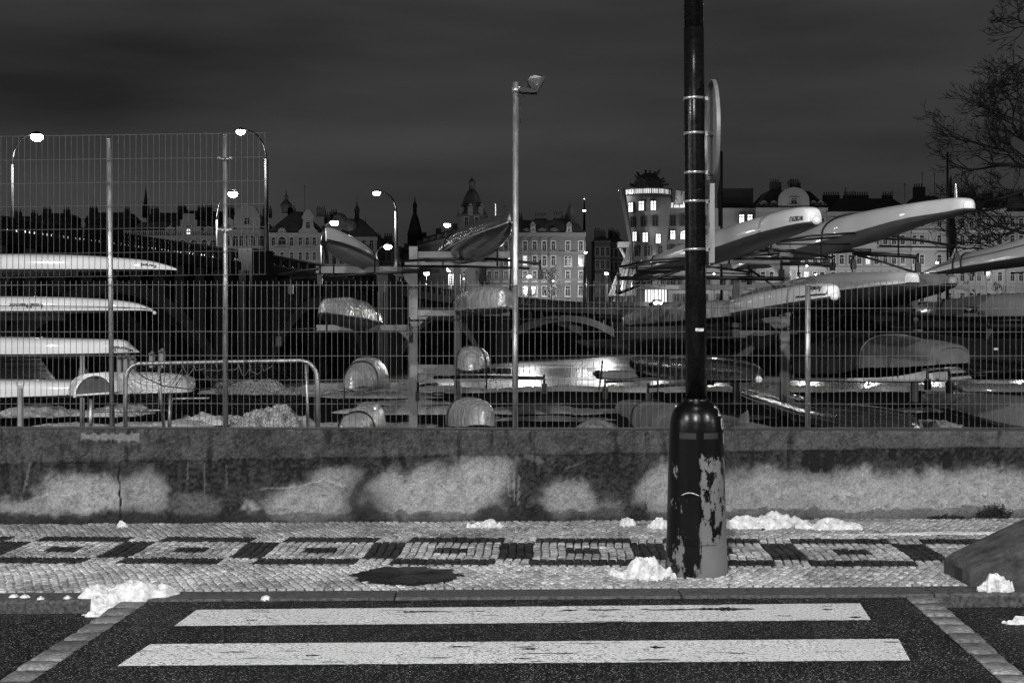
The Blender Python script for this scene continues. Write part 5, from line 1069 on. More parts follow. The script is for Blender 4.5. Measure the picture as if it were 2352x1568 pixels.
# ---- street lamps on bridge and embankment
LG = 'street lamps over bridge and embankment'
M_pole = mat('dark lamp pole', .008, .5); M_polel = mat('pale lamp pole', .05, .5)
def lamp_at(xl, yl, xp, ybase, Y, W_, label, r_=.5, pm=None, ytop=None, prad=.10, glow=None, ln=True, zb=None, pt=False):
    L = P(xl, yl, Y); pb = P(xp, ybase, Y); 
    if zb is not None: pb.z = zb
    t = thing('street_lamp', label, 'street lamp', pb, group=LG)
    pt_ = P(xp, ytop or (yl+min(28, (ybase-yl)*.3)), Y); b = MB(); h = pt_.z-pb.z
    b.tube([pb, pb+Vector((0, 0, h*.35)), pt_], [prad*1.6, prad*1.15, prad], 10); b.build('pole', pm or M_pole, t)
    b = MB(); d = L.x-pt_.x; pts = [pt_]
    if abs(d) > .3:
        for k in range(1, 9):
            a = math.pi/2*k/8; pts.append(Vector((pt_.x+d*(1-math.cos(a))*.9, Y, pt_.z+(L.z+.25-pt_.z)*math.sin(a))))
    else: pts.append(L+Vector((0, 0, -.05)))
    b.tube(pts, prad*.45, 6); b.build('arm', pm or M_pole, t)
    b = MB(); b.ball(L, r_, 12, sz=.7); b.build('lamp_globe', glow or M_lamp, t)
    b = MB(); b.lathe([(r_*.2, r_*.95), (r_*1.05, r_*.45), (r_*1.05, r_*.35)], L, 12); b.build('lamp_cap', pm or M_pole, t)
    if ln:
        far = Y > 275 or pt
        l_ = bpy.data.lights.new('lamp_light', 'POINT' if far else 'SPOT'); l_.energy = W_*LK; l_.shadow_soft_size = .3
        if not far: l_.spot_size = R(164); l_.spot_blend = .35
        o_ = bpy.data.objects.new('lamp_light', l_); COL.objects.link(o_); o_.parent = t; o_.location = parent_inv(t) @ (L-Vector((0, -3.5 if far else 0, (.6 if far else r_+.25))))
def BY(x, off=0):          # distance of a bridge point seen at x
    return 73.4/(.298-(x-CX)/F)+3.0
BW = 7000; LK = 1.6
lamp_at(85, 315, 28, 500, BY(28), BW, 'street lamp furthest left, pale pole on the bridge, arm to the right', pm=M_polel, ytop=378, zb=bh(113)-1.2)
lamp_at(553, 303, 612, 590, BY(612), BW, 'tallest street lamp, on a thick dark pole by the bridge pier', ytop=365, prad=.22, zb=bh(157)-.2)
lamp_at(535, 446, 497, 568, BY(497), BW, 'street lamp seen close beside the second fence post, arm to the right', pm=M_polel, ytop=505, zb=bh(150)-1.2)
lamp_at(865, 444, 910, 640, BY(910), BW, 'tall street lamp on a dark pole above the white canoe tail', ytop=485, prad=.24, zb=bh(193)-1.2)
lamp_at(768, 512, 737, 612, BY(737), BW, 'street lamp just over the raised bow of the white canoe', pm=M_polel, ytop=560, zb=bh(170)-1.2)
lamp_at(891, 567, 864, 640, BY(880), BW*.8, 'street lamp low between the canoe tail and the dark tall pole', pm=M_polel, ytop=590, zb=bh(186)-1.2)
lamp_at(1027, 517, 1060, 650, 225, BW, 'street lamp shining against the dark roofs left of the dark covered boat', ytop=540, prad=.12, zb=bh(225)-1.2)
lamp_at(1145, 564, 1171, 708, 232, BW*.5, 'street lamp with curved arm under the bow of the dark covered boat', ytop=590, prad=.22, zb=bh(232)-1.2, r_=.14)
lamp_at(1033, 619, 1036, 690, 235, BW*.6, 'street lamp directly above the lane direction sign', prad=.08, zb=bh(235)-1.2)
lamp_at(1065, 621, 1067, 690, 262, BW*.12, 'tiny street lamp right of the lane direction sign, topmost of the pair', prad=.35, r_=.16, zb=4.)
lamp_at(1066, 640, 1074, 690, 262, BW*.12, 'tiny street lamp on a white crook pole right of the lane direction sign', prad=.08, r_=.16, pm=M_polel, ytop=650, zb=4.)
EWt = 6500
lamp_at(1215, 635, 1202, 706, 244, EWt*1.2, 'bright street lamp just right of the floodlight pole', pm=M_polel, prad=.10, r_=.36, ytop=650, zb=bh(244)-1.2, pt=True)
lamp_at(1345, 580, 1343, 706, 280, EWt*.8, 'street lamp on the thick dark column before the loggia house corner', prad=.32, ytop=612, r_=.26, zb=bh(280)-1.2)
lamp_at(1393, 628, 1395, 706, 286, EWt, 'street lamp on a white pole at the foot of the glass tower', pm=M_polel, prad=.14, r_=.36, zb=ZS)
lamp_at(1270, 645, 1271, 706, 292, EWt*.1, 'street lamp shining through the leafy tree', prad=.08, r_=.22, zb=ZS, pm=M_polel)
lamp_at(1206, 660, 1206, 706, 291, EWt*.1, 'low round lamp left of the leafy tree, nearest the floodlight pole', prad=.07, r_=.3, zb=ZS, pm=M_polel)
lamp_at(1226, 661, 1226, 706, 291, EWt*.1, 'low round lamp touching the left side of the leafy tree', prad=.07, r_=.36, zb=ZS, pm=M_polel)
lamp_at(1853, 610, 1853, 706, 288, EWt*.35, 'street lamp seen between the right rack post and the long shells', prad=.10, r_=.22, zb=ZS, pm=M_polel)
lamp_at(1873, 630, 1870, 706, 288, EWt*.2, 'small lamp lower right of the one beside the right rack post', prad=.10, r_=.22, zb=ZS, pm=M_polel)
lamp_at(2152, 603, 2153, 706, 286, EWt*.6, 'street lamp above the thin tip of the white shell entering from the right', prad=.10, r_=.28, zb=ZS, pm=M_polel)
lamp_at(1510, 641, 1511, 706, 283, EWt*1.0, 'street lamp before the bright entrance of the curved house', prad=.08, r_=.22, zb=ZS, pm=M_polel) if 0 else None
lamp_at(1425, 437, 1425, 445, 297, 300, 'brilliant lamp on the roof corner of the glass tower', prad=.05, r_=.45, zb=P(1425, 446, 297).z)
lamp_at(1640, 628, 1640, 706, 286, EWt*.5, 'street lamp hidden just behind the black lamp post', prad=.10, r_=.22, zb=ZS, pm=M_polel)
lamp_at(2360, 610, 2361, 706, 286, EWt*.5, 'street lamp on the embankment at the right picture edge', prad=.10, r_=.28, zb=ZS, pm=M_polel)
lamp_at(2010, 640, 2011, 706, 286, EWt*.4, 'street lamp behind the squared white bow', prad=.10, r_=.22, zb=ZS, pm=M_polel)
for k, (x, Y) in enumerate(((700, 330), (400, 330), (150, 330), (980, 300))):
    lamp_at(x, 628, x, 706, Y-40, EWt*.8, ['embankment street lamp hidden below the bridge deck, nearest the onion tower', 'embankment lamp behind the bridge left of the gabled palace', 'embankment lamp behind the bridge at far left', 'embankment lamp behind the left end of the slanting arcade house'][k], prad=.1, zb=ZS)
# far television tower
tv = thing('broadcast_tower', 'distant slim broadcast tower with two bright lights above the pyramid roof', 'tower', P(1342, 520, 900))
b = MB(); b.tube([P(1342, 530, 900), P(1342, 470, 900), P(1342, 456, 900)], [.9, .5, .2], 8); b.build('mast', M_pole, tv)
b = MB(); b.ball(P(1340, 484, 898), .55, 8); b.ball(P(1344, 484, 898), .55, 8); b.ball(P(1342, 457, 898), .3, 8); b.build('beacon', mat('beacon', .8, emit=5), tv)
# lane direction sign
ls = thing('lane_sign', 'square lane direction sign with white arrows on the bridge approach', 'road sign', P(1045, 690, 232))
a, c_ = P(1030, 655, 232), P(1059, 630.5, 232); b = MB(); b.box((a.x, 231.9, a.z), (c_.x, 232, c_.z)); b.build('white_border', mat('lit white sign', .8, .5), ls)
b = MB(); b.box((a.x+.15, 231.85, a.z+.15), (c_.x-.15, 231.895, c_.z-.15)); b.build('panel', M_ink, ls)
b = MB()
for u in (.36, .62):
    x = a.x+(c_.x-a.x)*u; b.box((x-.06, 231.8, a.z+.25), (x+.06, 231.845, c_.z-.4)); b.add([(x-.16, 231.82, c_.z-.45), (x+.16, 231.82, c_.z-.45), (x, 231.82, c_.z-.2)], [(0, 1, 2)])
x = a.x+(c_.x-a.x)*.62; b.tube([(x, 231.82, a.z+.55), (x+.35, 231.82, a.z+.8), (x+.42, 231.82, a.z+1.1)], .05, 4)
for k in range(5): b.box((a.x+.25, 231.8, a.z+.3+k*.28), (a.x+.5, 231.845, a.z+.42+k*.28))
b.build('arrows', mat('lit white sign', .8, .5), ls)
b = MB(); b.tube([P(1031, 655, 232.1), P(1031, 695, 232.1)], .06, 6); b.tube([P(1058, 655, 232.1), P(1058, 695, 232.1)], .06, 6); b.build('post', M_polel, ls)

# ================================================================== CITY
M_glass = mat('dark window glass', .015, .12); M_frame = mat('window frame', .15, .6)
M_roof = mat('slate roof', .03, .7, nscale=.6, namp=.4); M_roof2 = mat('snowy roof', .10, .7, nscale=.8, namp=.5)
M_litw = mat('lit window glass', .7, .4, nscale=3.5, namp=.4, emit=1.3); M_litd = mat('dim lit window glass', .5, .4, emit=.22)
def facade(v, nm): return mat('facade '+nm, v, .85, nscale=.9, namp=.12, bump=.2, bscale=.4, stretch=(.3, .3, 3), dist=.1)
WM = {}
def wmesh(w, h, lit, arch_, sur, fm):
    key = (round(w, 2), round(h, 2), lit, arch_, sur, fm.name)
    if key in WM: return WM[key]
    b = MB(); n = 8
    def outline(f, dz=0):
        ww, hh = w/2*f, h/2
        if arch_:
            r_ = ww; return [(-ww, -hh-dz), (ww, -hh-dz)]+[(ww*math.cos(a), hh-w/2+ww*math.sin(a)) for a in [math.pi*k/n for k in range(n+1)]]
        return [(-ww, -hh-dz), (ww, -hh-dz), (ww, hh+dz), (-ww, hh+dz)]
    o1 = outline(1); b.add([(x, -.03, z) for x, z in o1], [tuple(range(len(o1)))], 1)
    if sur:
        o2 = outline(1.32, .22); k_ = len(o1)
        b.add([(x, -.02, z) for x, z in o1]+[(x, -.14, z) for x, z in o2]+[(x, .0, z) for x, z in o2]+[(x, -.14, z) for x, z in o1], [(q, (q+1) % k_, (q+1) % k_+3*k_, q+3*k_) for q in range(k_)]+[(q+3*k_, (q+1) % k_+3*k_, (q+1) % k_+k_, q+k_) for q in range(k_)]+[(q+k_, (q+1) % k_+k_, (q+1) % k_+2*k_, q+2*k_) for q in range(k_)], 0)
        b.box((-w*.8, -.25, -h/2-.3), (w*.8, -.0, -h/2-.2))
    t = .06
    b.box((-w/2, -.09, -h/2), (-w/2+t, -.035, h/2)); b.box((w/2-t, -.09, -h/2), (w/2, -.035, h/2)); b.box((-t/2, -.088, -h/2), (t/2, -.036, h*.18)); b.box((-w/2+t, -.087, h*.17), (w/2-t, -.037, h*.17+.09))
    if sur == 2: b.box((-w*.85, -.3, h/2+.35), (w*.85, 0, h/2+.5))
    me_o = b.build('window', [fm, (M_litw if lit == 2 else M_litd if lit == 1 else M_glass)]); me = me_o.data; bpy.data.objects.remove(me_o); WM[key] = me; return me
def put_window(parent, M_, x, z, w, h, lit=0, arch_=False, sur=1, fm=None):
    o = bpy.data.objects.new('window', wmesh(w, h, lit, arch_, sur, fm or M_frame)); COL.objects.link(o); o.parent = parent
    o.matrix_basis = M_ @ Matrix.Translation((x, -.02, z)); return o
class Bld:
    def __init__(s, label, x0, x1, ycor, Y0, Y1=None, v=.25, depth=14, cat='building', name='house', sides=True, zc=None, zb=ZS):
        Y1 = Y1 or Y0; s.A = P(x0, 729, Y0); s.B = P(x1, 729, Y1); s.A.z = s.B.z = 0
        s.zc = zc if zc is not None else EYE-(ycor-HY)/F*Y0; s.w = (s.B-s.A).length; s.zb = zb; s.Y0 = Y0; s.Y1 = Y1; s.x0 = x0; s.x1 = x1
        rz = math.atan2(s.B.y-s.A.y, s.B.x-s.A.x); s.rz = rz
        s.t = thing(name, label, cat, (s.A.x, s.A.y, zb), rz); s.depth = depth; s.h = s.zc-zb; v = v*.5; s.fm = facade(v, '%.3f' % v); s.v = v; s.trim = mat('trim %.3f' % (v*1.25), v*1.25, .8, nscale=1, namp=.1)
    def loc(s, b_, nm, m, par=None):
        o = b_.build(nm, m); o.parent = par or s.t; return o
    def walls(s):
        b = MB(); b.box((0, 0, -.3), (s.w, s.depth, s.h)); return s.loc(b, 'wall', s.fm)
    def zy(s, y): return EYE-(y-HY)/F*((s.Y0+s.Y1)/2)-s.zb
    def lx(s, x):
        a = (x-CX)/F   # intersect ray with facade line
        d = s.B-s.A; t = (a*s.A.y-s.A.x)/(d.x-a*d.y); return t*s.w
    def ledge(s, z, h=.35, d=.35, nm='cornice'):
        b = MB(); b.box((-.15, -d, z), (s.w+.15, -.004, z+h)); b.box((-.15, -d*.55, z-h*.7), (s.w+.15, -.005, z-.002)); return s.loc(b, nm, s.trim)
    def roof(s, ytop, m=None, inset=2.2, chim=(), hip=True):
        b = MB(); z1 = s.zy(ytop) if ytop < 1000 else s.h+ytop-1000; z0 = s.h+.02; i = inset; o = .3
        e = i if hip else 0
        b.add([(-o, -o, z0), (s.w+o, -o, z0), (s.w+o, s.depth+o, z0), (-o, s.depth+o, z0), (e, i, z1), (s.w-e, i, z1), (s.w-e, s.depth-i, z1), (e, s.depth-i, z1)], [(0, 1, 2, 3), (4, 5, 6, 7), (0, 1, 5, 4), (1, 2, 6, 5), (2, 3, 7, 6), (3, 0, 4, 7)])
        rf = s.loc(b, 'roof', m or M_roof)
        for (cx_, w_, h_) in chim:
            b = MB(); lx_ = s.lx(cx_); b.box((lx_-w_/2, i+1, z1-1.0), (lx_+w_/2, i+2.2, z1+h_))
            for q in range(int(w_/.5)): b.tube([(lx_-w_/2+.25+q*.5, i+1.6, z1+h_), (lx_-w_/2+.25+q*.5, i+1.6, z1+h_+.7)], .13, 6)
            c_ = b.build('chimney', M_roof); c_.parent = rf
        s.z1 = z1; return rf
    def wins(s, rows, skip=()):
        # rows: (ycenter, w, h, [x..] or (n, x0, x1), lit set, arch, sur)
        for ri, (yc, w, h, xs, lit, ar, sur) in enumerate(rows):
            if isinstance(xs, tuple): n, a, c_ = xs; xs = [a+(c_-a)*(k+.5)/n for k in range(n)]
            for k, x in enumerate(xs):
                if (ri, k) in skip: continue
                put_window(s.t, Matrix.Translation((0, -.01, 0)), s.lx(x), s.zy(yc), w, h, (lit.get(k, 0) if isinstance(lit, dict) else lit), ar, sur)
    def dormer(s, x, w, h, z=None, m=None, round_=False, win=True, lit=0):
        lx_ = s.lx(x); z = s.h+.05 if z is None else z; b = MB()
        if round_: poly = [(-w/2, 0), (w/2, 0), (w/2, h*.6)]+[(w/2*math.cos(a), h*.6+w/2*math.sin(a)) for a in [math.pi*k/8 for k in range(1, 8)]]+[(-w/2, h*.6)]
        else: poly = [(-w/2, 0), (w/2, 0), (w/2, h*.75), (0, h), (-w/2, h*.75)]
        b.prism([(lx_+px_, z+pz) for px_, pz in poly], .2, 3.); s.loc(b, 'dormer', m or s.trim)
        if win: put_window(s.t, Matrix.Translation((0, .2, 0)), lx_, z+h*.38, w*.45, h*.5, lit, False, 0)
    def gable(s, x, w, h, style='curved', d=.5):
        lx_ = s.lx(x); b = MB(); z = s.h
        if style == 'curved': pl_ = [(-.5, 0), (.5, 0), (.5, .12), (.36, .18), (.28, .34), (.26, .58), (.34, .64), (.24, .82), (.12, .94), (0, 1), (-.12, .94), (-.24, .82), (-.34, .64), (-.26, .58), (-.28, .34), (-.36, .18), (-.5, .12)]
        elif style == 'step': pl_ = [(-.5, 0), (.5, 0), (.5, .42), (.34, .42), (.34, .72), (.22, .72), (.22, 1), (-.22, 1), (-.22, .72), (-.34, .72), (-.34, .42), (-.5, .42)]
        else: pl_ = [(-.5, 0), (.5, 0), (.5, .35)]+[(.5*math.cos(a), .35+.65*math.sin(a)) for a in [math.pi*k/10 for k in range(1, 10)]]+[(-.5, .35)]
        b.prism([(lx_+px_*w, z+pz*h) for px_, pz in pl_], -.3, d); g_ = s.loc(b, 'gable', s.trim)
        put_window(s.t, Matrix.Translation((0, -.3, 0)), lx_, z+h*.33, w*.12+.5, h*.26, 0, False, 1)
    def arches(s, z, r_, xs):
        b = MB()
        for x in xs:
            lx_ = s.lx(x); n = 10; vs = []
            for k in range(n+1):
                a = math.pi*k/n
                for rr_ in (r_, r_*1.14): vs += [(lx_+rr_*math.cos(a), -.22, z+rr_*math.sin(a))]
            b.add(vs, [(2*k, 2*k+1, 2*k+3, 2*k+2) for k in range(n)])
            b.add([(v[0], -.01 if i % 2 else -.22, v[2]) for i, v in enumerate([vs[2*(k//2)+1] for k in range(2*n+2)])], [(2*k, 2*k+1, 2*k+3, 2*k+2) for k in range(n)])
            for q in (-1, 1): b.box((lx_+q*r_*1.07-.12, -.22, z-3.1), (lx_+q*r_*1.07+.12, -.003, z))
        s.loc(b, 'arcade', s.trim)
def spire(nm, label, x, Y, prof, m=None, zb=ZS, cat='spire', body=None):
    """prof: (halfwidth px, y px)"""
    c_ = P(x, 729, Y); c_.z = zb; t = thing(nm, label, cat, c_)
    b = MB(); pr = [(max(.02, hw/F*Y), EYE-(y-HY)/F*Y-zb) for hw, y in prof]; b.lathe(pr, (0, 0, 0), 14); o = b.build('roof', m or M_roof); o.parent = t
    if body:
        b = MB(); hw, y = body; b.lathe([(hw/F*Y, 0), (hw/F*Y, EYE-(y-HY)/F*Y-zb), (hw/F*Y*1.08, EYE-(y-HY)/F*Y-zb+.01), (hw/F*Y*1.08, EYE-(y-HY)/F*Y-zb+.5)], (0, 0, 0), 20); o = b.build('tower_wall', facade(.07, '0.07')); o.parent = t
    return t
# far dark skyline masses (each a house)
r = random.Random(21)
dk = ['low dark roofed house at the far left skyline', 'dark roofed house second from the left on the skyline', 'dark roofed house left of the needle spire', 'dark roofed block right of the needle spire', 'tall dark roofed block behind the stepped gable', 'dark roofed block between stepped gable and domed palace']
for k, (a, c_, yc, yr) in enumerate(((20, 85, 505, 496), (88, 160, 498, 489), (196, 300, 505, 487), (338, 432, 500, 488), (400, 470, 495, 483), (462, 540, 498, 485))):
    B = Bld(dk[k], a, c_, yc, 372, v=.05, depth=10); B.walls(); B.ledge(B.h-.5); B.roof(yr, chim=((a+12, 2, 1.2), (c_-14, 1.5, 1.)), inset=1.2)
    B.wins([(yc+18, 1.2, 2., (5, a, c_), 0, False, 0)])
spire('needle_spire', 'thin needle church spire above the dark roofs at the left', 335, 400, [(9, 500), (9, 474), (5, 470), (6, 466), (4, 460), (1.6, 440), (.9, 436), (.2, 424)], zb=ZS)
# pale parliament-like house with stepped gable, partly behind the bridge
B = Bld('pale grey house with a balustrade and stepped gable behind the bridge at the left', 285, 500, 541, 325, v=.16); B.walls(); B.ledge(B.h-.5, .5, .5); B.roof(508, inset=3); B.gable(434, 5.6, 5.0, 'step')
B.wins([(562, 1.5, 2.2, [395, 420, 446, 470, 490], 0, True, 1), (590, 1.2, 2., [330, 355, 395, 420, 446, 470, 490], 0, False, 1), (625, 1.2, 2., (8, 290, 498), 0, False, 1)])
b = MB()
for k in range(44): b.box((.3+k*B.w/44, -.3, B.h+.1), (.3+k*B.w/44+.16, -.1, B.h+.9))
b.box((0, -.35, B.h+.9), (B.w, -.05, B.h+1.1)); B.loc(b, 'balustrade', B.trim)
put_window(B.t, Matrix.Translation((0, -.35, 0)), B.lx(434), B.h+.9, .9, 1.2, 2, True, 0)
for x in (390, 478): B.dormer(x, 2.2, 2.2, win=False)
# domed palace
B = Bld('palace with a great rounded gable behind the bridge by the tallest lamp', 502, 612, 527, 322, v=.19); B.walls(); B.ledge(B.h-.5, .5, .6); B.ledge(B.h-5, .3, .3, 'string_course'); B.roof(487, inset=3, chim=((606, 2, 1.),)); B.gable(568, 6.0, 5.6, 'dome', 2.); B.gable(527, 3.4, 2.6, 'curved')
B.wins([(553, 1.4, 2.4, [522, 541, 556, 568, 580, 600], 0, True, 1), (590, 1.2, 2.1, [512, 530, 548, 568, 586, 602], 0, False, 1), (628, 1.2, 2., [512, 530, 548, 568, 586, 602], 0, False, 1)])
# house A
B = Bld('ornate corner palace with tall scrolled gable and balconies, behind the white canoe bow', 613, 737, 536, 318, v=.21); B.walls(); B.ledge(B.h-.4, .5, .6); B.ledge(B.zy(600), .25, .25, 'string_course'); B.ledge(B.zy(567), .25, .25, 'string_course')
B.roof(482, inset=5, chim=((660, 1.6, .8), (612+45, 1.2, .8), (728, 2., .6))); B.gable(708, 4.2, 5.4, 'curved'); B.gable(648, 1.8, 1.2, 'dome')
B.wins([(556, 1.8, 2.3, [648], 0, True, 2), (556, .8, 2., [670, 690, 706, 722, 628], 0, False, 1), (590, .8, 2., [628, 648, 670, 690, 706, 722], 0, False, 1), (588, 1., 2.4, [694, 712, 728], 0, True, 1), (625, 1., 2., (6, 616, 735), 0, False, 1)][:3]+[(625, 1., 2., (6, 616, 735), 0, False, 1)])
b = MB()
for x in (648, 706):
    lx_ = B.lx(x); b.box((lx_-1.6, -.9, B.zy(571)), (lx_+1.6, -.003, B.zy(571)+.15)); b.box((lx_-1.6, -.9, B.zy(571)+.8), (lx_+1.6, -.8, B.zy(571)+.9))
    for k in range(9): b.box((lx_-1.55+k*.38, -.88, B.zy(571)+.15), (lx_-1.47+k*.38, -.82, B.zy(571)+.8))
B.loc(b, 'balcony', B.trim)
b = MB(); b.lathe([(1., B.zy(484)), (1.0, B.zy(474)), (1.4, B.zy(466)), (1.1, B.zy(461)), (.35, B.zy(452)), (.35, B.zy(449)), (.6, B.zy(446)), (.15, B.zy(442)), (.05, B.zy(431))], (B.lx(646), 7, 0), 12); B.loc(b, 'turret', M_roof)
# house B
B = Bld('palace with two round dark domes behind the white canoe', 738, 866, 545, 322, v=.17); B.walls(); B.ledge(B.h-.4, .5, .6); B.ledge(B.zy(578), .25, .25, 'string_course'); B.roof(500, inset=4, chim=((748, 2, 1.), (760, 1.5, 1.6)))
for (x, ry) in ((776, 487), (800, 500)):
    b = MB(); rr_ = 1.9; z0 = B.zy(ry)-1.9; b.lathe([(rr_, B.h), (rr_, z0), (rr_*.9, z0+.9), (rr_*.6, z0+1.6), (.05, z0+1.95)], (B.lx(x), 3, 0), 16); B.loc(b, 'dome', M_roof2)
B.wins([(562, 1.1, 2.1, (7, 742, 862), 0, True, 1), (596, 1.1, 2.1, (7, 742, 862), 0, False, 1), (628, 1.1, 2., (7, 742, 862), 0, False, 1)])
spire('onion_tower', 'dark onion-domed tower between the bright lamp and the white canoe', 820, 330, [(12, 545), (11, 536), (13, 533), (10, 528), (14, 521), (14.5, 515), (10, 507), (5.5, 500), (5, 497), (5, 487), (6.5, 484), (6, 480), (3, 474), (1, 470), (2, 468), (.6, 463), (.2, 450)])
spire('onion_turret', 'small onion turret right beside the larger onion-domed tower', 840, 326, [(5, 560), (4, 530), (3.5, 524), (4.5, 520), (2, 514), (.6, 508), (.2, 496)])
# house C
B = Bld('low pale house with small gable between onion tower and tall lamp pole', 842, 918, 567, 335, v=.14); B.walls(); B.ledge(B.h-.4); B.roof(546, inset=3, chim=((860, 2.4, .8), (888, 2, .6))); B.gable(852, 3.2, 3, 'dome')
B.wins([(590, 1., 2., (5, 846, 914), 0, False, 1), (620, 1., 2., (5, 846, 914), 0, False, 1)])
# house D, slanting arcade
zc = EYE+188/F*300
B = Bld('long slanting arcaded house receding left, spire over its far corner', 918, 1057, 541, 368, 300, v=.20, zc=zc); B.walls(); B.ledge(B.h-.4, .5, .6)
n_ = 12; xs_ = [920+(1054-920)*((k+.5)/n_)**1.12 for k in range(n_)]
def lz(k): return B.zb
b = MB()
for k in range(26):
    pass
w = B.w
for k in range(12):
    put_window(B.t, Matrix.Identity(4), w*(k+.5)/12, B.h-4.0, 1.1, 3.0, 0, True, 1); put_window(B.t, Matrix.Identity(4), w*(k+.5)/12, B.h-9, 1.1, 2.0, 0, False, 1); put_window(B.t, Matrix.Identity(4), w*(k+.5)/12, B.h-13, 1.1, 2.0, 0, False, 1)
B.ledge(B.h-6.6, .25, .3, 'string_course'); B.ledge(B.h-11, .25, .3, 'string_course'); B.roof(1002.6, inset=3)
for k in range(8):
    b = MB(); xx = w*(k+.6)/8.6; b.prism([(xx-.8, B.h), (xx+.8, B.h), (xx+.8, B.h+1.6), (xx-.8, B.h+1.6)], .4, 2.6); B.loc(b, 'dormer', B.trim)
for k in range(4): b = MB(); xx = w*(k+.5)/4; b.box((xx, 4, B.h+2), (xx+1.6, 5, B.h+4.2)); B.loc(b, 'chimney', M_roof)
spire('corner_spire', 'dark spire with bulb and lantern at the left end of the slanting arcade house', 953, 352, [(17, 560), (17, 541), (18, 540), (15, 528), (10, 508), (6, 495), (3.6, 489), (4.6, 488), (4.2, 478), (5.4, 474), (4.8, 469), (2, 463), (.9, 460), (1.6, 458), (.4, 452), (.2, 448)])
# tower E with bell roof
t_ = spire('round_tower', 'round pale corner tower with steep dark bell roof and lantern', 1084, 306, [(38, 499), (34, 494), (24, 470), (16, 450), (9.5, 438), (8, 437), (7, 436), (7, 424), (8.4, 422), (8, 417), (4, 412), (1.2, 410), (.3, 403)], cat='tower', body=(33, 499))
for k in range(7):
    a = R(-150+k*20); rr_ = 33/F*306
    for yy in (512, 545, 580): 
        if k in (2, 4): put_window(t_, Matrix.Translation((rr_*math.cos(a), rr_*math.sin(a), 0)) @ Matrix.Rotation(a+math.pi/2, 4, 'Z'), 0, EYE-(yy-HY)/F*306-ZS, .9, 1.9, 0, False, 1)
for a in (-140, -95, -45):
    b = MB(); rr_ = 30/F*306; z = EYE-(497-HY)/F*306-ZS; b.box((rr_*math.cos(R(a))-.55, rr_*math.sin(R(a))-.55, z), (rr_*math.cos(R(a))+.55, rr_*math.sin(R(a))+.55, z+1.9)); b.ball((rr_*math.cos(R(a)), rr_*math.sin(R(a)), z+2.3), .4, 8); o = b.build('dormer', facade(.10, '0.10')); o.parent = t_
# loggia house F
B = Bld('cream corner house with arched loggia row and pyramid roofed corner', 1118, 1344, 536, 300, v=.08, depth=30); B.walls(); B.ledge(B.h-.35, .5, .7); B.ledge(B.zy(581), .3, .4, 'string_course'); B.ledge(B.zy(643), .3, .4, 'string_course')
B.roof(503, M_roof2 if 0 else M_roof, inset=3.2, chim=((1243, 2.6, 1.), (1284, 2.2, 1.2), (1190, 2., 1.)))
B.arches(B.zy(555), .85, [1140, 1162, 1184, 1206, 1228, 1250, 1271])
B.wins([(565, .9, 1.9, [1140, 1162, 1184, 1206, 1228, 1250, 1271, 1304, 1334], 0, False, 1), (599, .9, 2.0, [1140, 1162, 1184, 1206, 1228, 1250, 1271, 1334], {3: 1}, False, 1), (599, .7, 2., [1300, 1309], 0, True, 1), (634, .9, 2., [1124, 1140, 1162, 1184, 1206, 1228, 1250, 1271, 1304, 1334], 0, False, 1), (668, 1.0, 2., [1140, 1162, 1184, 1206, 1228, 1250, 1271, 1304, 1334], 0, False, 1), (692, .9, 1.2, [1162, 1184, 1304], 0, False, 0)])
for x in (1224, 1307): B.gable(x, 1.9, 2.5, 'curved', .8)
for x, l in ((1173, 2), (1212, 0), (1245, 0), (1273, 0)): B.dormer(x, 1.8, 1.2, m=M_roof, lit=l)
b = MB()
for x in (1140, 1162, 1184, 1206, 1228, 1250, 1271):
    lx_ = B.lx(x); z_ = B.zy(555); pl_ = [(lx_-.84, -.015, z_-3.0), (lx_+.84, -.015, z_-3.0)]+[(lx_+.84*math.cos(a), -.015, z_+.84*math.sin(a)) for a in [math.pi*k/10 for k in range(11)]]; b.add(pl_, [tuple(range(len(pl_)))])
B.loc(b, 'loggia_shade_panel', mat('shaded loggia plaster', .05, .8))  # flat dark panels: recess shade painted inside the loggia arches
b = MB(); b.add([(B.lx(1119), -.012, B.zy(641)), (B.lx(1291), -.012, B.zy(641)), (B.lx(1291), -.012, B.zy(588)), (B.lx(1119), -.012, B.zy(588))], [(0, 1, 2, 3)]); B.loc(b, 'brick_panel', mat('dull brick', .055, .85, nscale=3, namp=.3, stretch=(1, 1, 4)))
b = MB()
for k in range(15):
    lx_ = B.lx(1130+k*10.5); vs_ = []
    for q in range(9):
        a = math.pi*q/8; vs_ += [(lx_+.5*math.cos(a), -.03, B.zy(590)+.5*math.sin(a))]
    b.add(vs_, [tuple(range(9))])
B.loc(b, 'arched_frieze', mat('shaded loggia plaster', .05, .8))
b = MB()
for x in [1129+22*k for k in range(7)]+[]:
    for q in range(6): lx_ = B.lx(x)+q*.33; b.box((lx_, -.3, B.zy(578)), (lx_+.14, -.1, B.zy(573)))
B.loc(b, 'balustrade', B.trim)
b = MB(); lx_ = B.lx(1312); z0 = B.h; b.lathe([(3.2, z0), (1.9, z0+2.), (1.85, z0+2.1), (.1, B.zy(462)), (.03, B.zy(444))], (lx_, 4, 0), 4, sm=False); B.loc(b, 'pyramid_roof', M_roof)
for k in range(7):       # side street face
    for zz in (B.zy(565), B.zy(599), B.zy(634)): put_window(B.t, Matrix.Translation((B.w, 0, 0)) @ Matrix.Rotation(R(90), 4, 'Z'), 2.5+k*4, zz, 1., 2., 0, False, 1)
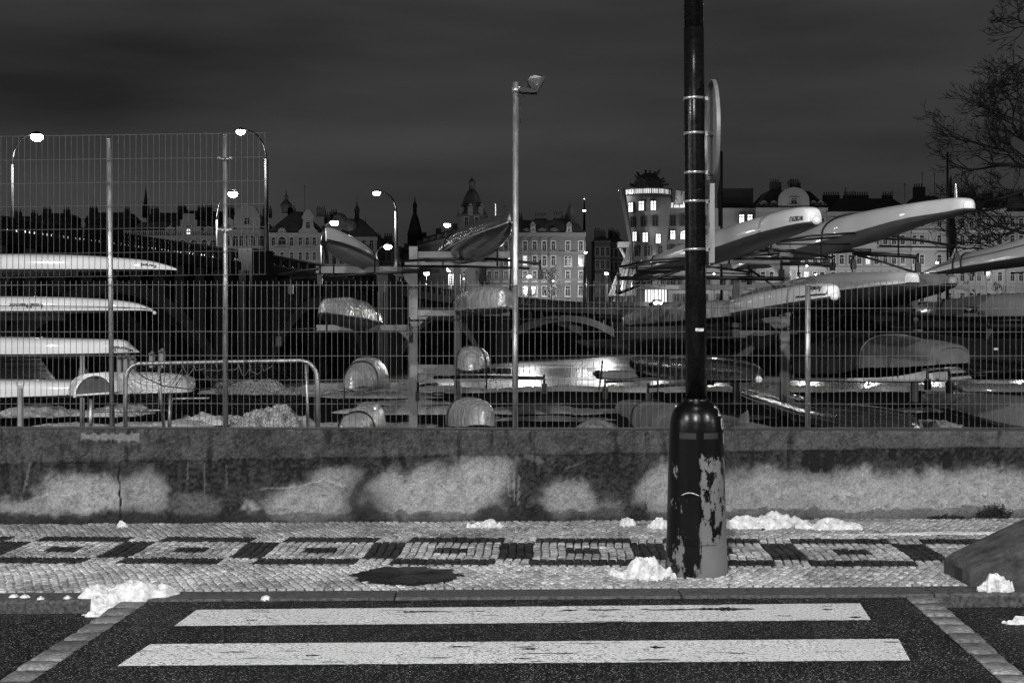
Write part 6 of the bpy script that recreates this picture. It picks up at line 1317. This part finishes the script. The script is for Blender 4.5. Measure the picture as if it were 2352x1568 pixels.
# dark houses in the side street
for k, (a, c_, yc, yr, Y, l) in enumerate(((1366, 1402, 552, 541, 340, 'dark narrow side street house with one lit lamp on its wall'), (1398, 1432, 556, 541, 360, 'dark side street house with a small cross-topped turret'))):
    B = Bld(l, a, c_, yc, Y, v=.13); B.walls(); B.ledge(B.h-.4); B.roof(yr, inset=2, chim=((a+8, 1.5, 1.4), (a+22, 1.2, 1.)))
    B.wins([(yc+26, .9, 1.9, (3, a, c_), 0, False, 1), (yc+56, .9, 1.9, (3, a, c_), 0, False, 1), (yc+88, .9, 1.9, (3, a, c_), 0, False, 1), (yc+118, .9, 1.9, (3, a, c_), 0, False, 1)])
    if k: b = MB(); b.lathe([(1., B.h+2), (.9, B.zy(536)), (.1, B.zy(530)), (.05, B.zy(526))], (B.lx(1412), 3, 0), 8); b.box((B.lx(1412)-.5, 2.95, B.zy(529)), (B.lx(1412)+.5, 3.05, B.zy(528))); B.loc(b, 'turret', M_roof)

# ---- curved tower house (stone tower, glass tower, roof basket)
Yd = 298
dh = thing('curved_tower_house', 'bulging curved tower house with lit windows and a wire basket on its roof', 'building', P(1500, 705, Yd))
M_plaster = mat('pale curved plaster', .11, .8, nscale=.35, namp=.08, bump=.25, bscale=.15, dist=.3)
def rowx(y):                            # left and right silhouette of the stone tower at y
    L_ = [(446, 1432), (523, 1445), (560, 1450), (600, 1454), (626, 1456), (660, 1460), (706, 1462)]
    for (a, x), (c_, z) in zip(L_, L_[1:]):
        if a <= y <= c_: return x+(z-x)*(y-a)/(c_-a)
    return L_[0][1] if y < 446 else L_[-1][1]
b = MB(); ys = [446, 455, 470, 490, 510, 530, 550, 570, 590, 610, 630, 660]; n = 30; vs = []
cxp = 1497
def tsurf(y, u):                        # u from -1 (left edge) to 1 (right edge) on the front half of the round tower
    rw = (cxp-rowx(y))/F*Yd; rwr = (1553-cxp-max(0, (y-448))*.10)/F*Yd if y < 560 else (1541-cxp)/F*Yd
    a = u*math.pi/2; rr_ = rw if u < 0 else rwr
    cc = P(cxp, y, Yd); return Vector((cc.x+rr_*math.sin(a), Yd+7-7.0*math.cos(a)-.35*math.sin(y*.11), cc.z))
for y in ys:
    for k in range(n+1): vs.append(tsurf(y, -1+2*k/n))
b.add(vs, [(i*(n+1)+k, i*(n+1)+k+1, (i+1)*(n+1)+k+1, (i+1)*(n+1)+k) for i in range(len(ys)-1) for k in range(n)]+[tuple(range(n+1))[::-1]], 0, True); b.build('wall', M_plaster, dh)
# wavy wing to the right
b = MB(); vs = []; xs2 = [1534+(1737-1534)*k/40 for k in range(41)]
ys2 = [478, 500, 530, 560, 590, 620, 650, 662]
def wsurf(x, y, d=0): return P(x, y, Yd+4+.35*math.sin(y*.1+x*.05)+d)
for y in ys2:
    for x in xs2: vs.append(wsurf(x, y))
b.add(vs, [(i*41+k, i*41+k+1, (i+1)*41+k+1, (i+1)*41+k) for i in range(len(ys2)-1) for k in range(40)], 0, True)
b.box((P(1534, 0, Yd+4).x, Yd+4.6, ZS), (P(1737, 0, Yd+4).x, Yd+18, P(0, 479, Yd+4).z)); b.build('wall', M_plaster, dh)
b = MB(); b.box((P(1456, 0, Yd).x, Yd+7.3, ZS), (P(1540, 0, Yd).x, Yd+17, P(0, 449, Yd).z)); b.build('rear_wall', M_plaster, dh)
# ground floor
b = MB(); b.box((P(1462, 0, Yd).x, Yd+1.5, ZS), (P(1483, 0, Yd).x, Yd+5, P(0, 661, Yd).z)); b.box((P(1537, 0, Yd).x, Yd+1.5, ZS), (P(1737, 0, Yd).x, Yd+5, P(0, 661, Yd).z)); b.box((P(1462, 0, Yd).x, Yd+.8, P(0, 664, Yd).z), (P(1737, 0, Yd).x, Yd+5.2, P(0, 655, Yd).z)); b.build('ground_floor', M_plaster, dh)
b = MB(); a, c_ = P(1484, 703, Yd), P(1536, 664.5, Yd); b.box((a.x, Yd+3.2, a.z), (c_.x, Yd+3.3, c_.z)); b.build('lit_entrance', mat('lit shop glass', .8, .4, nscale=2.2, namp=.3, emit=1.1), dh)
b = MB()
for x in (1484, 1491, 1498, 1506, 1515, 1523, 1530, 1535.5): q = P(x, 0, Yd).x; b.box((q-.07, Yd+2.9, a.z), (q+.07, Yd+3.15, c_.z))
b.build('entrance_mullion', mat('entrance frame', .1, .6), dh)
# windows proud of the wall in dark frames
M_wf = mat('dark window reveal', .03, .6)
def dwin(p, d_, w, h, lit):
    b = MB(); sd = d_.normalized(); nn_ = Vector((sd.y, -sd.x, 0))
    if nn_.y > 0: nn_ = -nn_
    T = Matrix.Translation(p) @ Matrix.Rotation(math.atan2(sd.y, sd.x), 4, 'Z')
    b.box((-w/2-.18, -.28, -h/2-.18), (w/2+.18, .5, h/2+.18), 0, T); b.add([T @ Vector(v) for v in ((-w/2, -.285, -h/2), (w/2, -.285, -h/2), (w/2, -.285, h/2), (-w/2, -.285, h/2))], [(0, 1, 2, 3)], 1)
    b.box((-.07, -.33, -h/2), (.07, -.29, h/2), 0, T); b.box((-w/2, -.34, h*.2), (w/2, -.291, h*.2+.12), 0, T)
    b.build('window', [M_wf, M_litw if lit == 2 else (M_litd if lit == 1 else M_glass)], dh)
def tw(x, y, lit, w=1.05, h=1.9):
    lo, hi = -1., 1.
    for _ in range(30):
        m_ = (lo+hi)/2; q = tsurf(y, m_)
        if CX+F*q.x/q.y < x: lo = m_
        else: hi = m_
    u = lo; p = tsurf(y, u); d_ = tsurf(y, u+.03)-tsurf(y, u-.03); d_.z = 0; dwin(p, d_, w/max(.75, abs(math.cos(u*1.2)))*1., h, lit)
for (y, xs, ls_) in ((473, (1451, 1474, 1500), (2, 2, 2)), (508.5, (1455, 1479, 1504), (0, 0, 0)), (544, (1460, 1483, 1510), (2, 2, 2)), (576, (1464, 1488, 1514), (0, 0, 0)), (610, (1468, 1492, 1517), (0, 0, 0)), (643, (1470, 1494, 1519), (0, 0, 0))):
    for k, (x, l) in enumerate(zip(xs, ls_)): tw(x, y+(3*k-2 if y in (544,) else 0)+(2 if y == 473 and k == 0 else 0), l)
for (y, xs, l0) in ((508.5, (1545, 1568, 1592, 1616), {}), (540, (1545, 1568, 1592, 1616, 1680), {0: 2, 1: 2}), (576, (1545, 1568, 1592, 1616, 1660, 1690), {}), (610, (1545, 1568, 1592, 1616, 1660, 1700), {}), (645, (1545, 1562, 1582, 1604, 1625, 1660, 1684, 1708), {}), (503, (1703, 1722), {0: 2, 1: 2}), (684, (1554, 1573, 1596, 1620, 1650, 1680, 1700), {})):
    for k, x in enumerate(xs):
        p = wsurf(x, y) if y < 660 else P(x, y, Yd+1.45); dwin(p-Vector((0, .05, 0)), Vector((1, 0, 0)), .95, 1.8 if y < 660 else 1.5, l0.get(k, 0))
# lit roof band and glazed curve
b = MB(); vs = []; n = 40
for k in range(n+1):
    u = -1+2*k/n; q0, q1 = tsurf(446, u), tsurf(446, u); q1.z = P(0, 431, Yd).z; q0.z += .3; c0 = P(cxp, 0, Yd+7); 
    for q in (q0, q1): vs.append(Vector((c0.x+(q.x-c0.x)*.97, q.y+.5, q.z)))
b.add(vs, [(2*k, 2*k+2, 2*k+3, 2*k+1) for k in range(n)]); b.build('lit_roof_band', mat('lit roof glazing', .5, .4, nscale=1.6, namp=.9, emit=.7), dh)
b = MB()
for k in range(0, n+1): q0 = Vector(vs[2*k])-Vector((0, .1, .1)); b.tube([q0, Vector(vs[2*k+1])-Vector((0, .1, -.2))], .07 if k % 4 else .14, 4)
b.tube([Vector(vs[2*k+1])-Vector((0, .1, 0)) for k in range(n+1)], .16, 4); b.build('roof_mullion', M_wf, dh)
b = MB(); pts = [(1552, 436), (1580, 440), (1606, 448), (1626, 458), (1640, 472)]; lo = [(1546, 478), (1572, 478), (1600, 478), (1624, 478), (1640, 478)]
vs = [P(x, y, Yd+3+2*k) for k, (x, y) in enumerate(pts)]+[P(x, y, Yd+4) for x, y in lo]; b.add(vs, [(k, k+1, k+6, k+5) for k in range(4)]); b.build('glazed_roof', mat('dim roof glass', .2, .2, nscale=.8, namp=.9, emit=.10), dh)
b = MB()
for k in range(5):
    for j in (0, .5):
        if k+j > 4: continue
        i0 = int(k); f = j; a = vs[i0].lerp(vs[min(4, i0+1)], f); c_ = vs[5+i0].lerp(vs[5+min(4, i0+1)], f); b.tube([a-Vector((0, .2, 0)), c_-Vector((0, .2, 0))], .12, 4)
b.tube([v-Vector((0, .2, 0)) for v in vs[:5]], .14, 4); b.tube([(vs[k]+vs[5+k])/2-Vector((0, .2, 0)) for k in range(5)], .08, 4); b.build('roof_frame', M_wf, dh)
b = MB(); b.add([P(1540, 477, Yd+3.7), P(1585, 477, Yd+3.7), P(1585, 462, Yd+4), P(1540, 466, Yd+4)], [(0, 1, 2, 3)]); b.build('lit_roof_band', mat('lit roof glazing', .5, emit=.7), dh)
b = MB(); q0, q1 = P(1660, 479, Yd+8), P(1730, 433, Yd+8); b.box((q0.x, Yd+8, q0.z), (q1.x, Yd+16, q1.z)); b.build('roof_box', M_roof, dh)
# wire basket dome
b = MB(); cc = P(1489, 432, Yd+6); rb = 31/F*Yd; r = random.Random(9)
for k in range(64):
    ax_ = Vector((r.uniform(-1, 1), r.uniform(-1, 1), r.uniform(-.6, 1))).normalized(); u_ = ax_.orthogonal().normalized(); v_ = ax_.cross(u_)
    pts = []
    for q in range(17):
        a = 2*math.pi*q/16; p = cc+(u_*math.cos(a)+v_*math.sin(a))*rb*1.05; 
        if p.z < cc.z-.4: p.z = cc.z-.4
        pts.append(p)
    b.tube(pts, .26, 4)
for k in range(11):
    a = R(8+164*k/10+r.uniform(-5, 5)); p = cc+Vector((math.cos(a)*rb*1.0, r.uniform(-1, 1), math.sin(a)*rb*.9)); q = cc+Vector((math.cos(a)*rb*1.5+r.uniform(-.5, .5), r.uniform(-1, 1), math.sin(a)*rb*r.uniform(1.25, 1.6))); b.tube([p, q], .3, 4)
b.build('roof_basket', M_wf, dh)
# leaning glass tower: pinched waist, flared skirt
b = MB(); g = [(434, 1421, 1434), (470, 1429, 1440), (520, 1439, 1446), (559, 1445, 1452), (600, 1432, 1456), (640, 1414, 1460), (679, 1400, 1462)]
rings = []
for (y, xa, xb) in g:
    ca_, cb_ = P(xa, y, Yd-2), P(xb, y, Yd-2); c_ = (ca_+cb_)/2; w_ = (cb_.x-ca_.x)/2; rings.append((c_, w_))
n = 16; vs = []
for c_, w_ in rings:
    for k in range(n): a = 2*math.pi*k/n; vs.append(c_+Vector((w_*math.cos(a), 2.6*math.sin(a)*(.5+w_/6), 0)))
b.add(vs, [(i*n+k, i*n+(k+1) % n, (i+1)*n+(k+1) % n, (i+1)*n+k) for i in range(len(g)-1) for k in range(n)], 0, True); b.build('glass_skin', mat('dark tower glass', .05, .15, nscale=.5, namp=.6), dh)
b = MB()
for k in range(n): b.tube([vs[i*n+k]+(vs[i*n+k]-rings[i][0])*.08 for i in range(len(g))], .09, 4)
for i, (c_, w_) in enumerate(rings): b.tube([vs[i*n+k % n]+(vs[i*n+k % n]-c_)*.10 for k in range(n+1)], .07, 4)
b.build('glass_frame', mat('tower steel', .05, .5, .2), dh)
for x0_, x1_ in ((1411, 1416), (1422, 1427), (1434, 1438), (1447, 1452)):
    b = MB(); b.tube([P(x0_, 706, Yd-2), P(x1_, 668, Yd-1.5)], .45, 8); b.build('splayed_column', M_plaster, dh)
b = MB(); b.box((P(1418, 0, Yd).x, Yd-3, P(0, 569, Yd).z), (P(1447, 0, Yd).x, Yd+1, P(0, 557, Yd).z)); b.tube([P(1425, 569, Yd-2), P(1438, 594, Yd-2)], .35, 6); b.tube([P(1443, 569, Yd-2), P(1440, 594, Yd-2)], .35, 6); b.build('balcony', M_plaster, dh)

# ---- right row of houses
rows_y = (511, 551, 596, 635)
def rhouse(label, x0, x1, yc, yr, xs, v, litd={}, chim=(), extra=None, base=True, arch2=False, inset=3):
    B = Bld(label, x0, x1, yc, 300, v=v); B.walls(); B.ledge(B.h-.4, .45, .6); B.ledge(B.zy(531), .25, .3, 'string_course'); B.ledge(B.zy(572), .25, .3, 'string_course'); B.ledge(B.zy(617), .35, .4, 'string_course'); B.ledge(B.zy(657), .35, .4, 'string_course')
    B.roof(yr, inset=inset, chim=chim)
    for ri, y in enumerate(rows_y):
        B.wins([(y, .95, 1.9 if ri else 1.7, xs, {k: l for (rr_, k), l in litd.items() if rr_ == ri}, ri == 3 and arch2, 2 if ri == 2 else 1)])
    B.wins([(683, 1.0, 1.8, xs, {}, False, 1)])
    return B
B = rhouse('house with round dark dome and wire ball on its roof', 1738, 1899, 478, 436, [1752, 1772, 1795, 1812, 1834, 1852, 1872, 1888], .21, {(3, 2): 1, (3, 5): 1}, chim=((1790, 2.4, 2.), (1836, 2.2, 2.)))
B.gable(1823, 6.5, 4.4, 'dome', 1.)
b = MB(); b.lathe([(2.6, B.h+3.2), (2.5, B.zy(452)), (1.8, B.zy(440)), (.4, B.zy(432)), (.1, B.zy(428))], (B.lx(1822), 2.6, 0), 16); B.loc(b, 'dome', M_roof)
b = MB(); cc = Vector((B.lx(1823), 2.6, B.zy(421)))
for k in range(6):
    a = math.pi*k/6; b.tube([cc+Vector((.95*math.cos(t)*math.cos(a), .95*math.cos(t)*math.sin(a), .95*math.sin(t))) for t in [2*math.pi*q/14 for q in range(15)]], .06, 4)
B.loc(b, 'wire_ball', M_wf)
for x in (1755, 1778, 1868, 1885): B.dormer(x, 1.6, 1.6, m=M_roof2)
B = rhouse('long plain house with dark chimney-lined roof behind the two longest shells', 1900, 2092, 487, 453, [1914, 1933, 1953, 1973, 1993, 2013, 2033, 2053, 2073], .17, {(2, 4): 1}, chim=((1920, 3.5, .8), (1960, 2., .9), (1990, 3., .8), (2050, 2, .8)))
B.arches(B.zy(620), .8, [1914, 1933, 1953, 1973, 1993, 2013, 2033, 2053, 2073]) if 0 else None
B = rhouse('house with pale lintels left of the tall flagpole', 2093, 2190, 484, 447, [2117, 2157, 2137, 2178][:2]+[2100, 2180], .23, {}, chim=((2125, 2.4, 2.),))
B = rhouse('cream house right of the tall flagpole with paired windows', 2191, 2309, 479, 451, [2210, 2231, 2248, 2270, 2296], .27, {}, chim=((2240, 3, 1.2), (2285, 2, 1.)), arch2=True)
B = rhouse('dark roofed house behind the bare tree at the right edge', 2310, 2440, 487, 450, [2325, 2345, 2365, 2385, 2410], .22, {}, chim=((2330, 5, 1.),), inset=1)
for (x0_, x1_, k) in ((2442, 2600, 0), (2602, 2760, 1)):
    rhouse(['house just beyond the right picture edge', 'second house beyond the right picture edge'][k], x0_, x1_, 482, 450, [x0_+20+25*q for q in range(6)], .22)
# rooftop aerials: thin antenna masts
for k, (x, yt, yb_2) in enumerate(((1942, 430, 460), (1961, 438, 460), (2078, 420, 455), (2118, 395, 452), (2146, 396, 440), (1159, 470, 500), (2050, 438, 458), (1303, 498, 520), (1727, 430, 450), (700, 425, 480))):
    Y = 306; o = thing('roof_aerial', ['aerial on the plain long house roof, left one', 'short aerial beside the left one on the plain long house roof', 'tall aerial near the right end of the plain long house', 'hair-thin mast above the house left of the flagpole', 'antenna mast just left of the tall flagpole', 'aerial behind the fin of the dark covered boat', 'aerial at the chimneys of the plain long house', 'aerial left of the pyramid roof', 'aerial by the roof box beside the lamp post', 'aerial over the scrolled gable palace'][k], 'aerial', P(x, yb_2, Y))
    b = MB(); b.tube([P(x, yb_2+6, Y), P(x, yt, Y)], .06, 4)
    for q in range(3): y = yt+2+q*2.5; b.tube([P(x-3, y, Y), P(x+3, y, Y)], .04, 4)
    b.build('mast', M_pole, o)
# flagpole with furled flag
fg = thing('flagpole', 'tall dark flagpole with a furled flag over the cream houses', 'flagpole', P(2176, 706, 270))
b = MB(); b.tube([P(2176, 740, 270), P(2176, 350, 270)], [.32, .18], 10); b.build('pole', M_pole, fg)
Hh = [(2184, 402), (2181, 440), (2183, 500), (2186, 560), (2183, 590)]
b = MB(); b.tube([P(x, y, 269.4) for x, y in Hh], [.06, .5, .8, .95, .1], 8); b.build('flag', M_canvasd, fg)
fg2 = thing('quay_mast', 'thin dark mast rising just right of the round sign', 'mast', P(1657, 700, 60)); b = MB(); b.tube([P(1657, 800, 60), P(1657, 348, 60)], .055, 8); b.build('mast', M_pole, fg2)
b = MB(); b.tube([P(1653, 520, 60), P(1654, 440, 60), P(1656, 400, 60)], [.06, .10, .03], 6); b.build('furled_pennant', M_canvasd, fg2)
# parked car with headlights by the entrance
car = thing('car', 'car facing the river with glaring headlights before the bright entrance', 'car', P(1510, 703, 287))
b = MB(); c_ = P(1510, 705, 287); w_ = .9
prof_ = [(0, .3), (0, .8), (.9, .95), (1.6, 1.42), (3.1, 1.42), (3.8, .95), (4.2, .9), (4.2, .3)]
vs = [(c_.x+s_*w_*(1 if z < 1 else .8), 286.+y, ZS+z) for s_ in (-1, 1) for (y, z) in prof_]; n = len(prof_)
b.add(vs, [tuple(range(n)), tuple(range(2*n-1, n-1, -1))]+[(i, (i+1) % n, (i+1) % n+n, i+n) for i in range(n)]); b.build('body', M_gloss, car)
for s_ in (-1, 1):
    for y in (.85, 3.3): b = MB(); T = Matrix.Translation((c_.x+s_*.85, 286+y, ZS+.32)) @ Matrix.Rotation(R(90), 4, 'Y'); b.lathe([(.3, -.1), (.32, 0), (.3, .1)], (0, 0, 0), 14); q = b.build('wheel', M_strap, car); q.matrix_basis = parent_inv(car) @ T
    b = MB(); b.ball((c_.x+s_*.62, 285.95, ZS+.68), .20, 10); b.build('headlight', mat('headlight', .8, emit=90), car)
b = MB(); b.box((c_.x-.6, 286.98, ZS+1.0), (c_.x+.6, 287.0, ZS+1.25)); b.build('windscreen', M_glass, car)
spot_light('headlight_beam', (c_.x, 285.3, ZS+.9), 2500, car)

# ================================================================== TREES
def leafy(label, x, yb, yt, wpx, Y, seed, dens=2600, m=None, name='leafy_tree'):
    r = random.Random(seed); base = P(x, yb, Y); top = P(x, yt, Y); h = top.z-base.z; w = wpx/2/F*Y
    t = thing(name, label, 'tree', base); b = MB(); limbs = []
    b.tube([base, base+Vector((.1, 0, h*.35)), base+Vector((-.1, .1, h*.9))], [.16, .11, .02], 6)
    for k in range(26):
        z = r.uniform(.22, .85); a = r.uniform(0, 6.28); ln = w*(1-.75*z)*r.uniform(.6, 1.1)+.2; p = base+Vector((0, 0, h*z)); q = p+Vector((math.cos(a)*ln, math.sin(a)*ln, h*.10)); b.tube([p, (p+q)/2+Vector((0, 0, .1)), q], [.05, .03, .01], 4); limbs.append((p, q))
    b.build('trunk', mat('bark', .035, .8), t); b = MB()
    for k in range(dens):
        p, q = limbs[r.randrange(len(limbs))]; f = r.uniform(.15, 1.1); c_ = p.lerp(q, f)+Vector((r.gauss(0, .35), r.gauss(0, .35), r.gauss(0, .4)))
        d = Vector((r.uniform(-1, 1), r.uniform(-1, 1), r.uniform(-1, .4))).normalized()*r.uniform(.12, .24); s_ = d.cross(Vector((r.uniform(-1, 1), r.uniform(-1, 1), 1))).normalized()*.08
        b.add([c_, c_+d*.5+s_, c_+d, c_+d*.5-s_], [(0, 1, 2, 3)])
    b.build('crown', m or mat('dull leaves', .07, .6, nscale=3, namp=.5), t)
leafy('leafy young tree lit from behind by the street lamps, right of the floodlight pole', 1266, 706, 603, 78, 288, 3, 3000)
def bare(label, base, h, seed, spread, thick, depth=5, lean=(0, 0), name='bare_tree', nb=3, twig=.004, first=None):
    r = random.Random(seed); t = thing(name, label, 'tree', base); bt = MB(); bc = MB()
    def grow(p, d, ln, rad, lv):
        pts = [p]; q = p.copy(); dd = d.copy(); n = 4
        for k in range(n):
            dd = (dd+Vector((r.uniform(-1, 1), r.uniform(-1, 1), r.uniform(-.7, .8)))*.22).normalized(); q = q+dd*ln/n; pts.append(q.copy())
        (bt if lv == 0 else bc).tube(pts, [rad*(1-.35*k/n) for k in range(n+1)], 8 if lv == 0 else (5 if lv < 3 else 3), caps=False)
        if lv >= depth: return
        for k in range(nb+(1 if lv > 1 else 0)):
            f = r.uniform(.35, 1) if k else 1; i = min(n-1, int(f*n)); o_ = pts[i].lerp(pts[i+1], f*n-i) if i < n else pts[-1]
            e = Vector((r.uniform(-1, 1), r.uniform(-1, 1), r.uniform(-.6, .8)))
            nd = (dd*.9+e*spread).normalized(); grow(o_, nd, ln*r.uniform(.55, .82), max(twig, rad*.58), lv+1)
    for (p, d, ln, rad, lv) in (first or [(base, Vector((lean[0], lean[1], 1)).normalized(), h, thick, 0)]): grow(p, d, ln, rad, lv)
    bt.build('trunk', mat('bark', .035, .8), t); bc.build('crown', mat('dark twigs', .008, .8), t); return t
Yt = 30.; tb = P(2560, 729+EYE*F/Yt, Yt); V = Vector
bare('tall bare tree reaching in from the right edge, twigs drooping over the shells', tb, 5, 12, .8, .22, 7, nb=2, twig=.0065, first=[(tb, V((-.02, 0, 1)), 9., .24, 7),
    (P(2400, 388, Yt), V((-.98, 0, .12)), 1.05, .055, 2), (P(2330, 350, Yt), V((-.96, .1, .0)), .85, .035, 2), (P(2400, 380, Yt+.6), V((-.75, 0, .65)), 1.0, .045, 2), (P(2390, 420, Yt), V((-.8, .2, -.5)), .95, .04, 2), (P(2400, 470, Yt), V((-.9, .1, -.15)), .8, .035, 2),
    (P(2400, 540, Yt), V((-.95, 0, .0)), 1.0, .04, 2), (P(2390, 570, Yt-.5), V((-.9, 0, -.1)), .95, .035, 2), (P(2400, 500, Yt-.8), V((-.8, 0, -.4)), .9, .035, 2), (P(2420, 60, Yt), V((-.8, 0, .1)), .75, .03, 2), (P(2410, 110, Yt), V((-.7, 0, -.4)), .75, .03, 2), (P(2400, 0, Yt), V((-.8, 0, .2)), .7, .03, 2), (P(2400, 170, Yt), V((-.6, .1, -.5)), .6, .028, 2), (P(2400, 300, Yt), V((-.8, .1, .5)), .95, .035, 2), (P(2400, 260, Yt+1), V((-.6, .1, .3)), .7, .03, 2), (P(2420, 440, Yt+1), V((-.7, .1, .5)), .9, .04, 2)])
for k, (x, ytop, lab, Y) in enumerate(((1115, 625, 'small bare tree left of the floodlight pole on the embankment', 284), (2158, 655, 'small bare tree under the flagpole on the embankment', 284), (2245, 650, 'bare street tree before the cream house, left one', 285), (2300, 645, 'bare street tree at the right edge of the cream house', 285), (1212, 668, 'small twiggy tree between the two low round lamps', 285))):
    bs = P(x, 706, Y); h = P(x, ytop, Y).z-bs.z; bare(lab, bs, h*.45, 30+k, .7, .12, 4, nb=3, twig=.03)

# ================================================================== STREET LAMPS OF THE NEAR STREET (their light falls on pavement, wall and boats)
NG = 'street lamps along the near street'
for k, (x, y, z, W_, lab) in enumerate(NEAR := ((-14, -3, 9.2, 8500, 'street lamp across the road behind the camera, on its left'), (-1.5, -7, 9.2, 8500, 'street lamp across the road right behind the camera'), (13, -4, 9.2, 7500, 'street lamp across the road behind the camera, on its right'), (-34, -3, 9.2, 5200, 'street lamp further left along the near street'), (33, -3, 9.2, 5200, 'street lamp further right along the near street'))):
    t = thing('street_lamp', lab, 'street lamp', (x, y, gz(x)), group=NG); b = MB(); b.tube([(x, y, gz(x)), (x, y, 5), (x, y, z-.7)], [.11, .09, .06], 12); b.build('pole', M_black, t)
    e = lantern(t, Vector((x, y, z-.7)), Vector((0, 1.6, 0)), 8, M_glow); spot_light('lamp_light', e, W_*NEARK if 'NEARK' in globals() else W_, t, .10)
